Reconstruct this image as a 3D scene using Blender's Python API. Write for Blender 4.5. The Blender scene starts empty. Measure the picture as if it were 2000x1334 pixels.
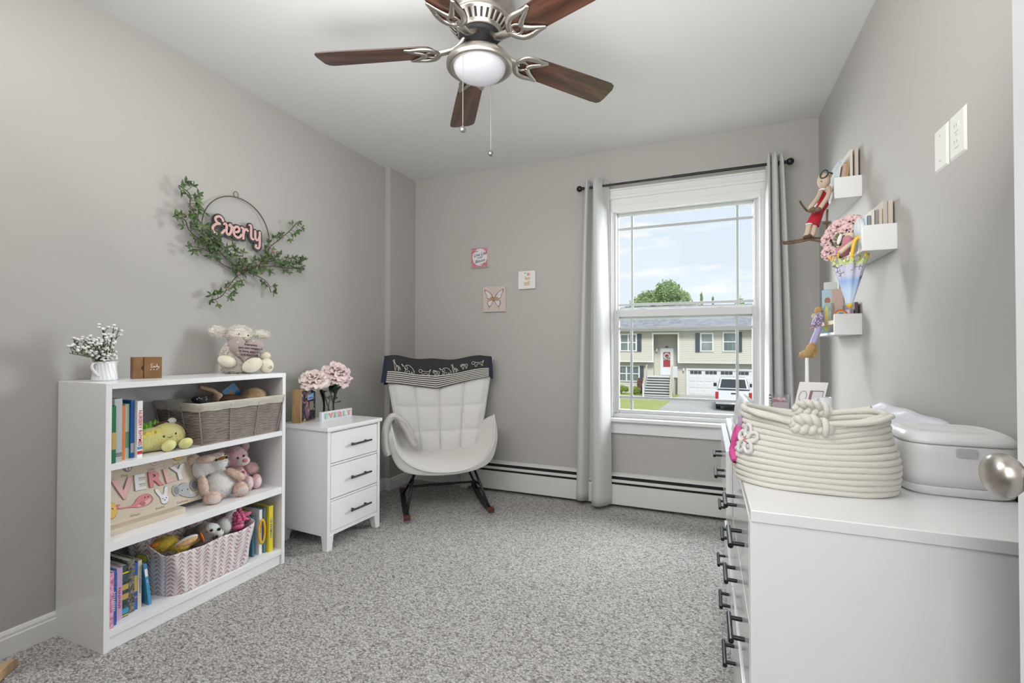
import bpy, bmesh, math, random
from mathutils import Vector, Matrix, Euler, noise
D = bpy.data; SC = bpy.context.scene; COL = SC.collection
PI = math.pi; sin, cos = math.sin, math.cos
def V(*a): return Vector(a)
# ---------------- camera ----------------
YAW, PIT, ROL, FPX = .3931, .0126, .0009, 917.3
F_ = V(-sin(YAW)*cos(PIT), cos(YAW)*cos(PIT), sin(PIT)); R_ = V(cos(YAW), sin(YAW), 0); U_ = R_.cross(F_)
R2 = R_*cos(ROL)+U_*sin(ROL); U2 = -R_*sin(ROL)+U_*cos(ROL)
cam = D.cameras.new('camera'); co = D.objects.new('camera', cam); COL.objects.link(co)
cam.sensor_width = 36; cam.lens = FPX/2000*36; cam.clip_start = .02; cam.clip_end = 500
co.matrix_world = Matrix(((R2.x, U2.x, -F_.x, 0), (R2.y, U2.y, -F_.y, 0), (R2.z, U2.z, -F_.z, 1.0743), (0, 0, 0, 1)))
SC.camera = co
# ---------------- view ----------------
vs = SC.view_settings; vs.view_transform = 'Standard'; vs.look = 'None'; vs.gamma = 1; vs.exposure = .05; vs.use_curve_mapping = False
# ---------------- sky ----------------
w = D.worlds.new('sky'); SC.world = w; w.use_nodes = True; nt = w.node_tree; nt.nodes.clear()
def N(t, k, **kw):
    n = t.nodes.new(k)
    for a, b in kw.items(): setattr(n, a, b)
    return n
tc = N(nt, 'ShaderNodeTexCoord'); sx = N(nt, 'ShaderNodeSeparateXYZ'); nt.links.new(tc.outputs['Generated'], sx.inputs[0])
cr = N(nt, 'ShaderNodeValToRGB'); nt.links.new(sx.outputs[2], cr.inputs[0])
cr.color_ramp.elements[0].position = 0.0; cr.color_ramp.elements[0].color = (.80, .865, .95, 1)
cr.color_ramp.elements[1].position = .9; cr.color_ramp.elements[1].color = (.60, .73, .93, 1)
mp = N(nt, 'ShaderNodeMapping'); mp.inputs['Scale'].default_value = (1, 1, 4.5); nt.links.new(tc.outputs['Generated'], mp.inputs[0])
nz = N(nt, 'ShaderNodeTexNoise'); nz.inputs['Scale'].default_value = 4.2; nz.inputs['Detail'].default_value = 6; nz.inputs['Roughness'].default_value = .55
nt.links.new(mp.outputs[0], nz.inputs[0])
c2 = N(nt, 'ShaderNodeValToRGB'); c2.color_ramp.elements[0].position = .56; c2.color_ramp.elements[1].position = .68; nt.links.new(nz.outputs[0], c2.inputs[0])
mx = N(nt, 'ShaderNodeMix', data_type='RGBA'); nt.links.new(c2.outputs[0], mx.inputs[0]); nt.links.new(cr.outputs[0], mx.inputs[6]); mx.inputs[7].default_value = (1, .99, .96, 1)
bg = N(nt, 'ShaderNodeBackground'); bg.inputs[1].default_value = 1.04; nt.links.new(mx.outputs[2], bg.inputs[0])
ow = N(nt, 'ShaderNodeOutputWorld'); nt.links.new(bg.outputs[0], ow.inputs[0])
# ---------------- lights ----------------
def lamp(kind, name, loc, aim, e, col=(1, 1, 1), size=1, sizey=None, ang=None):
    l = D.lights.new(name, kind); l.energy = e; l.color = col
    if kind == 'AREA':
        l.shape = 'RECTANGLE'; l.size = size; l.size_y = sizey or size
    if kind == 'SUN': l.angle = ang
    if kind in ('POINT', 'SPOT'): l.shadow_soft_size = size
    o = D.objects.new(name, l); COL.objects.link(o); o.location = loc
    o.rotation_euler = (Vector(aim)-Vector(loc)).to_track_quat('-Z', 'Y').to_euler(); return o
lamp('SUN', 'sun', (0, -10, 20), (-4, 5, 2), 2.6, (1, .965, .91), ang=.25)
lamp('AREA', 'window_top_fill', (.05, 4.9, 3.15), (-.75, 1.6, .75), 230, (.95, .975, 1), 2.4, 1.3)  # added area light above the window, out of view, boosts the daylight
lamp('AREA', 'window_side_fill', (1.75, 4.7, 2.0), (-1.6, 1.9, .75), 330, (.96, .98, 1), 1.7, 1.9)  # added fill outside to the right, unseen, brightens the left of the room
lamp('AREA', 'window_left_fill', (-2.3, 4.8, 2.0), (.6, 1.3, 1.1), 290, (.96, .98, 1), 1.7, 1.9)  # added fill outside to the left, unseen, brightens the right wall
lamp('AREA', 'room_bounce_fill', (-1.15, .32, 2.30), (-.9, 2.1, .2), 21, (1, .99, .975), 1.7, .5)  # added area light imitating bounced flash, no fixture hangs here
lamp('AREA', 'hallway_fill', (0, -.75, 1.75), (-.45, 2, 1.1), 20, (1, .99, .98), .72, 1.1)  # added fill behind the camera, no known lamp in the hall
lamp('AREA', 'ceiling_bounce_fill', (-.55, 1.0, 1.72), (-.6, 1.75, 2.44), 19, (1, .995, .985), 1.7, .9)  # added fill aimed at the ceiling for soft bounce, not a room lamp
# ---------------- materials ----------------
MT = {}
def mat(name, col, rough=.5, metal=0, bump=None, var=None, spec=.5, trans=0, sheen=0, coat=0, sss=0, alpha=1):
    """bump=(scale, strength, dist[, kind]); var=(scale, amount[, colour2])"""
    if name in MT: return MT[name]
    m = D.materials.new(name); m.use_nodes = True; t = m.node_tree; b = t.nodes['Principled BSDF']
    b.inputs['Base Color'].default_value = (*col, 1); b.inputs['Roughness'].default_value = rough; b.inputs['Metallic'].default_value = metal
    b.inputs['Specular IOR Level'].default_value = spec; b.inputs['Transmission Weight'].default_value = trans
    b.inputs['Sheen Weight'].default_value = sheen; b.inputs['Coat Weight'].default_value = coat
    if sss: b.inputs['Subsurface Weight'].default_value = sss; b.inputs['Subsurface Scale'].default_value = .01
    tx = N(t, 'ShaderNodeTexCoord')
    if var:
        n = N(t, 'ShaderNodeTexNoise'); n.inputs['Scale'].default_value = var[0]; n.inputs['Detail'].default_value = 5; t.links.new(tx.outputs['Object'], n.inputs[0])
        r = N(t, 'ShaderNodeValToRGB'); a = var[1]; c2 = var[2] if len(var) > 2 else tuple(c*(1-a) for c in col)
        r.color_ramp.elements[0].position = .35; r.color_ramp.elements[1].position = .65
        r.color_ramp.elements[0].color = (*c2, 1); r.color_ramp.elements[1].color = (*col, 1)
        t.links.new(n.outputs[0], r.inputs[0]); t.links.new(r.outputs[0], b.inputs['Base Color'])
    if bump:
        kind = bump[3] if len(bump) > 3 else 'noise'
        if kind == 'noise': n = N(t, 'ShaderNodeTexNoise'); n.inputs['Detail'].default_value = 4; o = n.outputs[0]
        elif kind == 'voronoi': n = N(t, 'ShaderNodeTexVoronoi'); o = n.outputs[0]
        else: n = N(t, 'ShaderNodeTexWave', bands_direction=kind); o = n.outputs[1]
        n.inputs['Scale'].default_value = bump[0]; t.links.new(tx.outputs['Object'], n.inputs[0])
        bp = N(t, 'ShaderNodeBump'); bp.inputs['Strength'].default_value = bump[1]; bp.inputs['Distance'].default_value = bump[2]
        t.links.new(o, bp.inputs['Height']); t.links.new(bp.outputs[0], b.inputs['Normal'])
    MT[name] = m; return m
def wood(name, c1, c2, scale=(2, 30, 30), rough=.4, dist=3.0, coat=0):
    if name in MT: return MT[name]
    m = D.materials.new(name); m.use_nodes = True; t = m.node_tree; b = t.nodes['Principled BSDF']; b.inputs['Roughness'].default_value = rough; b.inputs['Coat Weight'].default_value = coat
    tx = N(t, 'ShaderNodeTexCoord'); mp = N(t, 'ShaderNodeMapping'); mp.inputs['Scale'].default_value = scale; t.links.new(tx.outputs['Object'], mp.inputs[0])
    n = N(t, 'ShaderNodeTexNoise'); n.inputs['Scale'].default_value = 1.6; n.inputs['Detail'].default_value = 8; n.inputs['Distortion'].default_value = dist*.3; t.links.new(mp.outputs[0], n.inputs[0])
    r = N(t, 'ShaderNodeValToRGB'); r.color_ramp.elements[0].position = .38; r.color_ramp.elements[1].position = .62
    r.color_ramp.elements[0].color = (*c1, 1); r.color_ramp.elements[1].color = (*c2, 1); t.links.new(n.outputs[0], r.inputs[0]); t.links.new(r.outputs[0], b.inputs['Base Color'])
    MT[name] = m; return m
def glass(name, tint=(1, 1, 1), ref=.06):
    if name in MT: return MT[name]
    m = D.materials.new(name); m.use_nodes = True; t = m.node_tree; t.nodes.clear()
    tr = N(t, 'ShaderNodeBsdfTransparent'); tr.inputs[0].default_value = (*tint, 1); gl = N(t, 'ShaderNodeBsdfGlossy'); gl.inputs['Roughness'].default_value = .01
    fr = N(t, 'ShaderNodeFresnel'); fr.inputs[0].default_value = 1.45; mu = N(t, 'ShaderNodeMath', operation='MULTIPLY'); mu.inputs[1].default_value = ref/.04
    t.links.new(fr.outputs[0], mu.inputs[0]); ms = N(t, 'ShaderNodeMixShader'); t.links.new(mu.outputs[0], ms.inputs[0]); t.links.new(tr.outputs[0], ms.inputs[1]); t.links.new(gl.outputs[0], ms.inputs[2])
    o = N(t, 'ShaderNodeOutputMaterial'); t.links.new(ms.outputs[0], o.inputs[0]); MT[name] = m; return m
# ---------------- mesh builder ----------------
class B:
    def __init__(s, eps=.00007): s.v = []; s.f = []; s.mi = []; s.eps = eps; s.nb = 0
    def add(s, vs, fs, mi=0, M=None):
        o = len(s.v)
        s.v += [tuple(M @ Vector(v)) if M is not None else tuple(v) for v in vs]
        s.f += [tuple(i+o for i in f) for f in fs]; s.mi += [mi]*len(fs); return s
    def box(s, x0, x1, y0, y1, z0, z1, mi=0, M=None):
        x0, x1 = min(x0, x1), max(x0, x1); y0, y1 = min(y0, y1), max(y0, y1); z0, z1 = min(z0, z1), max(z0, z1)
        e = s.eps*(s.nb % 7); s.nb += 1; x0 -= e; x1 += e; y0 -= e; y1 += e; z0 -= e; z1 += e
        return s.add([(x0,y0,z0),(x1,y0,z0),(x1,y1,z0),(x0,y1,z0),(x0,y0,z1),(x1,y0,z1),(x1,y1,z1),(x0,y1,z1)],
                     [(0,3,2,1),(4,5,6,7),(0,1,5,4),(1,2,6,5),(2,3,7,6),(3,0,4,7)], mi, M)
    def prism(s, poly, t0, t1, O=(0,0,0), ea=(1,0,0), eb=(0,1,0), mi=0):
        O, ea, eb = Vector(O), Vector(ea), Vector(eb); en = ea.cross(eb); n = len(poly)
        vs = [O+ea*a+eb*b+en*t0 for a, b in poly]+[O+ea*a+eb*b+en*t1 for a, b in poly]
        fs = [tuple(range(n-1, -1, -1)), tuple(range(n, 2*n))]+[(i, (i+1) % n, n+(i+1) % n, n+i) for i in range(n)]
        return s.add(vs, fs, mi)
    def tube(s, pts, r, n=8, closed=False, mi=0, flat=None, up=None):
        """r: number or list; flat=(ru, rv) scale of the section"""
        P = [Vector(p) for p in pts]; m = len(P)
        rr = r if isinstance(r, (list, tuple)) else [r]*m
        T = []
        for i in range(m):
            a = P[(i-1) % m] if (closed or i > 0) else P[i]; b = P[(i+1) % m] if (closed or i < m-1) else P[i]
            t = (b-a); T.append(t.normalized() if t.length > 1e-9 else Vector((0, 0, 1)))
        u = Vector(up) if up is not None else (Vector((0, 0, 1)) if abs(T[0].z) < .9 else Vector((1, 0, 0)))
        vs = []
        for i in range(m):
            if up is not None: u = Vector(up)
            w_ = T[i].cross(u)
            if w_.length < 1e-6: w_ = T[i].orthogonal()
            w_.normalize(); u2 = w_.cross(T[i]).normalized(); u = u2
            fa, fb = flat if flat else (1, 1)
            for k in range(n):
                a = 2*PI*k/n; vs.append(P[i]+(w_*cos(a)*fa+u2*sin(a)*fb)*rr[i])
        fs = []
        for i in range(m if closed else m-1):
            j = (i+1) % m
            for k in range(n):
                l = (k+1) % n; fs.append((i*n+k, i*n+l, j*n+l, j*n+k))
        if not closed: fs += [tuple(range(n-1, -1, -1)), tuple((m-1)*n+k for k in range(n))]
        return s.add(vs, fs, mi)
    def cyl(s, p0, p1, r0, r1=None, n=16, mi=0): return s.tube([p0, p1], [r0, r0 if r1 is None else r1], n, mi=mi)
    def lathe(s, prof, c=(0,0,0), n=32, mi=0, ax='z', sx=1, sy=1, M=None):
        vs = []; fs = []
        for r, h in prof:
            for k in range(n):
                a = 2*PI*k/n; p = (r*cos(a)*sx, r*sin(a)*sy, h)
                if ax == 'x': p = (p[2], p[0], p[1])
                if ax == 'y': p = (p[0], p[2], p[1])
                vs.append((c[0]+p[0], c[1]+p[1], c[2]+p[2]))
        for i in range(len(prof)-1):
            for k in range(n):
                l = (k+1) % n; fs.append((i*n+k, i*n+l, (i+1)*n+l, (i+1)*n+k))
        if prof[0][0] > 1e-6: fs.append(tuple(range(n-1, -1, -1)))
        if prof[-1][0] > 1e-6: fs.append(tuple((len(prof)-1)*n+k for k in range(n)))
        return s.add(vs, fs, mi, M)
    def ell(s, c, rad, rot=(0,0,0), nu=16, nv=10, mi=0):
        M = Matrix.Translation(c) @ Euler(rot).to_matrix().to_4x4(); rad = rad if isinstance(rad, (tuple, list)) else (rad,)*3
        vs = [(0, 0, -rad[2])]
        for i in range(1, nv):
            b = -PI/2+PI*i/nv
            for k in range(nu): a = 2*PI*k/nu; vs.append((rad[0]*cos(b)*cos(a), rad[1]*cos(b)*sin(a), rad[2]*sin(b)))
        vs.append((0, 0, rad[2])); fs = []
        for k in range(nu): fs.append((0, 1+(k+1) % nu, 1+k))
        for i in range(nv-2):
            for k in range(nu):
                l = (k+1) % nu; a = 1+i*nu; fs.append((a+k, a+l, a+nu+l, a+nu+k))
        e = len(vs)-1; a = 1+(nv-2)*nu
        for k in range(nu): fs.append((a+k, a+(k+1) % nu, e))
        return s.add(vs, fs, mi, M)
    def sheet(s, fn, nu, nv, mi=0):
        vs = [fn(i/nu, j/nv) for j in range(nv+1) for i in range(nu+1)]
        fs = [(j*(nu+1)+i, j*(nu+1)+i+1, (j+1)*(nu+1)+i+1, (j+1)*(nu+1)+i) for j in range(nv) for i in range(nu)]
        return s.add(vs, fs, mi)
def cr_(pts, k=6, closed=False):
    """Catmull-Rom through pts (any dimension)"""
    P = [Vector(p) for p in pts]; n = len(P); out = []
    for i in range(n if closed else n-1):
        p0 = P[(i-1) % n] if (closed or i > 0) else P[i]; p1 = P[i]; p2 = P[(i+1) % n]; p3 = P[(i+2) % n] if (closed or i < n-2) else P[(i+1) % n]
        for j in range(k):
            t = j/k; out.append(.5*((2*p1)+(p2-p0)*t+(2*p0-5*p1+4*p2-p3)*t*t+(3*p1-p0-3*p2+p3)*t**3))
    if not closed: out.append(P[-1])
    return out
def origin_of(o):
    p = V(0, 0, 0)
    while o is not None: p += o.location; o = o.parent
    return p
def obj(name, b, mats, parent=None, bevel=0, smooth=False, sub=0, solid=0, world=False, label=None, seg=2, remesh=0, disp=None):
    me = D.meshes.new(name); vs = b.v
    if world and parent is not None:
        q = origin_of(parent); vs = [(v[0]-q.x, v[1]-q.y, v[2]-q.z) for v in vs]
    me.from_pydata(vs, [], b.f); mats = mats if isinstance(mats, (list, tuple)) else [mats]
    for m in mats: me.materials.append(m)
    if len(mats) > 1: me.polygons.foreach_set('material_index', b.mi)
    bm = bmesh.new(); bm.from_mesh(me); bmesh.ops.recalc_face_normals(bm, faces=bm.faces); bm.to_mesh(me); bm.free()
    if smooth: me.shade_smooth()
    o = D.objects.new(name, me); COL.objects.link(o); o.parent = parent
    if solid: m = o.modifiers.new('solid', 'SOLIDIFY'); m.thickness = solid; m.offset = 0
    if remesh:
        m = o.modifiers.new('remesh', 'REMESH'); m.mode = 'VOXEL'; m.voxel_size = remesh; m.use_smooth_shade = True
        m = o.modifiers.new('smooth', 'SMOOTH'); m.factor = .8; m.iterations = 6
    if disp:
        tx = D.textures.new(name+'_relief', 'CLOUDS'); tx.noise_scale = disp[0]; m = o.modifiers.new('disp', 'DISPLACE'); m.texture = tx; m.strength = disp[1]; m.texture_coords = 'LOCAL'
    if bevel:
        m = o.modifiers.new('bevel', 'BEVEL'); m.width = bevel; m.segments = seg; m.limit_method = 'ANGLE'; m.angle_limit = .6
        me.shade_smooth(); m.harden_normals = True
    if sub: m = o.modifiers.new('sub', 'SUBSURF'); m.levels = sub; m.render_levels = sub; me.shade_smooth()
    if label: o['label'] = label
    return o
def smooth_by_angle(o, ang=.7):
    me = o.data; me.shade_smooth()
    bm = bmesh.new(); bm.from_mesh(me)
    for e in bm.edges:
        if len(e.link_faces) == 2 and e.calc_face_angle(0) > ang: e.smooth = False
    bm.to_mesh(me); bm.free(); return o
def tag(o, label, cat, group=None, kind=None):
    if label: o['label'] = label
    if cat: o['category'] = cat
    if group: o['group'] = group
    if kind: o['kind'] = kind
    return o
def thing(name, label, cat, loc=(0,0,0), rz=0, group=None):
    o = D.objects.new(name, None); COL.objects.link(o); o.location = loc; o.rotation_euler = (0, 0, rz); o.empty_display_size = .05
    return tag(o, label, cat, group)
def struct(name, b, mats, parent=None, **k):
    o = obj(name, b, mats, parent, **k)
    if parent is None: o['kind'] = 'structure'
    return o
def fm(O, ex, ey):
    ex, ey = Vector(ex).normalized(), Vector(ey).normalized(); ez = ex.cross(ey)
    return Matrix(((ex.x, ey.x, ez.x, O[0]), (ex.y, ey.y, ez.y, O[1]), (ex.z, ey.z, ez.z, O[2]), (0, 0, 0, 1)))
def text(name, s, size, M, m, parent=None, ext=.0004, align='CENTER', shear=0, off=0, sx=1, world=True, space=1, label=None, bev=0):
    cu = D.curves.new('lettering', 'FONT'); cu.body = s; cu.size = size; cu.extrude = ext; cu.align_x = align; cu.align_y = 'CENTER'; cu.shear = shear; cu.offset = off; cu.resolution_u = 3; cu.space_character = space; cu.bevel_depth = bev
    o = D.objects.new('lettering', cu); me = D.meshes.new_from_object(o); me.transform(Matrix.Diagonal((sx, 1, 1, 1))); me.transform(M)
    D.objects.remove(o)
    if world and parent is not None: me.transform(Matrix.Translation(-origin_of(parent)))
    me.materials.clear(); me.materials.append(m); me.name = name
    q = D.objects.new(name, me); COL.objects.link(q); q.parent = parent
    if label: q['label'] = label
    return q
def clone(src, parent=None, loc=None, rot=None, sc=None):
    c = src.copy(); COL.objects.link(c); c.parent = parent
    if loc is not None: c.location = loc
    if rot is not None: c.rotation_euler = rot
    if sc is not None: c.scale = sc if isinstance(sc, (tuple, list)) else (sc,)*3
    return c
def copy_tree(src, parent=None, loc=None, rot=None, label=None):
    c = clone(src, parent, loc, rot)
    if label: c['label'] = label
    for ch in list(src.children): copy_tree(ch, c)
    return c
# shared materials
WHITE = mat('white_lacquer', (.86, .86, .87), .28, spec=.5, coat=.15)
TRIM = mat('white_trim_paint', (.74, .74, .74), .35)
SATIN = mat('white_satin', (.78, .78, .78), .42)
BLACKM = mat('black_metal', (.018, .018, .02), .3, .4)
NICKEL = mat('brushed_nickel', (.50, .47, .43), .33, 1, bump=(180, .12, .001))
DARKM = mat('dark_metal', (.02, .02, .02), .45, .5)
PAPER = mat('paper_pages', (.72, .69, .62), .8, bump=(260, .4, .001, 'X'))
# ================= room shell =================
XL, XR, YB, HC, XL2, YBU = -2.2576, .618, 3.255, 2.44, -2.2114, 2.9235
YR = .05
WALL = mat('greige_wall_paint', (.435, .421, .397), .6, bump=(140, .06, .002), spec=.35)
CEIL = mat('white_ceiling_paint', (.73, .73, .73), .8, bump=(90, .05, .002))
def carpet():
    m = D.materials.new('grey_loop_carpet'); m.use_nodes = True; t = m.node_tree; b = t.nodes['Principled BSDF']; b.inputs['Roughness'].default_value = .95; b.inputs['Specular IOR Level'].default_value = .1
    tx = N(t, 'ShaderNodeTexCoord'); mp = N(t, 'ShaderNodeMapping'); mp.inputs['Scale'].default_value = (1, 1.35, 1); mp.inputs['Rotation'].default_value = (0, 0, .25); t.links.new(tx.outputs['Object'], mp.inputs[0])
    wn = N(t, 'ShaderNodeTexNoise'); wn.inputs['Scale'].default_value = 60; t.links.new(mp.outputs[0], wn.inputs[0])
    ad = N(t, 'ShaderNodeMix', data_type='VECTOR'); ad.inputs[0].default_value = .012; t.links.new(mp.outputs[0], ad.inputs[4]); t.links.new(wn.outputs[1], ad.inputs[5])
    vo = N(t, 'ShaderNodeTexVoronoi'); vo.inputs['Scale'].default_value = 132; vo.inputs['Randomness'].default_value = .95; t.links.new(ad.outputs[1], vo.inputs[0])
    sp = N(t, 'ShaderNodeSeparateColor'); t.links.new(vo.outputs['Color'], sp.inputs[0])
    r = N(t, 'ShaderNodeValToRGB'); e = r.color_ramp.elements
    e[0].position = 0; e[0].color = (.30, .27, .24, 1); e[1].position = 1; e[1].color = (.90, .88, .85, 1)
    for p, c in ((.08, (.42, .395, .37)), (.30, (.62, .60, .58)), (.62, (.78, .76, .74))):
        q = e.new(p); q.color = (*c, 1)
    t.links.new(sp.outputs[0], r.inputs[0])
    n2 = N(t, 'ShaderNodeTexNoise'); n2.inputs['Scale'].default_value = 380; n2.inputs['Detail'].default_value = 3; t.links.new(tx.outputs['Object'], n2.inputs[0])
    ds = N(t, 'ShaderNodeMapRange'); ds.inputs[1].default_value = .0; ds.inputs[2].default_value = .75; ds.inputs[3].default_value = 1.0; ds.inputs[4].default_value = .34; t.links.new(vo.outputs['Distance'], ds.inputs[0])
    mu = N(t, 'ShaderNodeMix', data_type='RGBA', blend_type='MULTIPLY'); mu.inputs[0].default_value = .8; t.links.new(r.outputs[0], mu.inputs[6]); t.links.new(ds.outputs[0], mu.inputs[7])
    t.links.new(mu.outputs[2], b.inputs['Base Color'])
    ht = N(t, 'ShaderNodeMath', operation='MULTIPLY_ADD'); t.links.new(ds.outputs[0], ht.inputs[0]); ht.inputs[1].default_value = 1; 
    m3 = N(t, 'ShaderNodeMath', operation='MULTIPLY'); m3.inputs[1].default_value = .35; t.links.new(n2.outputs[0], m3.inputs[0]); t.links.new(m3.outputs[0], ht.inputs[2])
    bp = N(t, 'ShaderNodeBump'); bp.inputs['Strength'].default_value = .9; bp.inputs['Distance'].default_value = .006; t.links.new(ht.outputs[0], bp.inputs['Height']); t.links.new(bp.outputs[0], b.inputs['Normal'])
    return m
CARPET = carpet()
b = B(); b.box(XL-.1, XR+.1, YR-.12, YB+.1, -.1, 0); struct('floor', b, CARPET)
b = B(); b.box(XL-.1, XR+.1, YR-.12, YB+.1, HC, HC+.1); struct('ceiling', b, CEIL)
b = B(); b.box(XL-.1, XL, YR-.12, YB+.1, 0, HC); b.box(XL-.02, XL2, YBU, YB+.05, 0, HC); struct('wall_left', b, WALL)
b = B(); b.box(XR, XR+.1, YR-.12, YB+.1, 0, HC); struct('wall_right', b, WALL)
# back wall with window opening (opening .615 .. 2.02 high, x -.612 .. .312)
WX0, WX1, WZ0, WZ1 = -.612, .312, .60, 2.03
b = B()
for a in ((XL-.1, WX0, 0, HC), (WX1, XR+.1, 0, HC), (WX0, WX1, 0, WZ0), (WX0, WX1, WZ1, HC)): b.box(a[0], a[1], YB, YB+.14, a[2], a[3])
struct('wall_back', b, WALL)
DX0, DX1, DZ = -.40, .385, 2.05
b = B()
for a in ((XL-.1, DX0, 0, HC), (DX1, XR+.1, 0, HC), (DX0, DX1, DZ, HC)): b.box(a[0], a[1], YR-.12, YR, a[2], a[3])
struct('wall_rear', b, WALL)
# hallway behind the camera (seen from other positions and keeps the sun out)
b = B(); b.box(-1.1, 1.1, -1.3, YR-.12, -.1, 0); struct('floor_hall', b, CARPET)
b = B(); b.box(-1.1, 1.1, -1.3, YR-.12, HC, HC+.1); struct('ceiling_hall', b, CEIL)
b = B(); b.box(-1.2, 1.2, -1.4, -1.3, 0, HC); b.box(-1.2, -1.1, -1.3, YR-.12, 0, HC); b.box(1.1, 1.2, -1.3, YR-.12, 0, HC); struct('wall_hall', b, WALL)
# baseboards
def baseboard(name, p0, p1, nrm, h=.088, t=.014):
    p0, p1, n = Vector(p0), Vector(p1), Vector(nrm); prof = [(0, 0), (t, 0), (t, h*.72), (t*.72, h*.76), (t*.72, h*.86), (t*.35, h*.97), (0, h)]
    d = (p1-p0); L = d.length; d.normalize(); b = B()
    vs = [p0+n*a+V(0, 0, z) for a, z in prof]+[p1+n*a+V(0, 0, z) for a, z in prof]; k = len(prof)
    b.add(vs, [tuple(range(k)), tuple(range(2*k-1, k-1, -1))]+[(i, (i+1) % k, k+(i+1) % k, k+i) for i in range(k)])
    return b
for nm, segs in (('baseboard_left', [((XL, YR, 0), (XL, YBU, 0), (1, 0, 0)), ((XL+.014, YBU, 0), (XL2+.014, YBU, 0), (0, -1, 0)), ((XL2, YBU+.0002, 0), (XL2, YB, 0), (1, 0, 0))]),
                 ('baseboard_back', [((XL2, YB, 0), (-1.74, YB, 0), (0, -1, 0))]),
                 ('baseboard_right', [((XR, YR, 0), (XR, YB, 0), (-1, 0, 0))])):
    bb = B()
    for s_ in segs:
        q = baseboard(nm, *s_); bb.add(q.v, q.f)
    struct(nm, bb, TRIM)
# ---- window ----
VINYL = mat('white_vinyl', (.57, .58, .58), .42)
b = B(); win = struct('window_1', B(.0006).box(WX0, WX0+.02, YB+.001, YB+.14, WZ0, WZ1).box(WX1-.02, WX1, YB+.001, YB+.14, WZ0, WZ1).box(WX0+.02, WX1-.02, YB+.002, YB+.139, WZ1-.02, WZ1).box(WX0+.02, WX1-.02, YB+.002, YB+.139, WZ0, WZ0+.02), VINYL)
def wpart(name, b, m=VINYL, parent=win, **k): return obj(name, b, m, parent, **k)
# casing with a stepped profile (flat + back band)
def frame_rect(b, x0, x1, z0, z1, wd, y0, y1, bottom=True):
    b.box(x0, x0+wd, y0, y1, z0, z1); b.box(x1-wd, x1, y0, y1, z0, z1); b.box(x0+wd, x1-wd, y0, y1, z1-wd, z1)
    if bottom: b.box(x0+wd, x1-wd, y0, y1, z0, z0+wd)
b = B(); CX0, CX1 = -.668, .366
b.box(CX0, WX0+.008, YB-.018, YB, .575, 2.05); b.box(WX1-.008, CX1, YB-.018, YB, .575, 2.05)
b.box(WX0, WX0+.012, YB-.022, YB-.004, .6, 2.03); b.box(WX1-.012, WX1, YB-.022, YB-.004, .6, 2.03)
wpart('side_casing', b, TRIM, bevel=.003)
b = B(); b.box(CX0-.012, CX1+.012, YB-.020, YB, 2.045, 2.095); b.box(CX0-.012, CX1+.012, YB-.032, YB, 2.09, 2.112); b.box(CX0-.006, CX1+.006, YB-.026, YB, 2.11, 2.155); b.box(CX0-.014, CX1+.014, YB-.040, YB, 2.148, 2.158); b.box(WX0, WX1, YB-.022, YB, 2.0, 2.046)
wpart('head_casing', b, TRIM, bevel=.003)
b = B(); b.box(CX0-.03, CX1+.03, YB-.055, YB+.03, .572, .596); wpart('stool', b, TRIM, bevel=.005)
b = B(); b.box(CX0-.012, CX1+.012, YB-.016, YB, .515, .572); b.box(CX0-.008, CX1+.008, YB-.024, YB, .492, .517); wpart('apron', b, TRIM, bevel=.003)
PANE = glass('window_glass', (.97, .985, .98), .003)
def sash(name, y, z0, z1, gx0, gx1, gz0, gz1, bars):
    b = B(); x0, x1 = WX0+.02, WX1-.02
    b.box(x0, gx0, y-.018, y+.018, z0, z1); b.box(gx1, x1, y-.018, y+.018, z0, z1); b.box(gx0, gx1, y-.018, y+.018, gz1, z1); b.box(gx0, gx1, y-.018, y+.018, z0, gz0)
    s_ = wpart(name, b, VINYL, bevel=.003)
    obj('pane', B().box(gx0-.005, gx1+.005, y-.002, y+.002, gz0-.005, gz1+.005), PANE, s_)
    g = B()
    for k in bars[0]: g.box(k-.0085, k+.0085, y-.006, y+.006, gz0-.003, gz1+.003)
    for k in bars[1]: g.box(gx0-.003, gx1+.003, y-.0055, y+.0055, k-.0085, k+.0085)
    obj('grille', g, mat('grille_white', (.42, .43, .44), .45), s_, bevel=.002)
    return s_
us = sash('upper_sash', YB+.085, 1.27, 2.01, -.568, .272, 1.345, 1.99, ((-.478, .185), (1.372, 1.905)))
ls = sash('lower_sash', YB+.045, .62, 1.335, -.560, .263, .648, 1.285, ((-.478, .178), (1.205, .733)))
b = B(); b.box(WX0+.02, WX0+.035, YB+.02, YB+.12, .62, 2.01); b.box(WX1-.035, WX1-.02, YB+.02, YB+.12, .62, 2.01); wpart('jamb_liner', b)
b = B(); b.box(WX0, WX1, YB+.02, YB+.16, WZ0, .625); wpart('sill', b)
for xx in (-.40, .08):
    b = B(); b.prism([(-.035, 0), (-.028, .004), (-.014, .008), (0, .013), (.014, .008), (.028, .004), (.035, 0)], -.012, .012, (xx, YB+.045, 1.334), (1, 0, 0), (0, 0, 1)); wpart('sash_lock', b, VINYL, parent=ls, bevel=.001)
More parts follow.
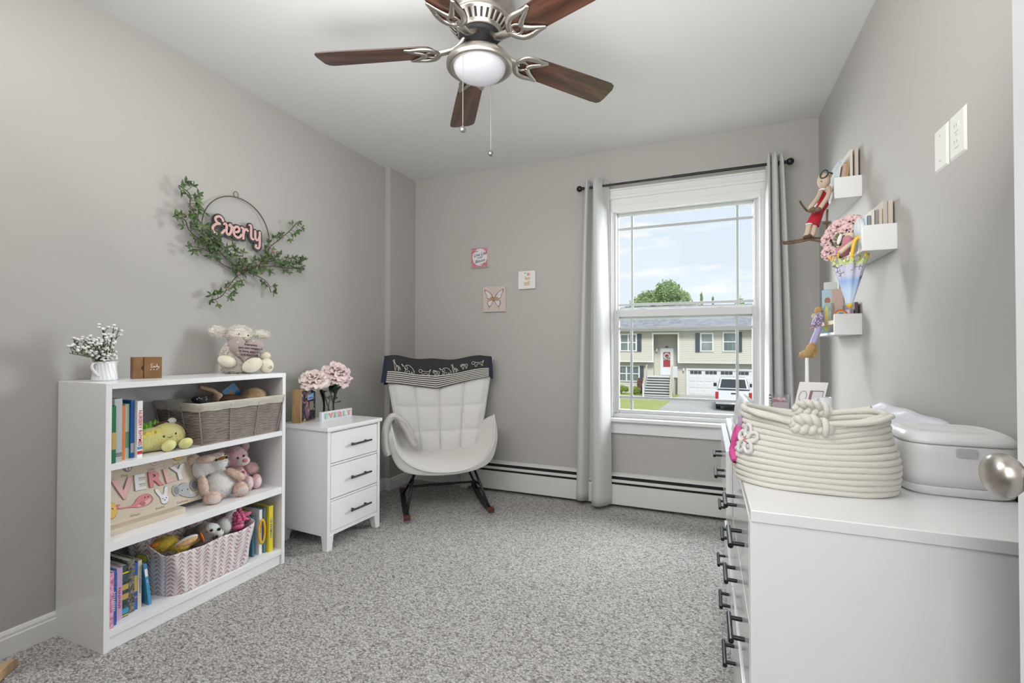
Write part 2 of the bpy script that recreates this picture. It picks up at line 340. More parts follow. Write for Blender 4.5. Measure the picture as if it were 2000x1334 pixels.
# ---- door leaf (open, hinged behind the camera) ----
door = struct('door_1', B().box(.383, .418, .09, .842, .012, 2.03), mat('white_door', (.90, .91, .93), .3, coat=.2), bevel=.002)
b = B()
for z0, z1 in ((.15, .85), (1.0, 1.9)):
    for y0, y1 in ((.2, .43), (.5, .73)): b.box(.3815, .384, y0, y1, z0, z1)
obj('raised_panel', b, mat('white_door', (0,0,0)), door, bevel=.0012)
KN = (.78, .915)
b = B(); b.lathe([(.0, 0), (.010, 0), (.019, .002), (.0255, .008), (.0275, .017), (.026, .024), (.020, .031), (.012, .034), (.0105, .040), (.0105, .060)], (.324, KN[0], KN[1]), 40, ax='x')
k = obj('door_knob', b, NICKEL, door, smooth=True)
b = B(); b.lathe([(.0125, 0), (.0135, .002), (.0135, .012), (.02, .013), (.030, .017), (.032, .022)], (.362, KN[0], KN[1]), 40, ax='x'); obj('rosette', b, NICKEL, door, smooth=True)
# ---- baseboard heater ----
HX0 = -1.74; HY = YB-.065
ht = thing('baseboard_heater', 'long white baseboard heater with a dark slot along the back wall', 'heater', (HX0, HY, 0))
HM = mat('heater_enamel', (.66, .66, .64), .42)
b = B(); b.box(HX0, XR, HY, HY+.003, .022, .152); b.box(HX0, XR, HY, HY+.006, .149, .154); b.box(HX0, XR, HY, HY+.012, .022, .028); obj('front_cover', b, HM, ht, world=True, bevel=.001)
b = B(); b.box(HX0, XR, YB-.005, YB, .0, .218); b.prism([(YB-.002, .218), (YB-.022, .212), (YB-.038, .203), (YB-.038, .206), (YB-.022, .2155), (YB-.002, .222)], HX0, XR, (0, 0, 0), (0, 1, 0), (0, 0, 1)); obj('back_plate', b, HM, ht, world=True)
b = B(); b.prism([(HY+.004, .168), (HY+.002, .173), (HY+.020, .184), (HY+.023, .180)], HX0+.03, XR-.001, (0, 0, 0), (0, 1, 0), (0, 0, 1)); obj('damper', b, HM, ht, world=True)
b = B(); b.box(HX0, XR-.002, HY+.007, YB-.006, .03, .158); b.box(HX0, XR-.002, YB-.016, YB-.006, .158, .202); obj('element_slot_shade', b, mat('heater_dark', (.03, .03, .03), .7), ht, world=True)  # near-black block and back strip colour in the shade of the slots
b = B(); b.box(HX0-.012, HX0+.05, HY-.003, YB-.001, .0, .215); obj('end_cap', b, HM, ht, world=True, bevel=.006)
# ================= curtains and rod =================
ROD = V(0, YB-.095, 2.168)
rod = thing('curtain_rod', 'thin black curtain rod with round ball ends above the window', 'curtain rod', (-.17, ROD.y, ROD.z))
b = B(); b.cyl((-.775, ROD.y, ROD.z), (.425, ROD.y, ROD.z), .0075, n=12); b.cyl((-.2, ROD.y, ROD.z), (.425, ROD.y, ROD.z), .0090, n=12); obj('pole', b, BLACKM, rod, world=True, smooth=False, bevel=.001)
for sx_ in (-1, 1):
    x0 = -.775 if sx_ < 0 else .425
    b = B(); b.lathe([(.0, 0), (.009, 0), (.011, .006), (.008, .010), (.012, .014), (.0185, .022), (.021, .032), (.0185, .042), (.011, .050), (0, .053)], (0, 0, 0), 20, ax='x')
    q = B().add([(x0+sx_*v[0], ROD.y+v[1], ROD.z+v[2]) for v in b.v], b.f); obj('finial', q, BLACKM, rod, world=True, smooth=True)
    xb = -.745 if sx_ < 0 else .40
    b = B(); b.cyl((xb, ROD.y+.005, ROD.z-.003), (xb, YB-.003, ROD.z-.003), .0055); b.cyl((xb, YB-.006, ROD.z-.003), (xb, YB-.0, ROD.z-.003), .02, n=20); b.tube([(xb+cos(a)*.0, ROD.y+sin(a)*.0115, ROD.z+cos(a)*.0115) for a in [2*PI*k/14 for k in range(14)]], .003, 6, True); obj('bracket', b, BLACKM, rod, world=True)
CURT = mat('pale_grey_curtain', (.50, .505, .50), .85, bump=(420, .2, .0004), sheen=.2)
def curtain(name, label, prof_top, prof_bot, ztop, zbot, grommets):
    """profiles: lists of (x, y) across the cloth, same length"""
    A = cr_([(p[0], p[1], 0) for p in prof_top], 7); Bt = cr_([(p[0], p[1], 0) for p in prof_bot], 7); n = len(A)-1
    def fn(u, v):
        i = min(int(round(u*n)), n); a, c = A[i], Bt[i]; s_ = v**.8
        return (a.x+(c.x-a.x)*s_+.0004*sin(v*7+i*.1), a.y+(c.y-a.y)*s_, ztop+(zbot-ztop)*v+(.006*sin(i*1.1) if v < .01 else 0))
    b = B(); b.sheet(fn, n, 44); o = obj(name, b, CURT, None, solid=.0022, smooth=True); tag(o, label, 'curtain')
    hem = B(); hem.sheet(lambda u, v: (lambda p, t: (p[0], p[1]-.0016, p[2]))(fn(u, .955+.0025*v), 0), n, 1); 
    for gx, gy in grommets:
        g = B(); g.tube([(gx+.0, gy+sin(a)*.021, ROD.z+cos(a)*.021) for a in [2*PI*k/24 for k in range(24)]], .0042, 8, True); obj('grommet', g, BLACKM, o, smooth=True)
    return o
ry = ROD.y
# left panel: folds bunched at the window's left edge
tl = [(-.775, ry+.03), (-.757, ry-.028), (-.742, ry-.036), (-.733, ry+.02), (-.722, ry+.05), (-.712, ry+.02), (-.700, ry-.048), (-.683, ry-.058), (-.655, ry-.018), (-.640, ry+.030), (-.622, ry+.055), (-.612, ry+.050)]
bl = [(-.842, ry+.045), (-.828, ry-.004), (-.795, ry-.014), (-.765, ry+.010), (-.745, ry+.04), (-.722, ry+.015), (-.712, ry-.055), (-.684, ry-.085), (-.648, ry-.075), (-.618, ry-.036), (-.598, ry+.008), (-.594, ry+.02)]
curtain('curtain', 'pale grey grommet curtain hanging left of the window down to the heater', tl, bl, 2.213, .03, [(-.665, ry-.002)])
tr_ = [(.336, ry+.055), (.335, ry+.045), (.336, ry+.01), (.338, ry-.045), (.350, ry-.03), (.354, ry+.03), (.360, ry-.03), (.374, ry-.048), (.386, ry-.03), (.392, ry+.03), (.402, ry-.02), (.414, ry-.035), (.424, ry+.02), (.430, ry+.05)]
br_ = [(.318, ry+.055), (.320, ry+.035), (.322, ry-.03), (.340, ry-.055), (.358, ry-.03), (.364, ry+.03), (.374, ry-.035), (.400, ry-.055), (.422, ry-.03), (.432, ry+.03), (.450, ry-.025), (.475, ry-.045), (.492, ry+.01), (.498, ry+.05)]
curtain('curtain', 'pale grey grommet curtain hanging right of the window behind the shelves', tr_, br_, 2.218, .03, [])
# ================= ceiling fan =================
FX, FY = -.811, 1.625
fan = thing('ceiling_fan', 'five-blade ceiling fan with walnut blades and brushed nickel housing', 'ceiling fan', (FX, FY, HC))
b = B(); b.lathe([(0, 0), (.118, 0), (.125, -.004), (.127, -.012), (.120, -.020), (.112, -.026), (.118, -.032), (.136, -.040), (.140, -.052), (.132, -.064), (.108, -.082), (.100, -.098), (.112, -.104), (.116, -.108)], n=64); obj('motor_housing', b, NICKEL, fan, smooth=True)
FS = mat('fan_shadow_black', (.012, .012, .012), .6)
b = B(); b.lathe([(.112, -.102), (.120, -.105), (.1225, -.110), (.119, -.114), (.085, -.146), (.082, -.152), (0, -.152)], n=64); obj('vent_ring', b, NICKEL, fan, smooth=True); vr = fan.children[-1]
b = B()
for k in range(30):
    a = 2*PI*k/30
    M = Matrix.Rotation(a, 4, 'Z') @ Matrix.Translation((.102, 0, -.130)) @ Matrix.Rotation(PI-.755, 4, 'Y') 
    b.box(-.0155, .0155, -.0042, .0042, -.0006, .0016, M=M)
obj('vent_slots', b, FS, vr)
b = B()
for k in range(30):
    a = 2*PI*(k+.5)/30; M = Matrix.Rotation(a, 4, 'Z') @ Matrix.Translation((.102, 0, -.130)) @ Matrix.Rotation(PI-.755, 4, 'Y')
    b.box(-.017, .017, -.0032, .0032, -.0006, .004, M=M)
obj('vent_louvers', b, NICKEL, vr, bevel=.001)
b = B(); b.lathe([(0, -.150), (.078, -.150), (.080, -.156), (.078, -.164), (.070, -.170), (.040, -.176), (.036, -.200), (0, -.2)], n=48); obj('flywheel', b, FS, fan, smooth=True)
for a in range(8):
    t_ = a*PI/4; 
b = B(); b.lathe([(.034, -.186), (.036, -.190), (.036, -.214), (.045, -.222), (.062, -.228), (.095, -.236), (.118, -.250), (.1285, -.268), (.128, -.280), (.118, -.286), (.110, -.284), (.100, -.279), (.098, -.279)], n=72)
obj('light_fitter', b, NICKEL, fan, smooth=True)
b = B(); b.lathe([(.101, -.274), (.101, -.281), (.097, -.293), (.087, -.305), (.070, -.315), (.045, -.322), (.020, -.325), (0, -.326)], n=64)
obj('glass_bowl', b, mat('frosted_glass', (.47, .47, .50), .35, trans=.0, sss=.2, spec=.3), fan, smooth=True)
WAL = wood('walnut_blade', (.035, .014, .008), (.115, .048, .028), (1.2, 16, 16), .32, 4, coat=.25)
def blade_b():
    # outline along +x from the hub, local z is the blade plane
    up = [(.175, .0), (.178, .030), (.192, .048), (.215, .055), (.30, .058), (.45, .0625), (.60, .066), (.634, .064), (.648, .052), (.652, .030)]
    lo = [(.650, -.035), (.640, -.056), (.62, -.064), (.45, -.0605), (.30, -.056), (.215, -.052), (.19, -.044), (.178, -.028)]
    b = B(); b.prism(up+lo, -.003, .003); return b
def iron_b():
    b = B()
    # arm from the flywheel, dropping then rising to the blade
    b.tube(cr_([(.055, 0, .045), (.075, 0, .022), (.10, 0, .006), (.125, 0, .0), (.150, 0, -.004), (.166, 0, -.006)], 5), [.017]*26, 10, flat=(1, .6))
    # open scrolls: a wide fork with two horns
    L = [(.160, .0, -.008), (.172, .022, -.009), (.190, .042, -.009), (.218, .050, -.009), (.262, .048, -.009), (.285, .052, -.008)]
    for s_ in (1, -1):
        P = cr_([(x, y*s_, z) for x, y, z in L], 5); n = len(P); b.tube(P, [.0125*(1-.5*max(0, (i/n-.6)/.4)) for i in range(n)], 8, flat=(1, .5))
        P = cr_([(x, y*s_, z) for x, y, z in [(.288, .052, -.008), (.262, .036, -.010), (.238, .022, -.010), (.222, .010, -.010), (.216, 0, -.010)]], 5); n = len(P); b.tube(P, [.006+.006*min(1, i/n*1.6) for i in range(n)], 8, flat=(1, .5))
        P = cr_([(x, y*s_, z) for x, y, z in [(.164, .006, -.010), (.180, .018, -.010), (.198, .020, -.010), (.216, .008, -.010)]], 5); b.tube(P, .0055, 8, flat=(1, .5))
    for x, y in ((.176, .0), (.216, .0), (.232, .046), (.232, -.046)): b.ell((x, y, -.012), (.005, .005, .003), nu=10, nv=6)
    return b
bl0 = obj('blade', blade_b(), WAL, fan, bevel=.002); ir0 = obj('blade_iron', iron_b(), NICKEL, fan, smooth=True)
for k in range(5):
    a = math.radians(52.64+72*k); T_ = 0.10
    for src in (bl0, ir0):
        c = src if k == 0 else clone(src, fan)
        c.location = (0, 0, 2.233-HC+.0); c.rotation_mode = 'QUATERNION'
        c.rotation_quaternion = (Matrix.Rotation(a, 3, 'Z') @ Matrix.Rotation(-.20, 3, 'X')).to_quaternion()
for (px, py), z0, z1, nm in (((-.823, 1.512), 2.158, 1.884, 'a'), ((-.813, 1.732), 2.158, 1.878, 'b')):
    b = B(); n = 110; 
    b.cyl((px, py, z0), (px, py, z1), .0007, n=6)
    for i in range(int((z0-z1)/.0042)): b.ell((px, py, z0-i*.0042), .0016, nu=6, nv=4)
    c = obj('pull_chain', b, NICKEL, fan, world=True, smooth=True)
    kb = B(); kb.lathe([(0, -.013), (.004, -.0125), (.009, -.009), (.0115, 0), (.009, .009), (.004, .0125), (0, .013)], (px, py, z1-.011), 20, ax='y', sx=1); kb.cyl((px, py, z1-.001), (px, py, z1+.005), .003, n=8)
    obj('pull_knob', kb, mat('pewter', (.25, .25, .26), .35, .8), c, smooth=True).location = (0, 0, 0)
    q = c.children[-1]; q.data.transform(Matrix.Translation(-origin_of(fan)))
# ================= bookcase =================
bc = thing('bookcase', 'low white three-tier bookcase full of toys and books at left', 'bookcase', (-2.105, 1.36, 0), 0)
X0, X1, Y0, Y1, TT, HB = -2.252, -1.948, .979, 1.741, .0185, .9455
for y in (Y0, Y1-TT):
    obj('side_panel', B().box(X0, X1, y, y+TT, 0, HB), WHITE, bc, world=True, bevel=.001)
obj('top_board', B().box(X0, X1, Y0+TT, Y1-TT, HB-.0205, HB), WHITE, bc, world=True, bevel=.001)
SH = (.636, .659), (.350, .383), (.049, .075)
for z0, z1 in SH: obj('shelf_board', B().box(X0+.006, X1-.001, Y0+TT, Y1-TT, z0, z1), WHITE, bc, world=True, bevel=.001)
obj('kick_board', B().box(X1-.022, X1-.008, Y0+TT, Y1-TT, 0, .049), WHITE, bc, world=True, bevel=.001)
obj('back_panel', B().box(X0-.002, X0+.005, Y0+.003, Y1-.003, .03, HB-.003), mat('white_back_panel', (.66, .66, .67), .5), bc, world=True)
# ================= nightstand =================
ns = thing('nightstand', 'white three-drawer nightstand with black bar handles beside the bookcase', 'nightstand', (-1.8425, 1.915, 0), -.055)
# local: +x away from the front is -x ; front face at x=0, y from 0 to .39
W_, DP, HT = .40, .36, .65
obj('top_board', B().box(-DP-.004, .010, -.010, W_+.010, HT-.020, HT), WHITE, ns, bevel=.0015)
for y in (0, W_-.02): obj('side_panel', B().box(-DP, 0, y, y+.02, .075, HT-.020), WHITE, ns, bevel=.001)
obj('back_panel', B().box(-DP, -DP+.008, .02, W_-.02, .08, HT-.02), WHITE, ns)
b = B()
for z in (.075, .255, .444, .622): b.box(-DP+.01, -.004, .02, W_-.02, z, z+.010 if z > .08 else z+.020)
obj('rail', b, WHITE, ns)
for sx_, sy_ in ((0, 0), (0, 1), (1, 0), (1, 1)):
    x0 = -.045 if sx_ == 0 else -DP; y0 = 0 if sy_ == 0 else W_-.045
    b = B(); tx0, tx1 = (x0+.012, 0-.0) if sx_ == 0 else (x0, x0+.045-.012); ty0, ty1 = (y0, y0+.033) if sy_ == 0 else (y0+.012, y0+.045)
    b.add([(x0, y0, .078), (x0+.045, y0, .078), (x0+.045, y0+.045, .078), (x0, y0+.045, .078), (tx0, ty0, 0), (tx1, ty0, 0), (tx1, ty1, 0), (tx0, ty1, 0)], [(0,1,2,3),(7,6,5,4),(0,4,5,1),(1,5,6,2),(2,6,7,3),(3,7,4,0)])
    obj('leg', b, WHITE, ns, bevel=.001)
def bar_handle(L, r=.0055, st=.03, sp=None, facing=1):
    """bar along local y, posts along x"""
    sp = sp or L*.62; b = B(); b.cyl((st, -L/2, 0), (st, L/2, 0), r, n=16)
    for s_ in (-1, 1): b.cyl((0, s_*sp/2, 0), (st, s_*sp/2, 0), r*.85, n=12)
    return b
hb0 = None
for z0, z1 in ((.458, .618), (.270, .440), (.097, .252)):
    dr = obj('drawer', B().box(-.30, -.001, .024, W_-.024, z0, z1), WHITE, ns, bevel=.0012)
    hb = B(); q = bar_handle(.155, .0055, .026, .1); hb.add([(v[0]-.001, v[1]+.235-.01, v[2]+(z0+z1)/2+.0) for v in q.v], q.f)
    obj('handle', hb, BLACKM, dr, bevel=.001)
# ================= dresser =================
dz = thing('dresser', 'glossy white six-drawer dresser with black bar handles along the right wall', 'dresser', (.33, 1.70, 0))
DXF, DYN, DYF, DH = .079, 1.047, 2.37, .752
GLOSS = mat('white_gloss_lacquer', (.84, .84, .85), .17, spec=.5, coat=.25)
DXB = .60
obj('top_board', B().box(DXF, DXB, DYN, DYF, DH-.024, DH), WHITE, dz, world=True, bevel=.0025)
for y in (DYN+.003, DYF-.023): obj('side_panel', B().box(DXF-.001, DXB-.004, y, y+.020, .0, DH-.024), WHITE, dz, world=True, bevel=.001)
obj('center_panel', B().box(DXF+.022, DXB-.01, 1.70, 1.718, .03, DH-.024), WHITE, dz, world=True)
obj('back_panel', B().box(DXB-.012, DXB-.004, DYN+.03, DYF-.03, .05, DH-.03), WHITE, dz, world=True)
obj('base_frame', B().box(DXF+.03, DXB-.01, DYN+.02, DYF-.02, 0, .055), WHITE, dz, world=True, bevel=.001)
rows = ((.521, .731, .625), (.302, .514, .410), (.062, .292, .175))
for ci, (ya, yb, hys) in enumerate(((DYN+.0255, 1.706, (1.24, 1.53)), (1.713, DYF-.0255, (1.85, 2.19)))):
    for ri, (z0, z1, hz) in enumerate(rows):
        xo = {(1, 0): .057, (0, 2): .073, (1, 2): .071}.get((ci, ri), .077)
        b = B().box(xo, xo+.020, ya, yb, z0, z1); o_ = obj('drawer', b, GLOSS, dz, world=True, bevel=.001)
        bx = B(); bx.box(xo+.020, .50, ya+.03, yb-.03, z0+.02, z0+.03); 
        for y in (ya+.03, yb-.042): bx.box(xo+.02, .50, y, y+.012, z0+.02, z1-.05)
        obj('drawer_box', bx, SATIN, o_, world=True)
        for hy in hys:
            q = bar_handle(.122, .0062, -.029, .085); h_ = B().add([(v[0]+xo, v[1]+hy, v[2]+hz) for v in q.v], q.f); obj('handle', h_, BLACKM, o_, world=True, bevel=.001)
# ================= helpers for soft toys and books =================
rnd = random.Random(7)
def LF(loc, yaw=0):
    """frame on the left side of the room: a -> +Y (right in the photo), b -> up, c -> out into the room"""
    return Matrix.Translation(loc) @ Matrix.Rotation(yaw, 4, 'Z') @ fm((0, 0, 0), (0, 1, 0), (0, 0, 1))
def RF(loc, yaw=0):
    """frame on the right wall: a -> -Y, b -> up, c -> -X"""
    return Matrix.Translation(loc) @ Matrix.Rotation(yaw, 4, 'Z') @ fm((0, 0, 0), (0, -1, 0), (0, 0, 1))
def xf(b, M): return B().add([M @ Vector(v) for v in b.v], b.f) if True else b
def ells(L, M, nu=18, nv=12):
    b = B()
    for e in L:
        c, r = e[0], e[1]; rot = e[2] if len(e) > 2 else (0, 0, 0)
        b.ell(c, r, rot, nu, nv)
    return xf(b, M)
def tufts(L, M, n, ln, wd=.0012, curl=.6, seed=1):
    """short fur: n thin bent blades standing on the ellipsoids of L"""
    rg = random.Random(seed); b = B(); A = [e[1][0]*e[1][1]+e[1][1]*e[1][2]+e[1][0]*e[1][2] for e in L]; T = sum(A)
    inv = [(Matrix.Translation(e[0]) @ Euler(e[2] if len(e) > 2 else (0,0,0)).to_matrix().to_4x4()) for e in L]; iv = [m.inverted() for m in inv]
    for i, e in enumerate(L):
        for _ in range(int(n*A[i]/T)):
            d = V(rg.gauss(0, 1), rg.gauss(0, 1), rg.gauss(0, 1)).normalized(); r = e[1]
            p = inv[i] @ V(d.x*r[0], d.y*r[1], d.z*r[2])
            if any(j != i and sum(((iv[j] @ p)[k]/L[j][1][k])**2 for k in range(3)) < .9 for j in range(len(L))): continue
            nn = (inv[i].to_3x3() @ V(d.x/r[0], d.y/r[1], d.z/r[2])).normalized()
            t = nn.orthogonal().normalized(); t.rotate(Matrix.Rotation(rg.uniform(0, 6.28), 3, nn)); g = (nn+t*curl*rg.uniform(.3, 1)+V(0, -.25, 0)).normalized(); s_ = t.cross(nn)*wd
            l = ln*rg.uniform(.6, 1.2); q = p+nn*l*.5; e_ = q+g*l*.7
            b.add([p-s_-nn*.002, p+s_-nn*.002, q+s_*.8, q-s_*.8, e_], [(0, 1, 2, 3), (3, 2, 4)])
    return xf(b, M)
def plush_mat(name, col, c2=None): return mat(name, col, .95, bump=(210, .7, .004), var=(34, .12, c2) if c2 else (60, .08), sheen=.5, spec=.1)
def dots(L, M, m, name, parent, label=None):
    for e in L: obj(name, ells([e], M, 10, 8), m, parent, world=True, smooth=True, label=label)
def line(name, pts, r, M, m, parent, closed=False, label=None, flat=None, n=6, k=5):
    b = B(); b.tube(cr_([(*p, 0) if len(p) == 2 else p for p in pts], k, closed), r, n, closed, flat=flat); return obj(name, xf(b, M), m, parent, world=True, smooth=True, label=label)
def patch(name, poly, c0, c1, M, m, parent, label=None, bevel=0):
    b = B(); b.prism(poly, c0, c1); return obj(name, xf(b, M), m, parent, world=True, label=label, bevel=bevel)
def ov(cx, cy, rx, ry, n=20, a0=0): return [(cx+rx*cos(2*PI*k/n+a0), cy+ry*sin(2*PI*k/n+a0)) for k in range(n)]
def sm(pts, k=5): return [(p.x, p.y) for p in cr_([(a, b, 0) for a, b in pts], k, True)]
BLK = mat('stitch_black', (.015, .015, .017), .4)
def col(name, c, r=.5, **k): return mat(name, c, r, **k)
def book(label, w, h, d, M, cover, txt=None, tcol=None, tsize=None, group=None, pages=True, sx=1, spine_marks=(), cat='book'):
    """local frame: a across the spine (0..w), b up (0..h), c out; spine face at c=0, depth goes to -d"""
    t = thing('book', label, cat, M @ V(w/2, 0, -d/2), 0, group); th = min(.0018, w*.2)
    b = B(); b.box(0, w, 0, h, -th, 0); b.box(0, th, 0, h, -d, 0); b.box(w-th, w, 0, h, -d, 0); obj('cover', xf(b, M), cover, t, world=True, bevel=.0006)
    if pages: b = B(); b.box(th, w-th, .003, h-.003, -d+.003, -th); obj('page_block', xf(b, M), PAPER, t, world=True)
    for (b0, b1, mm) in spine_marks: b = B(); b.box(.0006, w-.0006, b0, b1, -.0004, .0004); obj('spine_band', xf(b, M), mm, t, world=True)
    if txt and txt[0] == '~':
        n_ = int(txt[1:]); sz = tsize or w*.5; rg = random.Random(int(w*1e5)+n_)
        for q in range(n_):
            b0 = h*.62-q*sz*.72; P = [(w/2+sz*.42*(1 if k % 2 else -1)*rg.uniform(.4, 1), b0-sz*.14*k, .0007) for k in range(4)]
            line('spine_scribble', P, sz*.055, M, tcol or BLK, t, k=3, n=5)
    elif txt: text('spine_lettering', txt, tsize or w*.7, M @ Matrix.Translation((w/2, h*.52, .0005)) @ Matrix.Rotation(-PI/2, 4, 'Z'), tcol or BLK, t, ext=.0002, sx=sx, off=.0002)
    return t
cWHT = col('print_white', (.85, .85, .85)); cRED = col('print_red', (.55, .02, .04)); cBLU = col('cover_blue', (.02, .13, .42), .3); cGRN = col('cover_green', (.02, .17, .07), .35)
cORG = col('cover_orange', (.72, .22, .07), .35); cPGR = col('cover_pale_green', (.45, .58, .47), .4); cGRY = col('cover_grey', (.50, .51, .53), .4); cYEL = col('cover_yellow', (.75, .62, .03), .4)
cPNK = col('cover_magenta', (.52, .10, .27), .4, var=(90, .3, (.8, .45, .6))); cNAV = col('cover_navy', (.03, .07, .30), .35, var=(60, .3, (.05, .18, .5))); cPUR = col('cover_purple', (.25, .09, .38), .4)
cLIL = col('cover_lilac', (.58, .40, .60), .5); cBLK = col('cover_black', (.025, .03, .03), .35, var=(70, .5, (.07, .12, .13))); cLBL = col('cover_sky_blue', (.06, .30, .52), .35); cCRM = col('cover_cream', (.62, .58, .48), .5)
GOLD = col('gold_ink', (.55, .38, .10), .35)
# ================= bookcase: upper shelf =================
S1, S2, S3 = .659, .383, .075
gU = 'books on the upper bookcase shelf'
book('dark green book at the left end of the upper shelf', .013, .205, .20, LF((-1.955, 1.001, S1)), cGRN, group=gU, spine_marks=((.05, .11, GOLD),))
book('tall plain grey-white book beside the green one', .024, .228, .215, LF((-1.968, 1.016, S1)), cGRY, None, None, None, gU, spine_marks=((.020, .0222, BLK), (.0245, .0256, BLK), (.0275, .0300, BLK), (.0318, .0328, BLK)))
book('slim orange book beside the tall grey-white book', .010, .200, .19, LF((-1.983, 1.048, S1)), cORG, '~4', col('print_gold', (.8, .6, .2)), .007, gU)
book('pale green picture book behind the orange one', .014, .203, .19, LF((-1.995, 1.063, S1)), cPGR, None, None, None, gU, spine_marks=((.04, .10, col('mid_green', (.16, .30, .17))),))
book('tall blue book beside the white-spined rhymes book', .012, .215, .20, LF((-1.99, 1.079, S1)), cBLU, None, None, None, gU, spine_marks=((.02, .055, cGRY),))
book('white-spined rhymes book with red capital lettering', .018, .212, .20, LF((-1.975, 1.093, S1)), cWHT, 'NURSERY RHYMES', cRED, .0165, gU, spine_marks=((.030, .040, cLBL), (.012, .024, cRED)), sx=1.0)
# taco plush
M = LF((-2.035, 1.205, S1), -.25)
tp = thing('plush_taco', 'yellow smiling taco plush with green lettuce frill and stubby feet', 'soft toy', M @ V(0, 0, 0))
YC = mat('yellow_corduroy', (.74, .68, .26), .9, bump=(88, .6, .004, 'Y'), sheen=.4); YF = plush_mat('pale_yellow_plush', (.80, .78, .36), (.74, .70, .30))
obj('body', ells([((-.012, .048, 0), (.090, .048, .042)), ((.025, .054, 0), (.066, .054, .043)), ((-.05, .040, 0), (.05, .040, .040))], M, 30, 20), YC, tp, world=True, remesh=.004)
for a, c in ((.018, .05), (.078, .045)): obj('foot', ells([((a, .022, c), (.026, .0205, .022), (0, 0, .45))], M), YF, tp, world=True, smooth=True)
b = B(); 
def ruf(u, v): a = -.088+.085*u; return (a, .070+.028*u+.026*v+.007*sin(u*30)*v, -.004+.010*sin(u*38)*v)
b.sheet(ruf, 40, 4); obj('lettuce_frill', xf(b, M), col('felt_green', (.20, .47, .06), .8), tp, world=True, solid=.0025, smooth=True)
b = B(); b.tube(cr_([(-.02, .100, -.004), (.03, .109, -.006), (.07, .092, -.008), (.098, .06, -.01)], 6), .007, 10); obj('filling', xf(b, M), plush_mat('brown_plush', (.13, .045, .03)), tp, world=True, smooth=True)
obj('cream_dollop', ells([((.045, .112, -.006), (.016, .014, .010)), ((.022, .106, -.006), (.014, .007, .008))], M), plush_mat('white_plush', (.80, .79, .77)), tp, world=True, smooth=True)
for i, (a, h) in enumerate(((-.062, .068), (-.046, .077), (-.028, .079), (-.018, .081), (-.072, .055))): patch('cheese_strip', [(a-.010, h-.004), (a-.006, h+.008), (a+.012, h+.005), (a+.008, h-.010)], .030, .0345, M, col('felt_yellow', (.78, .62, .12), .8), tp)
dots([((.004, .060, .041), (.0035, .0045, .002)), ((.045, .066, .040), (.0032, .0045, .002))], M, BLK, 'eye', tp)
line('smile', [(.016, .058, .044), (.023, .053, .0445), (.031, .058, .044)], .0008, M, BLK, tp)
dots([(p, (.0028, .0028, .0012)) for p in ((-.012, .050, .0415), (-.002, .049, .042), (-.011, .042, .042), (.048, .055, .041), (.062, .060, .036), (.062, .053, .037))], M, col('freckle', (.72, .50, .08)), 'freckle', tp)
# wicker basket
WK = mat('grey_brown_wicker', (.37, .31, .28), .8, bump=(240, .5, .002), var=(30, .25))
WL_ = mat('linen_liner', (.56, .52, .46), .9, bump=(300, .4, .001), var=(26, .1))
wb = thing('storage_basket', 'grey-brown woven basket with a linen liner on the upper shelf', 'basket', (-2.08, 1.515, S1))
def corners(z):
    t = (z-S1)/.178; return (-2.215-.008*t, -1.966+.030*t, 1.334-.037*t, 1.698+.020*t)   # x0,x1,y0,y1
b = B(); NR = 25
for i in range(NR):
    z = S1+.006+i*.0066; x0, x1, y0, y1 = corners(z); P = []
    for (ax, ay), (bx, by) in (((x1, y0), (x1, y1)), ((x1, y1), (x0, y1)), ((x0, y1), (x0, y0)), ((x0, y0), (x1, y0))):
        for k in range(10):
            t = k/10; w_ = .0012*sin(t*26+i*PI+rnd.uniform(-.4, .4)); dx, dy = (by-ay), -(bx-ax); l = math.hypot(dx, dy); P.append((ax+(bx-ax)*t+dx/l*w_, ay+(by-ay)*t+dy/l*w_, z+rnd.uniform(-.0007, .0007)))
    b.tube(P, .0031, 5, True)
o_ = obj('weave', b, WK, wb, world=True, smooth=True); o_['kind'] = 'stuff'
b = B(); x0, x1, y0, y1 = corners(S1+.004); b.box(x0, x1, y0, y1, S1, S1+.004); obj('base', b, WK, wb, world=True)
for (fx, fy) in ((1, 0), (1, .33), (1, .67), (1, 1), (0, 0), (0, 1), (.3, 0), (.62, 0)):
    P = []
    for k in range(8):
        z = S1+.002+k*.0235; x0, x1, y0, y1 = corners(z); P.append((x0+(x1-x0)*fx+(.003 if fx == 1 else 0), y0+(y1-y0)*fy-(.003 if fy == 0 else 0), z))
    bb = B().tube(P, .0032, 6); obj('stake', bb, WK, wb, world=True, smooth=True)
b = B()
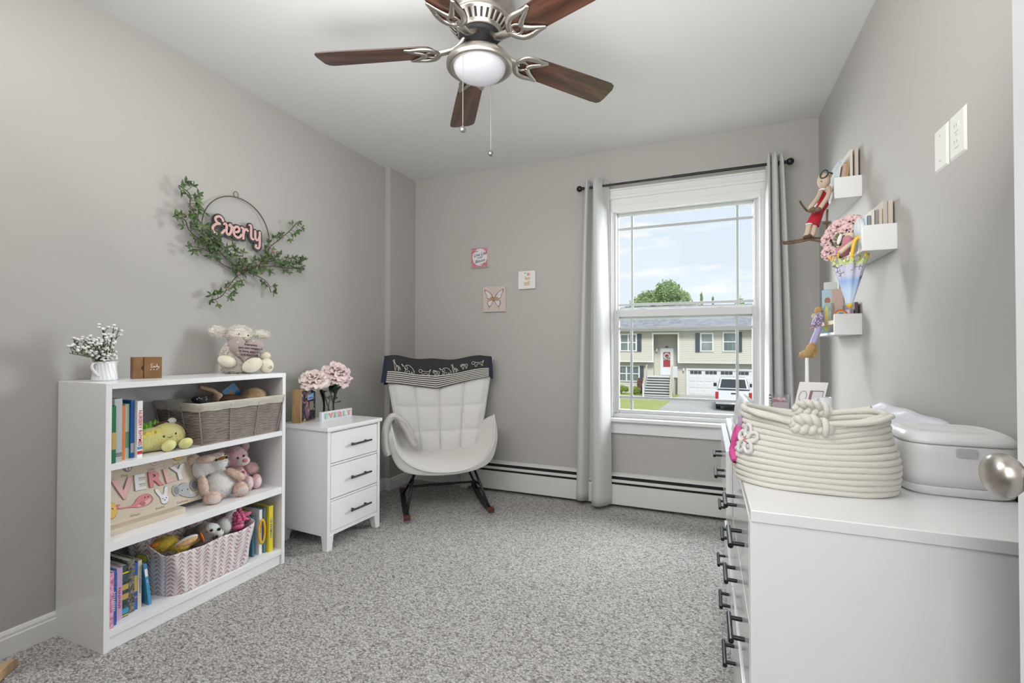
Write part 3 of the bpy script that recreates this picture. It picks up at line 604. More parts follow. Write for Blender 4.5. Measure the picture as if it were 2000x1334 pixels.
for sgn, zt, zb_, off in ((1, .1835, .148, .0055), ):
    R1 = corners(S1+.178); R0 = corners(S1+.150); N_ = 60
    def rimpt(R, k, o_):
        x0, x1, y0, y1 = R; x0 -= o_; x1 += o_; y0 -= o_; y1 += o_; q = [(x1, y0), (x1, y1), (x0, y1), (x0, y0)]; s_ = k/N_*4; i = int(s_) % 4; t = s_-int(s_); a, c = q[i], q[(i+1) % 4]; return a[0]+(c[0]-a[0])*t, a[1]+(c[1]-a[1])*t
    for k in range(N_+1):
        pass
    rows_ = []
    for (R, o_, z) in ((R0, .005, S1+.146), (R0, .0065, S1+.160), (R1, .006, S1+.176), (R1, .003, S1+.1815), (R1, -.003, S1+.181), (R1, -.007, S1+.170), (corners(S1+.05), -.008, S1+.05)):
        rows_.append([(*rimpt(R, k % N_, o_+.0012*sin(k*2.1+z*90)), z+(.002*sin(k*1.7) if z < S1+.15 and o_ > 0 else 0)) for k in range(N_)])
    vs = [p for r_ in rows_ for p in r_]; fs = [(i*N_+k, i*N_+(k+1) % N_, (i+1)*N_+(k+1) % N_, (i+1)*N_+k) for i in range(len(rows_)-1) for k in range(N_)]
    b.add(vs, fs)
obj('liner', b, WL_, wb, world=True, smooth=True)
b = B(); b.box(-2.115, -2.055, 1.303, 1.3075, .795, .822); b2 = obj('hand_hole_lining', b, WL_, wb, world=True, bevel=.002)
# contents of the basket
SKN = mat('doll_skin_fabric', (.50, .33, .22), .8); BRH = mat('brown_doll_hair', (.08, .04, .025), .85, bump=(120, .6, .003))
M = LF((-2.07, 1.44, .815), -.2)
dl = thing('rag_doll', 'fabric doll with brown hair and raised arm lying in the woven basket', 'doll', M @ V(0, 0, 0))
obj('body', ells([((.0, -.03, 0), (.045, .025, .03)), ((.03, .028, 0), (.022, .026, .022))], M), SKN, dl, world=True, smooth=True)
b = B(); b.tube(cr_([(.03, .035, 0), (.01, .060, 0), (-.02, .072, .0), (-.045, .082, 0)], 5), [.015, .015, .013, .012, .011, .011, .010, .010, .010, .010, .009, .009, .009, .009, .009, .010], 10); obj('arm', xf(b, M), SKN, dl, world=True, smooth=True)
obj('hair', ells([((.07, .020, .0), (.055, .022, .035)), ((.10, .016, .01), (.05, .018, .03))], M), BRH, dl, world=True, remesh=.004)
obj('dark_dotted_dress', ells([((-.045, .022, 0), (.034, .018, .025), (0, 0, -.3))], M), mat('dotted_navy', (.02, .022, .035), .8), dl, world=True, smooth=True)
dots([((-.045+.02*cos(k*2.2), .030+.008*sin(k*1.3), .021+.003*cos(k)), (.002, .002, .001)) for k in range(9)], M, cWHT, 'dress_dots', dl)
M = LF((-2.09, 1.565, .845), -.1) @ Matrix.Rotation(.62, 4, 'Z')
c_ = obj('picture_card', xf(B().box(-.03, .035, -.02, .045, -.0015, 0), M), col('card_blue', (.03, .20, .42), .35), None); tag(c_, 'small blue picture card with white edge sticking out of the woven basket', 'card')
obj('card_border', xf(B().box(-.032, .037, -.022, .047, -.0018, -.0016), M), cWHT, c_); patch('card_picture', ov(.0, .012, .016, .012), 0, .0004, M, col('card_brown', (.30, .15, .08)), c_)
M = LF((-2.05, 1.655, .79), 0)
tag(obj('plush_ball', ells([((-.01, .045, 0), (.062, .042, .05)), ((-.04, .030, 0), (.045, .036, .045))], M, 24, 16), plush_mat('tan_plush', (.52, .37, .21), (.40, .26, .13)), None, remesh=.005), 'tan plush back bulging out of the right half of the woven basket', 'soft toy')
M = LF((-2.1, 1.715, .84), 0)
tag(obj('plush_monkey', ells([((-.02, .02, 0), (.016, .014, .016)), ((-.02, .0, 0), (.012, .03, .012))], M), plush_mat('peach_plush', (.60, .42, .33)), None, remesh=.003), 'small peach plush paw poking out at the right end of the woven basket', 'soft toy')
# ================= bookcase: middle shelf =================
BW = wood('pale_birch', (.60, .51, .40), (.66, .57, .455), (14, 3, 14), .55, 2)
slope = V(-.053, 0, .183).normalized()
MB = fm((-2.062, 0, .405), (0, 1, 0), slope)         # a = world y, b = up the board, c = out
pz = thing('name_puzzle', 'wooden name puzzle board with letters and animal faces leaning on the middle shelf', 'puzzle', (-2.062, 1.21, .405))
def rrect(x0, x1, y0, y1, r, n=6):
    P = []
    for cx, cy, a0 in ((x1-r, y0+r, -PI/2), (x1-r, y1-r, 0), (x0+r, y1-r, PI/2), (x0+r, y0+r, PI)):
        for k in range(n+1): a = a0+PI/2*k/n; P.append((cx+r*cos(a), cy+r*sin(a)))
    return P
patch('board', rrect(1.004, 1.411, 0, .232, .016), -.011, 0, MB, BW, pz, bevel=.001)
def col_(n_, c): return col(n_, c, .45)
PKA, PKB, GRA, GRB, WHA = col_('puzzle_coral', (.62, .20, .21)), col_('puzzle_pink', (.74, .42, .41)), col_('puzzle_grey', (.36, .37, .39)), col_('puzzle_dark_grey', (.20, .21, .22)), col_('puzzle_white', (.74, .74, .76))
RECESS = col_('puzzle_recess', (.22, .17, .13))
for ch, a, bb, sz, mm, ro in (('V', 1.112, .119, .105, PKB, -.03), ('E', 1.170, .130, .082, WHA, -.06), ('R', 1.226, .130, .084, PKA, -.03), ('L', 1.281, .131, .082, PKB, .1), ('Y', 1.322, .132, .084, WHA, .08), ('E', 1.035, .115, .10, WHA, 0)):
    Mx = MB @ Matrix.Translation((a, bb, .0)) @ Matrix.Rotation(ro, 4, 'Z')
    text('letter_recess', ch, sz, Mx @ Matrix.Translation((.001, -.0005, .0002)), RECESS, pz, ext=.0002, off=sz*.052); text('letter_piece', ch, sz, Mx @ Matrix.Translation((0, 0, .0025)), mm, pz, ext=.0028, off=sz*.035)
for s_, a, bb in (('Dog', 1.124, .1725), ('Cow', 1.219, .174), ('Duck', 1.317, .1735), ('Whale', 1.139, .0135), ('Rabbit', 1.230, .0135), ('Elephant', 1.318, .012)):
    text('caption', s_, .0135, MB @ Matrix.Translation((a, bb, .0004)), RECESS, pz, ext=.0002)
def piece(poly, mm, z=.0035, name='animal_piece', rec=True, par=None):
    cx = sum(p[0] for p in poly)/len(poly); cy = sum(p[1] for p in poly)/len(poly)
    if rec: patch('piece_recess', [(cx+(p[0]-cx)*1.07+.0006, cy+(p[1]-cy)*1.07-.0006) for p in poly], 0, .0004, MB, RECESS, pz)
    return patch(name, poly, 0, z, MB, mm, par or pz)
p_ = piece(ov(1.139, .205, .0165, .019), col_('dog_blue_grey', (.28, .32, .38))); patch('muzzle', ov(1.139, .196, .008, .008), .0036, .0042, MB, WHA, p_); patch('tongue', ov(1.139, .192, .003, .0035, 10), .0043, .0047, MB, PKA, p_); patch('nose', ov(1.139, .1995, .003, .002, 8), .0043, .0047, MB, BLK, p_)
p_ = piece(ov(1.236, .207, .0165, .019), WHA); patch('muzzle', ov(1.236, .199, .011, .0085), .0036, .0042, MB, PKB, p_)
for s_ in (-1, 1): patch('nostril', ov(1.236+s_*.004, .199, .0016, .0022, 8), .0043, .0047, MB, PKA, p_); patch('eye_patch', ov(1.236+s_*.009, .212, .0045, .006, 10), .0036, .0042, MB, BLK, p_)
p_ = piece(ov(1.329, .208, .021, .021), col_('duck_yellow', (.72, .52, .08))); patch('beak', ov(1.329, .202, .010, .0055), .0036, .0046, MB, col_('duck_orange', (.68, .26, .04)), p_)
# whale
wh = [(1.079, .068), (1.092, .075), (1.094, .068), (1.088, .060), (1.102, .055), (1.115, .052), (1.130, .052), (1.143, .062), (1.152, .078), (1.165, .090), (1.182, .093), (1.196, .086), (1.203, .072), (1.205, .058), (1.200, .045), (1.188, .035), (1.170, .031), (1.150, .034), (1.130, .042), (1.112, .047), (1.096, .050), (1.084, .056)]
wh = [(a, .055+(b_-.055)*.72) for a, b_ in wh]
p_ = piece(sm(wh, 3), PKA); patch('belly', sm([(1.148, .043), (1.170, .040), (1.190, .044), (1.201, .058), (1.198, .062), (1.180, .056), (1.160, .050)], 4), .0036, .004, MB, PKB, p_); patch('fin', sm([(1.158, .052), (1.170, .058), (1.180, .046), (1.166, .040)], 4), .0041, .0046, MB, col_('fin_red', (.45, .12, .14)), p_); dots([((1.180, .070, .004), (.0022, .003, .001)), ((1.192, .070, .004), (.0022, .003, .001))], MB, BLK, 'eye', p_)
# rabbit
p_ = piece(sm([(1.236, .045), (1.234, .055), (1.226, .070), (1.220, .086), (1.223, .092), (1.231, .088), (1.238, .074), (1.242, .063), (1.250, .064), (1.254, .076), (1.258, .090), (1.265, .092), (1.268, .084), (1.264, .068), (1.262, .056), (1.266, .044), (1.262, .030), (1.250, .024), (1.238, .030)], 4), WHA); dots([((1.243, .046, .004), (.0018, .0025, .001)), ((1.257, .046, .004), (.0018, .0025, .001)), ((1.250, .039, .004), (.0032, .002, .001))], MB, BLK, 'eye', p_)
# elephant
p_ = piece(sm([(1.305, .060), (1.310, .078), (1.328, .086), (1.346, .082), (1.354, .066), (1.352, .046), (1.356, .034), (1.372, .030), (1.384, .034), (1.386, .026), (1.370, .018), (1.350, .020), (1.336, .026), (1.322, .034), (1.310, .044)], 4), GRA)
for cx, cy, rx, ry in ((1.300, .064, .016, .024), (1.378, .066, .020, .026)): q = patch('ear', ov(cx, cy, rx, ry), 0, .0032, MB, GRA, p_); patch('inner_ear', ov(cx, cy, rx*.68, ry*.7), .0033, .0038, MB, GRB, p_)
dots([((1.322, .058, .004), (.002, .003, .001)), ((1.345, .056, .004), (.002, .003, .001))], MB, BLK, 'eye', p_)
p_ = piece(ov(1.062, .055, .020, .030), col_('lion_yellow', (.72, .45, .10))); dots([((1.068, .06, .004), (.002, .003, .001))], MB, BLK, 'eye', p_)
p2_ = obj('puzzle_board', B().prism(rrect(-2.235, -2.012, 1.003, 1.302, .012), S2, S2+.022), BW, None, bevel=.0015); tag(p2_, 'flat pale wooden board lying on the middle shelf under the leaning puzzle', 'board')
# plush puppy
def sq(cx, cy): return cx, cy
M = LF((-2.055, 1.475, S2), -.42)
WP, TPm, PKP = plush_mat('white_long_plush', (.88, .87, .85)), plush_mat('frosted_tan_plush', (.82, .68, .60), (.68, .45, .35)), plush_mat('pink_plush', (.66, .38, .41), (.78, .54, .55))
pp = thing('plush_puppy', 'big white plush puppy with frosted tan limbs and head tipped left', 'soft toy', M @ V(0, 0, 0))
bodyL = [((.002, .062, -.01), (.062, .066, .048)), ((-.004, .095, -.02), (.045, .045, .04))]
headL = [((-.052, .158, -.005), (.056, .040, .038)), ((-.004, .172, .006), (.036, .038, .036)), ((-.075, .140, .0), (.03, .034, .03))]
obj('body', ells(bodyL, M, 26, 18), WP, pp, world=True, remesh=.0045); o_ = obj('fur', tufts(bodyL+headL, M, 3400, .007, .0008, 1.2, 3), WP, pp, world=True); o_['kind'] = 'stuff'
obj('head', ells(headL, M, 26, 18), WP, pp, world=True, remesh=.004)
obj('brow_patch', ells([((-.046, .188, .004), (.050, .020, .034)), ((-.010, .201, .004), (.026, .010, .028))], M, 24, 16), TPm, pp, world=True, remesh=.004)
obj('ear', ells([((-.098, .190, -.01), (.026, .022, .014), (0, 0, .7))], M), TPm, pp, world=True, smooth=True)
obj('nose_stripe', ells([((.003, .192, .0405), (.021, .0075, .006), (0, 0, .2))], M), mat('rust_stripe', (.36, .12, .02), .8), pp, world=True, smooth=True)
dots([((.018, .193, .043), (.007, .0065, .005)), ((-.020, .186, .037), (.0062, .0058, .004)), ((.014, .205, .036), (.0048, .0035, .003))], M, BLK, 'eye', pp); line('mouth', [(.012, .180, .043), (.018, .177, .0425), (.022, .180, .041)], .0008, M, BLK, pp)
for L in ([((-.066, .075, .022), (.020, .050, .02), (0, 0, .18))], [((.060, .103, .018), (.046, .019, .02), (0, 0, -.62))]): obj('fur', tufts(L, M, 600, .006, .0008, 1.2, 33), TPm, pp, world=True)['kind'] = 'stuff'; obj('arm', ells(L, M), TPm, pp, world=True, smooth=True)
for a, h, c, r_ in ((-.038, .026, .062, .1), (.080, .034, .030, .5)):
    obj('fur', tufts([((a, h, c), (.034 if r_ < .3 else .030, .027 if r_ < .3 else .033, .025))], M, 520, .006, .0008, 1.2, 31), TPm, pp, world=True)['kind'] = 'stuff'
    f_ = obj('foot', ells([((a, h, c), (.034 if r_ < .3 else .030, .027 if r_ < .3 else .033, .025))], M), TPm, pp, world=True, smooth=True); obj('sole', ells([((a+.003, h-.002, c+.019), (.025, .020, .009))], M), plush_mat('pale_sole', (.76, .63, .58)), f_, world=True, smooth=True)
# pink bear
M = LF((-2.10, 1.605, S2), -.42)
pb = thing('teddy_bear', 'pink teddy bear with a white muzzle sitting behind the puppy on the middle shelf', 'soft toy', M @ V(0, 0, 0))
bL = [((.0, .062, 0), (.046, .062, .040))]; hL = [((-.018, .163, .012), (.052, .050, .046))]
obj('body', ells(bL, M, 24, 16), PKP, pb, world=True, smooth=True); obj('head', ells(hL, M, 24, 16), PKP, pb, world=True, smooth=True)
o_ = obj('fur', tufts(bL+hL+[((.052, .098, .012), (.036, .028, .028), (0, 0, -.75))], M, 3600, .006, .0008, 1.2, 5), PKP, pb, world=True); o_['kind'] = 'stuff'
for a, h in ((-.070, .185), (.026, .206)): obj('ear', ells([((a, h, .0), (.020, .024, .012))], M), PKP, pb, world=True, smooth=True)
MZ = plush_mat('pale_pink_plush', (.80, .67, .68)); obj('muzzle', ells([((.004, .146, .046), (.033, .024, .022))], M), MZ, pb, world=True, smooth=True)
dots([((.010, .152, .069), (.013, .010, .006))], M, mat('pink_nose', (.62, .24, .28), .7), 'nose', pb); dots([((-.018, .166, .0575), (.006, .006, .004)), ((.008, .172, .0545), (.006, .006, .004))], M, BLK, 'eye', pb)
obj('arm', ells([((.052, .098, .012), (.036, .028, .028), (0, 0, -.75))], M), PKP, pb, world=True, smooth=True); obj('arm', ells([((-.05, .09, .012), (.03, .025, .026), (0, 0, .75))], M), PKP, pb, world=True, smooth=True)
patch('bib', sm([(-.012, .045), (-.014, .080), (.004, .108), (.022, .084), (.024, .045)], 4), .036, .044, M, MZ, pb, bevel=.003); dots([((.006, .090, .045), (.0105, .010, .003))], M, mat('badge_red', (.50, .05, .12), .6), 'badge', pb)
for a, c in ((.028, .052), (.068, .040)):
    f_ = obj('foot', ells([((a, .036, c), (.024, .036, .024))], M), PKP, pb, world=True, smooth=True); obj('sole', ells([((a+.001, .036, c+.018), (.014, .022, .009))], M), MZ, f_, world=True, smooth=True)
# ================= bookcase: bottom shelf =================
gB = 'books at the left end of the bottom shelf'
def bk(label, y0, w, h, cov, txt=None, tc=None, ts=None, x=-1.985, marks=(), d=.17, grp=gB, tilt=0): 
    M_ = LF((x, y0, S3)) @ Matrix.Rotation(tilt, 4, 'Z'); return book(label, w, h, d, M_, cov, txt, tc, ts, grp, spine_marks=marks)
bk('pink patterned paperback at the left end of the bottom shelf', 1.001, .012, .195, cPNK, x=-1.955)
bk('dark blue paperback second from the left on the bottom shelf', 1.014, .015, .193, cNAV, '~9', cWHT, .011, x=-1.968)
bk('purple paperback third from the left on the bottom shelf', 1.030, .009, .180, cPUR, x=-1.986)
bk('lilac book with dark red script on the bottom shelf', 1.040, .018, .190, cLIL, '~9', cRED, .012, x=-1.99)
bk('black and teal banded book on the bottom shelf', 1.059, .022, .190, cBLK, x=-1.995, marks=((.012, .032, cLBL), (.16, .165, cYEL), (.065, .085, GOLD), (.10, .12, GOLD), (.004, .008, cYEL)))
bk('black book with white swirls on the bottom shelf', 1.082, .024, .198, col('cover_swirl', (.02, .02, .025), .35, var=(110, .3, (.30, .28, .22))), x=-2.005)
bk('small blue book with gold label on the bottom shelf', 1.107, .012, .178, cNAV, None, None, None, x=-2.01, marks=((.045, .05, cORG), (.07, .13, GOLD)))
bk('cream book beside the small blue one', 1.120, .013, .182, cCRM, '~10', cNAV, .008, x=-2.01)
bk('bright blue slim book leaning against the patterned bin', 1.152, .011, .165, cLBL, '~3', cWHT, .007, x=-1.998, tilt=.12, marks=((.115, .145, cWHT),))
# patterned fabric bin
def leaf_mat():
    m = D.materials.new('leaf_print_fabric'); m.use_nodes = True; t = m.node_tree; b = t.nodes['Principled BSDF']; b.inputs['Roughness'].default_value = .85
    tx = N(t, 'ShaderNodeTexCoord'); s = N(t, 'ShaderNodeSeparateXYZ'); t.links.new(tx.outputs['UV'], s.inputs[0])
    def mth(op, a, b_=None, c=None):
        n = N(t, 'ShaderNodeMath', operation=op)
        for i, x in enumerate((a, b_, c)):
            if x is None: continue
            if isinstance(x, (int, float)): n.inputs[i].default_value = x
            else: t.links.new(x, n.inputs[i])
        return n.outputs[0]
    fx = mth('SUBTRACT', mth('FRACT', mth('MULTIPLY', s.outputs[0], 25)), .5); ax = mth('ABSOLUTE', fx)
    colid = mth('FLOOR', mth('MULTIPLY', s.outputs[0], 25)); ph = mth('FRACT', mth('MULTIPLY', colid, .37)); sg = mth('SUBTRACT', mth('MULTIPLY', mth('LESS_THAN', mth('FRACT', mth('MULTIPLY', colid, .61)), .82), 2), 1)
    yy = mth('ADD', mth('MULTIPLY', s.outputs[1], 54), mth('MULTIPLY', mth('MULTIPLY', ax, 2.3), sg)); fr = mth('ABSOLUTE', mth('SUBTRACT', mth('FRACT', mth('ADD', yy, ph)), .5))
    lim = mth('MULTIPLY', mth('SUBTRACT', .43, ax), .95); lf = mth('MULTIPLY', mth('LESS_THAN', fr, mth('MINIMUM', lim, mth('MULTIPLY', ax, 3.4))), mth('LESS_THAN', ax, .41)); st = mth('LESS_THAN', ax, .016); mk = mth('MAXIMUM', lf, st)
    mx = N(t, 'ShaderNodeMix', data_type='RGBA'); t.links.new(mk, mx.inputs[0]); mx.inputs[6].default_value = (.74, .70, .72, 1); mx.inputs[7].default_value = (.46, .27, .27, 1); t.links.new(mx.outputs[2], b.inputs['Base Color'])
    nz_ = N(t, 'ShaderNodeTexNoise'); nz_.inputs['Scale'].default_value = 22; bp = N(t, 'ShaderNodeBump'); bp.inputs['Strength'].default_value = .6; bp.inputs['Distance'].default_value = .006; t.links.new(tx.outputs['Object'], nz_.inputs[0]); t.links.new(nz_.outputs[0], bp.inputs['Height']); t.links.new(bp.outputs[0], b.inputs['Normal']); return m
LEAF = leaf_mat()
fb = thing('fabric_bin', 'white fabric bin with pink leaf print full of toys on the bottom shelf', 'bin', (-2.06, 1.39, S3))
def binpt(s_, t, off=0):
    """s around 0..1 (starts mid left side, to the front), t height 0..1"""
    x0, x1 = -2.17, -1.962+.006*t; y0, y1 = 1.178-.03*t, 1.572+.022*t; r = .05-.02*t; cx, cy, hx, hy = (x0+x1)/2, (y0+y1)/2, (x1-x0)/2+off, (y1-y0)/2+off
    per = [(x0, cy)]; P = []
    # polyline of a rounded rectangle
    for qx, qy, a0 in ((cx+hx-r, cy-hy+r, -PI/2), (cx+hx-r, cy+hy-r, 0), (cx-hx+r, cy+hy-r, PI/2), (cx-hx+r, cy-hy+r, PI)):
        for k in range(7): a = a0+PI/2*k/6; P.append((qx+r*cos(a), qy+r*sin(a)))
    L = [0]
    for i in range(len(P)): a, c = P[i], P[(i+1) % len(P)]; L.append(L[-1]+math.hypot(a[0]-c[0], a[1]-c[1]))
    d = (s_ % 1)*L[-1]; i = 0
    while i < len(P)-1 and L[i+1] < d: i += 1
    a, c = P[i], P[(i+1) % len(P)]; f = (d-L[i])/max(1e-9, L[i+1]-L[i]); return a[0]+(c[0]-a[0])*f, a[1]+(c[1]-a[1])*f
NS, NT = 120, 16; vs = []; uv = []
for j in range(NT+1):
    t = j/NT
    for i in range(NS+1):
        s_ = i/NS; w_ = .0028*sin(s_*44)*t+.0015*sin(s_*90+t*8); x, y = binpt(s_, t, w_); y += .060*max(0, min(1, (x+2.17)/.208))*max(0, 1-(y-1.15)/.42)**1.6; top = .170+.048*min(1, max(0, (-1.985-x)/.10))+.012*math.exp(-((y-1.6)/.06)**2)+.004*sin(s_*37)
        vs.append((x, y, S3+.0+t*top)); uv.append((s_*1.17, t*.19))
b = B(); fs = [(j*(NS+1)+i, j*(NS+1)+i+1, (j+1)*(NS+1)+i+1, (j+1)*(NS+1)+i) for j in range(NT) for i in range(NS)]
b.add(vs, fs); b.add([(lambda p: (p[0], p[1]+.060*max(0, min(1, (p[0]+2.17)/.208))*max(0, 1-(p[1]-1.15)/.42)**1.6, S3+.001))(binpt(k/24, 0, -.003)) for k in range(24)], [tuple(range(24))])
bo = obj('body', b, LEAF, fb, world=True, smooth=True)
ul = bo.data.uv_layers.new(name='UVMap'); uv += [(0, 0)]*24
for lp in bo.data.loops: ul.data[lp.index].uv = uv[lp.vertex_index]
bo.modifiers.new('solid', 'SOLIDIFY').thickness = .003
M = LF((-2.088, 1.152, .205)) 
Mh = (Matrix.Translation((-2.066, 1.166, .238)) @ Matrix.Rotation(.26, 4, 'Z') @ Matrix.Rotation(.10, 4, 'Y') @ Matrix.Rotation(PI/2+.14, 4, 'X'))
obj('handle_ring', xf(B().tube([(p[0], p[1], 0) for p in rrect(-.026, .026, -.018, .018, .012, 5)], .0042, 8, True), Mh), mat('taupe_plastic', (.22, .19, .17), .5), fb, world=True, smooth=True); obj('handle_opening', xf(B().prism(rrect(-.024, .024, -.016, .016, .011, 5), -.001, .002), Mh), mat('yellow_plush_view', (.62, .50, .06), .95, bump=(200, .8, .004)), fb, world=True, label='yellow plush showing through the handle slot')
# toys in the bin
YP = plush_mat('chick_yellow', (.74, .58, .08), (.62, .42, .04))
M = LF((-2.085, 1.262, .244), -.3)
tc_ = thing('plush_chick', 'fluffy yellow plush chick at the left end of the fabric bin', 'soft toy', M @ V(0, 0, 0)); cl = [((.0, .012, .0), (.045, .030, .035)), ((.045, -.006, .03), (.035, .02, .028))]
obj('body', ells(cl, M, 20, 14), YP, tc_, world=True, remesh=.004); o_ = obj('fur', tufts(cl, M, 1200, .006, .0009, 1.2, 9), YP, tc_, world=True); o_['kind'] = 'stuff'; obj('beak', ells([((-.040, .024, .018), (.014, .009, .009))], M), mat('beak_orange', (.70, .20, .02), .8), tc_, world=True, smooth=True)
M = LF((-2.03, 1.325, .243), -.3)
wg = thing('plush_wing', 'orange and white dotted plush wings beside the grey plush face', 'soft toy', M @ V(0, 0, 0)); OW = mat('orange_check_fabric', (.78, .36, .07), .8, var=(190, .5, (.85, .66, .40)))
for dx, dy, ro in ((-.012, .012, .25), (.006, .0, .12)):
    obj('wing', ells([((dx, dy, -dx), (.042, .015, .014), (0, 0, ro))], M), OW, wg, world=True, smooth=True); obj('wing_back', ells([((dx, dy+.004, -dx-.004), (.046, .0165, .012), (0, 0, ro))], M), cWHT, wg, world=True, smooth=True)
obj('collar', ells([((.043, .014, .01), (.006, .024, .016), (0, 0, .25))], M), mat('beak_orange', (0,0,0)), wg, world=True, smooth=True)
M = LF((-2.045, 1.415, .225), -.35)
GP = plush_mat('taupe_grey_plush', (.15, .125, .12), (.22, .19, .18))
sl = thing('plush_sloth', 'dark grey plush with a white face and black eyes in the fabric bin', 'soft toy', M @ V(0, 0, 0))
sL = [((-.015, .03, 0), (.052, .045, .045)), ((-.03, .005, .01), (.05, .035, .04))]; obj('head', ells(sL, M, 22, 16), GP, sl, world=True, remesh=.004)
obj('face', ells([((.010, .046, .020), (.034, .026, .028), (0, 0, -.35)), ((.034, .022, .026), (.022, .020, .02))], M, 22, 14), WP, sl, world=True, remesh=.003); dots([((.002, .050, .048), (.007, .006, .004)), ((.032, .046, .046), (.0075, .0075, .004))], M, BLK, 'eye', sl); line('mouth', [(.044, .046, .044), (.046, .038, .045), (.044, .032, .046)], .0008, M, BLK, sl)
obj('dark_ear', ells([((-.062, .045, -.01), (.028, .016, .01), (0, 0, .3))], M), GP, sl, world=True, smooth=True); dots([((.022, .018, .047), (.006, .0055, .004))], M, BLK, 'nose', sl)
M = LF((-2.05, 1.495, .232), -.3)
wa = obj('plush_rabbit', ells([((.0, .02, 0), (.034, .042, .034)), ((.028, .060, .0), (.021, .042, .022), (0, 0, -.55))], M, 20, 14), WP, None, remesh=.004); tag(wa, 'white plush arm reaching up beside the pink toy in the fabric bin', 'soft toy')
M = LF((-2.02, 1.545, .228), -.3)
PT = mat('pink_shiny_fabric', (.60, .05, .20), .4, var=(60, .3, (.78, .22, .38))); dn = thing('plush_dinosaur', 'hot pink knobbly plush dinosaur at the right end of the fabric bin', 'soft toy', M @ V(0, 0, 0))
obj('head', ells([((.0, .055, 0), (.026, .030, .024)), ((-.005, .012, .01), (.028, .018, .022))], M, 20, 14), PT, dn, world=True, remesh=.0035)
obj('snout', ells([((.030, .060, .006), (.024, .010, .013), (0, 0, .2)), ((.026, .040, .006), (.020, .007, .011), (0, 0, -.3))], M), mat('pink_felt', (.72, .16, .35), .7), dn, world=True, smooth=True)
b = B(); rg = random.Random(4)
for k in range(46):
    a, e = rg.uniform(0, PI), rg.uniform(-1, 1); b.ell((-.002+.026*cos(a)*cos(e), .052+.034*sin(e), .024*sin(a)*cos(e)+.002), (.0062, .0062, .0055), nu=8, nv=6)
obj('knobs', xf(b, M), PT, dn, world=True, smooth=True)['kind'] = 'stuff'
obj('crest', ells([((.004, .088, .0), (.009, .012, .008))], M), PT, dn, world=True, smooth=True); dots([((.010, .068, .022), (.004, .004, .003))], M, BLK, 'eye', dn)
gR = 'books at the right end of the bottom shelf'
M_ = lambda y0, x: LF((x, y0, S3))
book('teal-edged slim book pressed against the right side of the bin', .010, .19, .17, M_(1.602, -2.0), col('cover_teal', (.05, .17, .24), .4), group=gR)
book('yellow tablet book lying highest behind the pink plush dinosaur', .03, .205, .13, M_(1.600, -2.07), cYEL, group=gR)
t = book('white board book with a big yellow ring handle', .016, .213, .17, M_(1.634, -1.995), cWHT, '~5', cPUR, .009, group=gR)
line('ring_handle', [(1.6415+.016*cos(2*PI*k/16), .185+.055*sin(2*PI*k/16), 0) for k in range(16)], .0062, fm((-1.985, 0, 0), (0, 1, 0), (0, 0, 1)), mat('ring_yellow', (.80, .42, .03), .4), t, closed=True, flat=(1, .6))
book('grey-blue spined book beside the yellow animal counting book', .010, .216, .17, M_(1.658, -1.99), col('cover_greyblue', (.20, .34, .38), .4), group=gR)
book('bright yellow animal counting book with dark capital lettering', .023, .222, .18, M_(1.672, -1.975), cYEL, '123 ANIMALS', cNAV, .0165, gR)
# ================= top of the bookcase =================
TB = .9455
CER = mat('white_ceramic', (.80, .81, .84), .25, coat=.4)
JX, JY = -2.135, 1.068
lerp_ = lambda a, b_, t: a+(b_-a)*t
jug = thing('pitcher', 'small white fluted ceramic pitcher on the left end of the bookcase', 'pitcher', (JX, JY, TB))
b = B(); n = 160; prof = [(.030, 0), (.0385, .001), (.0385, .004)]+[(lerp_(.0380, .0325, k/14), .006+.060*k/14) for k in range(15)]+[(.0325, .068), (.0335, .074), (.031, .074), (.030, .060), (.033, .010), (0, .006)]
vs = []
for r, h in prof:
    for k in range(n):
        a = 2*PI*k/n; rr = r*(1+(.045*abs(sin(a*10+h*45)) if .005 < h < .067 and r > .031 and (r, h) != (.033, .010) else 0)); sp = 0
        if h > .05: sp = .012*max(0, cos(a-PI/2))**12*(h-.05)/.024
        vs.append((JX+(rr)*cos(a), JY+(rr+sp)*sin(a), TB+h))
b.add(vs, [(i*n+k, i*n+(k+1) % n, (i+1)*n+(k+1) % n, (i+1)*n+k) for i in range(len(prof)-1) for k in range(n)]+[tuple(range(n))])
obj('body', b, CER, jug, world=True, smooth=True)
b = B(); b.tube(cr_([(JX+.006, JY-.030, TB+.070), (JX+.014, JY-.046, TB+.066), (JX+.018, JY-.050, TB+.050), (JX+.020, JY-.040, TB+.032), (JX+.022, JY-.029, TB+.018)], 6), .0052, 10, flat=(1, .6)); obj('handle', b, CER, jug, world=True, smooth=True)
GRN1 = mat('artificial_green', (.10, .16, .05), .7, var=(60, .4)); PETW = mat('white_petal', (.84, .84, .82), .7)
rg = random.Random(11)
bq = thing('baby_breath_bouquet', 'artificial bouquet of tiny white flowers in the white pitcher', 'flowers', (JX, JY, TB+.02))
st_, fl = B(), B()
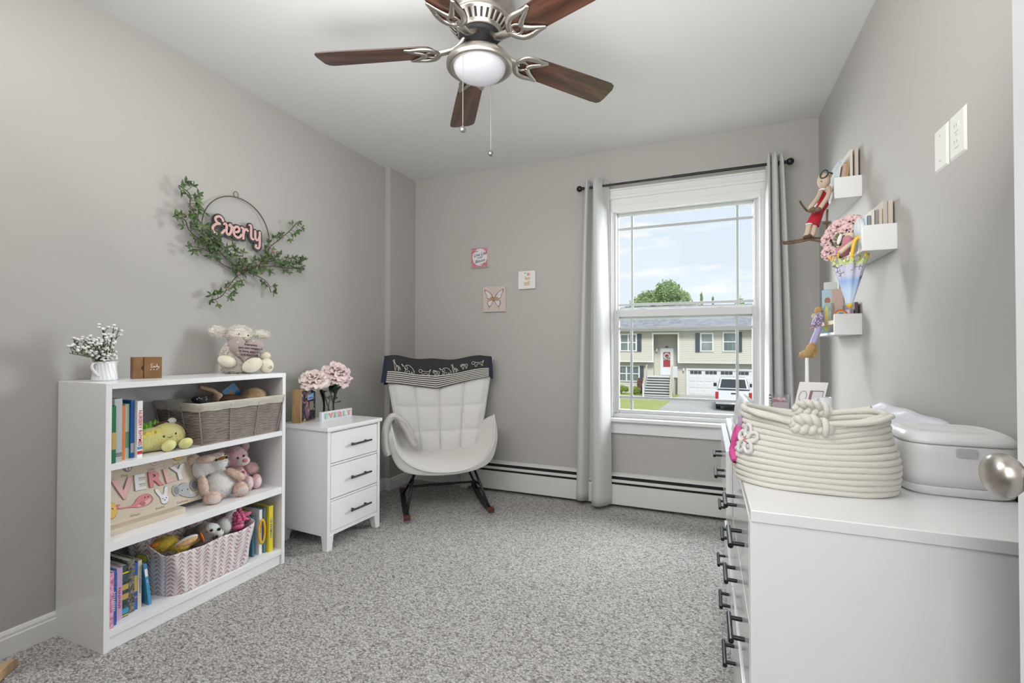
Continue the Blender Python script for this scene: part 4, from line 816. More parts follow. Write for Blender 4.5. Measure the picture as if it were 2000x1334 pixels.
for k in range(26):
    t = k/25; dy = -.118+.150*t+rg.uniform(-.012, .012); hz = .125+.05*(t > .72)+.028*rg.random()-.02*(t < .2); dx = rg.uniform(-.02, .05)
    p0 = V(JX, JY, TB+.05); p1 = V(JX+dx*.4, JY+dy*.35, TB+.085); p2 = V(JX+dx, JY+dy, TB+hz)
    P = cr_([p0, p1, p2], 5); st_.tube(P, [.0014]*len(P), 5)
    for j in range(9):
        q = P[4+rg.randint(0, 6)]; e = q+V(rg.uniform(-.018, .022), rg.uniform(-.018, .016), rg.uniform(0, .026)); st_.tube([q, (q+e)/2+V(0, 0, .003), e], [.0011, .001, .0019], 5)
        fl.ell(e+V(0, 0, .002), (.0058, .0062, .0042), (rg.uniform(-.6, .6), rg.uniform(-.6, .6), 0), 8, 5)
for k in range(30): fl.ell((JX+rg.uniform(-.02, .035), JY+rg.uniform(-.03, .03), TB+.078+rg.uniform(0, .022)), (.006, .006, .004), (rg.uniform(-.6, .6), 0, 0), 8, 5)
obj('stems', st_, GRN1, bq, world=True, smooth=True)['kind'] = 'stuff'; obj('blossoms', fl, PETW, bq, world=True, smooth=True)['kind'] = 'stuff'
# keepsake box
KW = wood('keepsake_wood', (.16, .075, .025), (.26, .135, .055), (22, 6, 6), .5, 2)
M = LF((-2.128, 1.160, TB), -.30)
kb = thing('keepsake_box', 'small brown wooden keepsake box engraved with a white name beside the pitcher', 'box', M @ V(.05, 0, -.03))
obj('left_block', xf(B().box(0, .033, 0, .088, -.045, 0), M), KW, kb, world=True, bevel=.0012); obj('right_block', xf(B().box(.0355, .096, 0, .088, -.045, .0005), M), KW, kb, world=True, bevel=.0012)
obj('inner_core', xf(B().box(.002, .094, .002, .086, -.043, -.003), M), mat('dark_groove', (.05, .02, .01), .8), kb, world=True); patch('finger_notch', [(.0362+.010*cos(a)*-1, .044+.010*sin(a)) for a in [PI/2-PI*k/12 for k in range(13)]], -.001, .0009, M, mat('dark_groove', (0,0,0)), kb)
INK = mat('white_ink', (.85, .83, .80), .6)
line('name_engraving', [(.066, .057), (.060, .060), (.058, .054), (.062, .052), (.058, .046), (.064, .045), (.068, .051), (.069, .045), (.072, .050), (.073, .046), (.077, .051), (.079, .060), (.078, .046), (.082, .050), (.083, .046), (.086, .050), (.084, .040), (.080, .041)], .0007, M @ Matrix.Translation((0, 0, .001)), INK, kb)
dots([((.058+.010*k, .036, .001), (.0022, .0015, .0006)) for k in range(3)], M, INK, 'engraved_dot', kb)
# lamb
M = LF((-2.125, 1.635, TB), -.48)
LW, LC = plush_mat('lamb_shag', (.90, .86, .80), (.84, .78, .72)), plush_mat('lamb_cream', (.80, .74, .58), (.84, .79, .66))
lb = thing('plush_lamb', 'shaggy cream plush lamb holding a mauve heart on top of the bookcase', 'soft toy', M @ V(0, 0, 0))
LB = [((-.01, .082, -.005), (.078, .088, .05)), ((-.02, .03, -.005), (.07, .032, .05))]; LH = [((-.012, .190, .010), (.056, .044, .040))]; LE = [((-.100, .203, .0), (.036, .024, .014), (0, 0, -.15)), ((.088, .192, .0), (.036, .020, .014), (0, 0, -.05))]
obj('body', ells(LB, M, 26, 18), LW, lb, world=True, remesh=.005); obj('head', ells(LH, M, 24, 16), LW, lb, world=True, smooth=True)
for e in LE: q = obj('ear', ells([e], M), LW, lb, world=True, smooth=True); obj('inner_ear', ells([((e[0][0]*.93, e[0][1]-.002, .009), (.022, .010, .007), e[2])], M), LC, q, world=True, smooth=True)
o_ = obj('shaggy_fleece', tufts(LB+LH+LE, M, 8000, .0105, .0016, 2.4, 21), LW, lb, world=True); o_['kind'] = 'stuff'
obj('face', ells([((-.006, .183, .022), (.041, .030, .034))], M, 24, 16), LC, lb, world=True, smooth=True)
dots([((-.022, .192, .051), (.0036, .0042, .003)), ((.018, .186, .050), (.0036, .0042, .003))], M, BLK, 'eye', lb); line('nose_stitch', [(-.006, .178, .0565), (-.001, .174, .0572), (.004, .178, .0563)], .0009, M, BLK, lb); line('mouth', [(-.001, .174, .0572), (-.001, .168, .0565), (-.008, .164, .0545)], .0007, M, BLK, lb)
HRT = mat('mauve_velvet', (.44, .35, .34), .85, sheen=.5, var=(50, .08))
# heart pillow: inflated heart
def heart(s_): x = .078*(16*sin(s_)**3)/16; y = .062*(13*cos(s_)-5*cos(2*s_)-2*cos(3*s_)-cos(4*s_))/15; return x, y+.004
b = B(); vs = []; fs = []; RN, SN = 7, 48
for side in (1, -1):
    o0 = len(vs); vs.append((0, .004, side*.020))
    for i in range(1, RN+1):
        f = i/RN; zz = side*.020*math.sqrt(max(0, 1-f**2.6))
        for k in range(SN): x, y = heart(2*PI*k/SN); vs.append((x*f, .004+(y-.004)*f, zz))
    for k in range(SN): fs.append((o0, o0+1+k, o0+1+(k+1) % SN))
    for i in range(RN-1):
        for k in range(SN): a = o0+1+i*SN; l = (k+1) % SN; fs.append((a+k, a+SN+k, a+SN+l, a+l))
b.add(vs, fs); MH = M @ Matrix.Translation((.006, .118, .062)) @ Matrix.Rotation(-.10, 4, 'Z') @ Matrix.Rotation(-.10, 4, 'X')
hq = obj('heart_pillow', xf(b, MH), HRT, lb, world=True, smooth=True)
for i, s_ in enumerate(('Everyone', 'you are wrapped', 'in love, prayers,', 'and blessings.')): text('heart_lettering', s_, .0150, MH @ Matrix.Translation((.016, .022-i*.0165, .0212-abs(i-1.4)*.0008)), mat('plum_ink', (.07, .03, .07), .6), hq, ext=.0010, off=.0001)
dots([((-.040, .030, .0165), (.004, .003, .0015)), ((-.055, .012, .0125), (.0035, .003, .0015)), ((.028, .042, .0135), (.004, .003, .0015)), ((-.035, -.022, .0150), (.003, .0025, .0015)), ((.058, .02, .0115), (.003, .003, .0015))], MH, INK, 'heart_dot', hq)
obj('paw', ells([((-.070, .062, .052), (.042, .027, .028), (0, 0, -.35))], M), LC, lb, world=True, smooth=True); obj('paw', ells([((.096, .085, .040), (.026, .021, .024))], M), LC, lb, world=True, smooth=True)
obj('foot', ells([((.032, .042, .078), (.047, .034, .034), (0, 0, .50))], M), LC, lb, world=True, smooth=True); q = obj('foot', ells([((.098, .036, .058), (.033, .038, .034))], M), LC, lb, world=True, smooth=True)
line('button_mark', [(.108+.007*cos(a), .030+.006*sin(a), .0905) for a in [2*PI*k/10 for k in range(10)]], .0010, M, BLK, q, closed=True)
# ================= on the nightstand =================
NT_ = .65
M = fm((-2.093, 1.972, NT_), (-.27, .963, 0), (0, 0, 1)); MP = M
OAK = wood('light_oak_block', (.34, .20, .09), (.46, .29, .14), (18, 18, 3), .5, 3)
ph = thing('photo_block', 'wooden photo block with a clipped dark family picture on the nightstand', 'photo frame', M @ V(.07, 0, -.02))
obj('block', xf(B().box(0, .155, 0, .185, -.052, 0), M), OAK, ph, world=True, bevel=.0015)
def photo_mat():
    m = D.materials.new('printed_photo'); m.use_nodes = True; t = m.node_tree; b = t.nodes['Principled BSDF']; b.inputs['Roughness'].default_value = .3; tx = N(t, 'ShaderNodeTexCoord'); v = N(t, 'ShaderNodeTexVoronoi'); v.inputs['Scale'].default_value = 75; t.links.new(tx.outputs['Object'], v.inputs[0])
    s = N(t, 'ShaderNodeSeparateColor'); t.links.new(v.outputs['Color'], s.inputs[0]); r = N(t, 'ShaderNodeValToRGB'); r.color_ramp.interpolation = 'CONSTANT'; e = r.color_ramp.elements; e[0].color = (.012, .012, .02, 1); e[1].position = .5; e[1].color = (.03, .03, .045, 1)
    for p, c in ((.70, (.25, .20, .08)), (.80, (.04, .06, .12)), (.90, (.45, .42, .33)), (.94, (.22, .05, .12))): q = e.new(p); q.color = (*c, 1)
    t.links.new(s.outputs[0], r.inputs[0]); t.links.new(r.outputs[0], b.inputs['Base Color']); return m
PHM = photo_mat(); pq = patch('photograph', [(.012, .008), (.150, .008), (.150, .178), (.012, .178)], .0005, .0014, M, PHM, ph)
patch('sky_area', [(.068, .120), (.128, .124), (.132, .160), (.066, .152)], .0015, .0018, M, col('photo_blue', (.25, .42, .68)), pq); patch('tree_line', [(.070, .128), (.128, .130), (.118, .136), (.085, .136)], .0019, .0021, M, cNAV, pq)
patch('path_area', [(.090, .060), (.125, .062), (.128, .112), (.088, .110)], .0015, .0018, M, col('photo_tan', (.22, .20, .14)), pq)
patch('people', sm([(.045, .045), (.040, .085), (.055, .105), (.062, .118), (.072, .105), (.082, .080), (.092, .050), (.078, .020), (.060, .022)], 4), .0019, .0022, M, col('photo_plum', (.20, .09, .13)), pq); dots([((.060, .092, .0022), (.005, .007, .0004)), ((.075, .062, .0022), (.006, .009, .0004)), ((.065, .106, .0022), (.0045, .006, .0004))], M, col('photo_skin', (.50, .30, .24)), 'face_spot', pq)
b = B().box(.075, .100, .150, .172, .0015, .004); obj('clip', xf(b, M), NICKEL, ph, world=True, bevel=.001)
# vase and peonies
VX, VY = -2.115, 2.205
va = thing('vase', 'clear flared glass vase on the nightstand', 'vase', (VX, VY, NT_)); VG = glass('vase_glass', (.975, .985, .98), .06)
b = B(); b.lathe([(0, .004), (.034, .004), (.035, .010), (.031, .035), (.029, .060), (.030, .085), (.036, .115), (.046, .145), (.052, .165), (.0535, .166), (.0535, .163), (.048, .145), (.038, .113), (.033, .085), (.032, .06), (.034, .035), (.038, .008), (.036, 0), (0, 0)], (VX, VY, NT_), 48); obj('glass_body', b, VG, va, world=True, smooth=True)
PEO = mat('peony_petal', (.86, .78, .76), .75, var=(30, .2, (.84, .62, .64))); PEO2 = mat('peony_petal_cream', (.86, .80, .74), .75, var=(26, .2, (.84, .70, .66))); LGR = mat('peony_leaf', (.035, .075, .02), .5, var=(30, .4))
def petal_mesh(L, W, cup):
    def f(u, v):
        x = (u-.5)*2; w_ = W*(sin(PI*min(1, v*.80+.08))**.7); return (x*w_*.5, cup*(x*x*.35+(v**2)*.55)*L+.004*sin(x*7)*v, L*v*(1-.10*x*x)+.003*sin(x*11)*v)
    return B().sheet(f, 9, 8)
def peony(label, c, up, R, m, seed):
    rg = random.Random(seed); t = thing('peony', label, 'flower', c, 0); up = Vector(up).normalized(); q = up.to_track_quat('Z', 'Y').to_matrix()
    base = [obj('petal', petal_mesh(R*.95, R*.95, cp), m, t, smooth=True) for cp in (.35, .6)]
    used = set()
    for ring, (n, tilt, sc, off) in enumerate(((9, 1.55, 1.0, -.1), (9, 1.22, .98, 0), (9, .92, .86, .06), (8, .60, .72, .12), (6, .30, .60, .14), (4, .10, .5, .16))):
        for k in range(n):
            i = (k+ring) % 2; a = 2*PI*(k+.5*(ring % 2))/n+rg.uniform(-.18, .18); tl_ = tilt+rg.uniform(-.12, .12)
            mt_ = q @ Matrix.Rotation(a, 3, 'Z') @ Matrix.Rotation(-tl_, 3, 'X') @ Matrix.Rotation(rg.uniform(-.3, .3), 3, 'Z')
            s_ = sc*rg.uniform(.88, 1.08)
            c_ = base[i] if i not in used else clone(base[i], t); used.add(i); c_.location = up*(off*R*.5); c_.rotation_mode = 'QUATERNION'; c_.rotation_quaternion = mt_.to_quaternion(); c_.scale = (s_,)*3
    return t
P1, P2 = V(-2.10, 2.075, .888), V(-2.085, 2.245, .912)
p1 = peony('open cream-pink peony leaning left out of the glass vase', P1, (.3, -.45, .9), .084, PEO2, 5); p2 = peony('full pink-centred peony upright on the right of the glass vase', P2, (.5, -.05, .75), .094, PEO, 8)
for pt, P, foot in ((p1, P1, V(VX+.008, VY+.012, NT_+.015)), (p2, P2, V(VX+.005, VY-.012, NT_+.015))):
    b = B(); b.tube(cr_([foot, V(VX, VY+(P.y-VY)*.12, NT_+.09), V(VX+.01, VY+(P.y-VY)*.45, NT_+.165), P-V(0, 0, .008)], 6), .0032, 8); obj('stem', b, LGR, pt, world=True, smooth=True)
lf = obj('leaf', B().sheet(lambda u, v: ((u-.5)*.036*sin(PI*min(1, v*.92+.05)), .012*v*v-.006*abs(u-.5), .085*v), 4, 8), LGR, p1, smooth=True); rg = random.Random(3)
L_ = [(p1, (-.01, .02, .175), -.9, .6), (p1, (0, .0, .165), -.4, .4), (p1, (.02, -.01, .16), -1.2, .9), (p1, (.01, .01, .13), .2, .2), (p2, (.02, .01, .165), .7, .5), (p2, (.0, .02, .17), 1.1, .8), (p2, (.02, .02, .15), .1, .3), (p2, (.015, -.01, .14), -.2, .25), (p2, (.01, 0, .175), .35, .6), (p1, (.02, .01, .09), -1.5, .1), (p2, (-.01, .01, .12), .3, 2.6), (p1, (-.01, -.01, .12), -.3, 2.8), (p1, (.01, .01, .155), -.7, .3), (p1, (.015, .015, .155), .0, .9)]
for i, (pt, off, ry_, rx_) in enumerate(L_):
    c_ = lf if i == 0 else clone(lf, pt); c_.parent = pt; c_.location = V(VX, VY, NT_)+V(*off)-origin_of(pt); c_.rotation_euler = (-ry_, rx_*.6, PI/2+rg.uniform(-.4, .4)); c_.scale = (.95,)*3
# name block
M = fm((-2.028, 2.062, NT_), (.058, .998, 0), (0, 0, 1)); nb = thing('name_sign', 'small white block sign with mint and coral letters on the nightstand', 'sign', M @ V(.12, 0, -.01))
obj('base', xf(B().box(0, .232, 0, .052, -.022, 0), M), col('sign_white', (.76, .77, .84), .4), nb, world=True, bevel=.002)
MINT, COR = col('mint_resin', (.40, .62, .50), .35), col('coral_resin', (.78, .42, .37), .35)
for i, ch in enumerate('EVERLY'):
    mm = (MINT, COR, MINT, COR, MINT, COR)[i]; text('letter', ch, .043, M @ Matrix.Translation((.031+.0345*i, .0265, .004)), mm, nb, ext=.004, off=.0010)
# ================= chair =================
ch = thing('rocking_chair', 'cream tufted wingback rocking chair with black frame in the corner', 'chair', (-1.705, 2.847, 0), .674)
BOU = mat('cream_boucle', (.78, .765, .73), .95, bump=(190, .65, .004), sheen=.4, spec=.1); LIN = mat('cream_linen', (.73, .72, .70), .9, bump=(320, .3, .0012), sheen=.3, spec=.15)
def lerp(a, b_, t): return a+(b_-a)*t
def back_w(z): return .285+.105*max(0, (z-.40)/.60)**.95
def back_top(x): return .968+.028*min(1, abs(x)/.30)**1.5
def back_y(x, z): return .105+.085*((z-.30)/.70)-.055*(abs(x)/.36)**2*(1 if z > .5 else z/.5)
NU, NV = 64, 80
def backf(u, v):
    z = .29+v*(back_top((u-.5)*.7)-.29); x = (u*2-1)*back_w(z); e = min(1, min(u, 1-u)*14)*min(1, (1-v)*14)
    cu = abs(math.sin(PI*u*4)); cv = abs(math.sin(PI*(v-.02)*4.0)); pu = (cu**.32)*(cv**.32); return (x, back_y(x, z)-.010-.030*pu*e-.004*e, z)
b = B(); b.sheet(backf, NU, NV); nfr = len(b.v)
b.sheet(lambda u, v: (lambda p: (p[0]*1.0, back_y(p[0], p[2])+.045, p[2]))(backf(u, v)), NU, NV)
bd = [(i, 0) for i in range(NU+1)]+[(NU, j) for j in range(1, NV+1)]+[(i, NV) for i in range(NU-1, -1, -1)]+[(0, j) for j in range(NV-1, 0, -1)]
ix = [j*(NU+1)+i for i, j in bd]; b.f += [(ix[k], ix[(k+1) % len(ix)], ix[(k+1) % len(ix)]+nfr, ix[k]+nfr) for k in range(len(ix))]; b.mi += [0]*len(ix)
obj('backrest', b, LIN, ch, smooth=True)
pp_ = [backf(0, j/20) for j in range(20)]+[backf(i/20, 1) for i in range(20)]+[backf(1, 1-j/20) for j in range(21)]
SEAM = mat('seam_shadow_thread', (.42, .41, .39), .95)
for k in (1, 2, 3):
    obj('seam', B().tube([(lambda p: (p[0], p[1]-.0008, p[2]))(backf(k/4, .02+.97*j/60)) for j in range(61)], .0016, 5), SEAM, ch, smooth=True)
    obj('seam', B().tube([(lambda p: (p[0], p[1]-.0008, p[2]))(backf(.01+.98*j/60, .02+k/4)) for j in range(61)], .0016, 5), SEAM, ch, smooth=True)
obj('back_piping', B().tube([(p[0]*1.005, p[1]+.012, p[2]+(.002 if 20 <= k <= 40 else 0)) for k, p in enumerate(pp_)], .0048, 8), LIN, ch, smooth=True)
# tub: closed cross sections lofted from the front to the back
inF = [(-.352, .600), (-.350, .555), (-.335, .49), (-.315, .42), (-.28, .365), (-.22, .322), (-.13, .293), (0, .283), (.13, .293), (.22, .325), (.28, .372), (.315, .43), (.333, .50), (.345, .56), (.345, .605)]
ouF = [(.358, .600), (.366, .54), (.368, .47), (.352, .40), (.33, .34), (.29, .285), (.15, .262), (0, .256), (-.15, .258), (-.29, .270), (-.335, .33), (-.360, .40), (-.378, .47), (-.380, .54), (-.368, .600)]
inB = [(-.295, .515), (-.292, .49), (-.285, .455), (-.275, .42), (-.25, .385), (-.2, .362), (-.12, .350), (0, .347), (.12, .350), (.2, .362), (.25, .385), (.275, .42), (.285, .455), (.292, .49), (.295, .515)]
ouB = [(.31, .515), (.325, .46), (.325, .40), (.31, .34), (.28, .30), (.24, .27), (.14, .255), (0, .25), (-.14, .255), (-.24, .27), (-.28, .30), (-.31, .34), (-.325, .40), (-.325, .46), (-.31, .515)]
fr_, bk_ = inF+ouF, inB+ouB; b = B(); NTt = 14; n_ = len(fr_)
def yfront(x, z): return -.292+.135*min(1, abs(x)/.36)**2.2+.10*max(0, (z-.42)/.19)**1.5
rings = []
for j in range(NTt+1):
    t = j/NTt; s_ = t**.85; ring = []
    for (x0, z0), (x1, z1) in zip(fr_, bk_):
        y0 = yfront(x0, z0); x = lerp(x0, x1, s_); z = lerp(z0, z1, s_); y = lerp(y0, .14, t)
        if z0 < .45 and (x0, z0) in inF: z += .030*sin(PI*min(1, t*1.15))*(1-(abs(x0)/.33)**2)
        if z0 > .55: z += .012*sin(PI*t)
        ring.append((x, y, z))
    rings.append(ring)
cx_ = [tuple(lerp(p[k], sum(q[k] for q in rings[0])/n_, .04)-(.012 if k == 1 else 0) for k in range(3)) for p in rings[0]]
vs = cx_+[p for r_ in rings for p in r_]; m_ = len(inF)
fs = [(j*n_+k, j*n_+(k+1) % n_, (j+1)*n_+(k+1) % n_, (j+1)*n_+k) for j in range(NTt+1) for k in range(n_)]
# end caps between matching inner and outer points
for base in (0, (NTt+1)*n_):
    for k in range(m_-1): fs.append((base+k, base+k+1, base+n_-2-k, base+n_-1-k))
b.add(vs, fs); sub_ = obj('seat_shell', b, BOU, ch, smooth=True); sub_.modifiers.new('sub', 'SUBSURF').levels = 1; sub_.modifiers[0].render_levels = 2
obj('seat_piping', B().tube(cr_([(x*1.006, yfront(x, z)-.013, z) for x, z in inF], 4), .0042, 8), BOU, ch, smooth=True)
# frame
def sym(name, pts, r, m=BLACKM, n=10):
    for s_ in (-1, 1): obj(name, B().tube([(x*s_, y, z) for x, y, z in pts], r, n), m, ch, smooth=True)
sym('front_leg', [(.165, -.06, .262), (.205, -.12, .235), (.262, -.315, .035)], .0085)
sym('rear_leg', [(.165, -.02, .262), (.19, .0, .20), (.262, .09, .050)], .0085)
sym('side_brace', [(.225, -.20, .155), (.222, .0, .135), (.224, .035, .13)], .007)
b = B(); b.cyl((-.222, -.06, .140), (.222, -.06, .140), .0078, n=12); b.cyl((-.05, -.06, .140), (.05, -.06, .140), .0095, n=12); obj('stretcher', b, BLACKM, ch, smooth=False, bevel=.001)
RK = mat('rocker_dark', (.025, .020, .018), .5); RC = mat('rocker_cap_mahogany', (.09, .022, .015), .28, coat=.3)
def rz_(y): return .010+.30*(y+.12)**2
for s_ in (-1, 1):
    ys = [-.345+.535*k/16 for k in range(17)]; P = [(s_*.262, y, rz_(y)+.010) for y in ys]
    b = B(); vs = []
    for (x, y, z) in P: vs += [(x-.017, y, z-.010), (x+.017, y, z-.010), (x+.017, y, z+.010), (x-.017, y, z+.010)]
    fs = [(i*4+k, i*4+(k+1) % 4, i*4+4+(k+1) % 4, i*4+4+k) for i in range(16) for k in range(4)]+[(0, 1, 2, 3), (67, 66, 65, 64)]
    b.add(vs, fs); r_ = obj('rocker', b, RK, ch, bevel=.002)
    b = B(); z0 = rz_(-.36)+.010; b.box(s_*.262-.020, s_*.262+.020, -.375, -.335, z0-.014, z0+.014); obj('rocker_cap', b, RC, r_, bevel=.004)
    b = B(); z0 = rz_(.19)+.010; b.box(s_*.262-.020, s_*.262+.020, .175, .207, z0-.014, z0+.014); obj('rocker_cap', b, RC, r_, bevel=.004)
# ---- dark animal blanket over the backrest ----
def bl_s(u, v):
    """u across, v: 0 front hem .. .62 top edge .. 1 rear hem"""
    x = -.392+.768*u; vt = back_top(max(-.35, min(.35, x)))+.010+.006*sin(u*17); hem = lerp(.835, .862, u)-.070*(1-abs(u-.47)/.5)**1.1 if abs(u-.47) < .5 else .845
    f = .62
    if v <= f: z = lerp(hem, vt, v/f); y = back_y(x, z)-.050-.004*sin(u*9+z*20)+.012*(v/f)**6; x += (.022*(1-v/f) if u < .5 else -.0)*(-1 if u < .06 else .0)
    else:
        t = (v-f)/(1-f); z = vt+.008*sin(PI*min(1, t*3))-.20*t*t; y = back_y(x, vt)-.038+.096*min(1, t*2.2)
    return (x, y, z)
def blanket_mat():
    m = D.materials.new('animal_blanket'); m.use_nodes = True; t = m.node_tree; b = t.nodes['Principled BSDF']; b.inputs['Roughness'].default_value = .95; b.inputs['Specular IOR Level'].default_value = .1
    tx = N(t, 'ShaderNodeTexCoord'); s = N(t, 'ShaderNodeSeparateXYZ'); t.links.new(tx.outputs['UV'], s.inputs[0])
    def mth(op, a, b_):
        n = N(t, 'ShaderNodeMath', operation=op)
        for i, x in enumerate((a, b_)):
            if isinstance(x, (int, float)): n.inputs[i].default_value = x
            else: t.links.new(x, n.inputs[i])
        return n.outputs[0]
    y = s.outputs[1]; st = mth('MULTIPLY', mth('LESS_THAN', mth('FRACT', mth('MULTIPLY', mth('SUBTRACT', y, .018), 21.5), 0), .5), mth('MULTIPLY', mth('LESS_THAN', y, .285), mth('GREATER_THAN', y, .018)))
    ed = mth('MAXIMUM', mth('LESS_THAN', s.outputs[0], .042), mth('GREATER_THAN', s.outputs[0], .964))
    a = N(t, 'ShaderNodeMix', data_type='RGBA'); t.links.new(st, a.inputs[0]); a.inputs[6].default_value = (.045, .045, .048, 1); a.inputs[7].default_value = (.68, .66, .60, 1)
    c = N(t, 'ShaderNodeMix', data_type='RGBA'); t.links.new(ed, c.inputs[0]); t.links.new(a.outputs[2], c.inputs[6]); c.inputs[7].default_value = (.035, .04, .07, 1); t.links.new(c.outputs[2], b.inputs['Base Color'])
    nz_ = N(t, 'ShaderNodeTexNoise'); nz_.inputs['Scale'].default_value = 260; bp = N(t, 'ShaderNodeBump'); bp.inputs['Strength'].default_value = .5; bp.inputs['Distance'].default_value = .002; t.links.new(tx.outputs['Object'], nz_.inputs[0]); t.links.new(nz_.outputs[0], bp.inputs['Height']); t.links.new(bp.outputs[0], b.inputs['Normal']); return m
BX = thing('throw_blanket', 'dark grey throw with animal outlines and white stripes over the chair back', 'blanket', (-1.705, 2.847, 0), .674); BX.location = (-1.705, 2.847, 0)
b = B().sheet(bl_s, 60, 50); o_ = obj('cloth', b, blanket_mat(), BX, smooth=True); ul = o_.data.uv_layers.new(name='UVMap')
for lp in o_.data.loops: j, i = divmod(lp.vertex_index, 61); ul.data[lp.index].uv = (i/60, j/50)
md = o_.modifiers.new('solid', 'SOLIDIFY'); md.thickness = .006; md.offset = 0
WY = mat('white_yarn', (.70, .68, .62), .9)
def draw(name, strokes, u0, v0, su, sv, lean=0):
    b = B()
    for S in strokes:
        P = []
        for q in cr_([(p[0], p[1], 0) for p in S], 3):
            u, v = u0+q.x*su, v0+q.y*sv+lean*q.x*su; p = bl_s(u, v); P.append((p[0], p[1]-.0065, p[2]))
        b.tube(P, .0017, 5)
    return obj(name, b, WY, BX, smooth=True)
GIR = [[(.1, 1.0), (.0, .95), (.1, .85), (.2, .3), (.25, 0), (.35, 0), (.38, .32), (.6, .35), (.62, 0), (.72, .0), (.72, .35), (.95, .05)], [(.1, 1.0), (.2, 1.05), (.22, .8), (.42, .5), (.7, .42), (.95, .05)], [(.3, .45), (.5, .38)], [(.22, .65), (.27, .7)]]
ELE = [[(0, 1.0), (.08, .85), (.2, .75), (.35, .95), (.55, 1.0), (.8, .8), (.95, .45), (1, .35)], [(.1, .7), (.0, .9), (0, 1.0)], [(.2, .6), (.3, .4), (.2, 0), (.32, 0), (.42, .3), (.6, .3), (.6, .02), (.72, .0), (.78, .3), (.85, 0), (.95, 0), (.95, .45)], [(.35, .9), (.45, .6), (.36, .45), (.22, .7)]]
LIO = [[(.1, .95), (.0, .7), (.1, .45), (.25, .55), (.25, .85), (.1, .95)], [(.25, .75), (.5, .65), (.8, .65), (.95, .9), (1.0, 1.0), (.93, .6), (.85, .35), (.9, 0), (.8, .0), (.72, .35), (.45, .35), (.4, 0), (.28, 0), (.28, .4)]]
MAM = [[(0, .8), (.15, 1), (.4, .95), (.7, .85), (1, .8), (.95, .3), (.9, 0), (.78, 0), (.75, .4), (.5, .45), (.45, 0), (.32, 0), (.28, .45), (.1, .5), (0, .8)], [(.1, .7), (.4, .75), (.8, .6)], [(.2, .85), (.5, .85)]]
k_ = .30
for nm, S, u0, v0, su, sv, ln in (('giraffe_outline', GIR, .075, .31, .075, .22, -.05), ('elephant_outline', ELE, .155, .27, .115, .20, -.1), ('lion_outline', LIO, .31, .26, .11, .15, -.05), ('mammoth_outline', MAM, .44, .27, .06, .12, -.1), ('elephant_outline', ELE, .505, .27, .11, .17, .0), ('giraffe_outline', GIR, .615, .31, .07, .20, .05), ('mammoth_outline', MAM, .70, .35, .065, .13, .1), ('lion_outline', LIO, .805, .35, .115, .15, .1)): draw(nm, S, u0, v0, su, sv, ln)
# ---- white knitted throw over the left arm ----
KN_ = mat('ivory_knit', (.78, .765, .72), .95, bump=(85, .7, .004, 'Z'), sheen=.3)
kt = thing('knitted_throw', 'small ivory knitted throw folded over the left arm of the rocking chair', 'blanket', (-1.705, 2.847, 0), .674)
KP = [(-.366, -.115, .372), (-.384, -.105, .43), (-.388, -.095, .50), (-.378, -.085, .565), (-.345, -.075, .612), (-.305, -.065, .606), (-.272, -.055, .560), (-.243, -.045, .510), (-.220, -.040, .460), (-.200, -.035, .425)]
KR = [.034, .033, .028, .025, .024, .025, .028, .031, .033, .031]
P = cr_(KP, 5); R_k = [lerp(KR[min(int(i/5), 8)], KR[min(int(i/5)+1, 9)], (i % 5)/5) for i in range(len(P))]; R_k[0] *= .8; R_k[-1] *= .8
b = B().tube(P, R_k, 28, up=(0, 1, 0), flat=(.85, 2.9)); o_ = obj('cloth', b, KN_, kt, smooth=True, sub=0)
P2_ = cr_([(x+.014*(1 if i > 4 else -.35), y-.034, z+.010) for i, (x, y, z) in enumerate(KP[1:9])], 5); b = B().tube(P2_, [.021]*len(P2_), 20, up=(0, 1, 0), flat=(.8, 2.2)); obj('fold', b, KN_, kt, smooth=True)
b = B().tube([(p.x, p.y+.0, p.z) for p in P[:2]], [.0335, .0345], 28, up=(0, 1, 0), flat=(.9, 2.95)); obj('ribbed_hem', b, mat('ivory_rib', (.80, .78, .73), .95, bump=(160, .8, .003, 'Y')), kt, smooth=True)
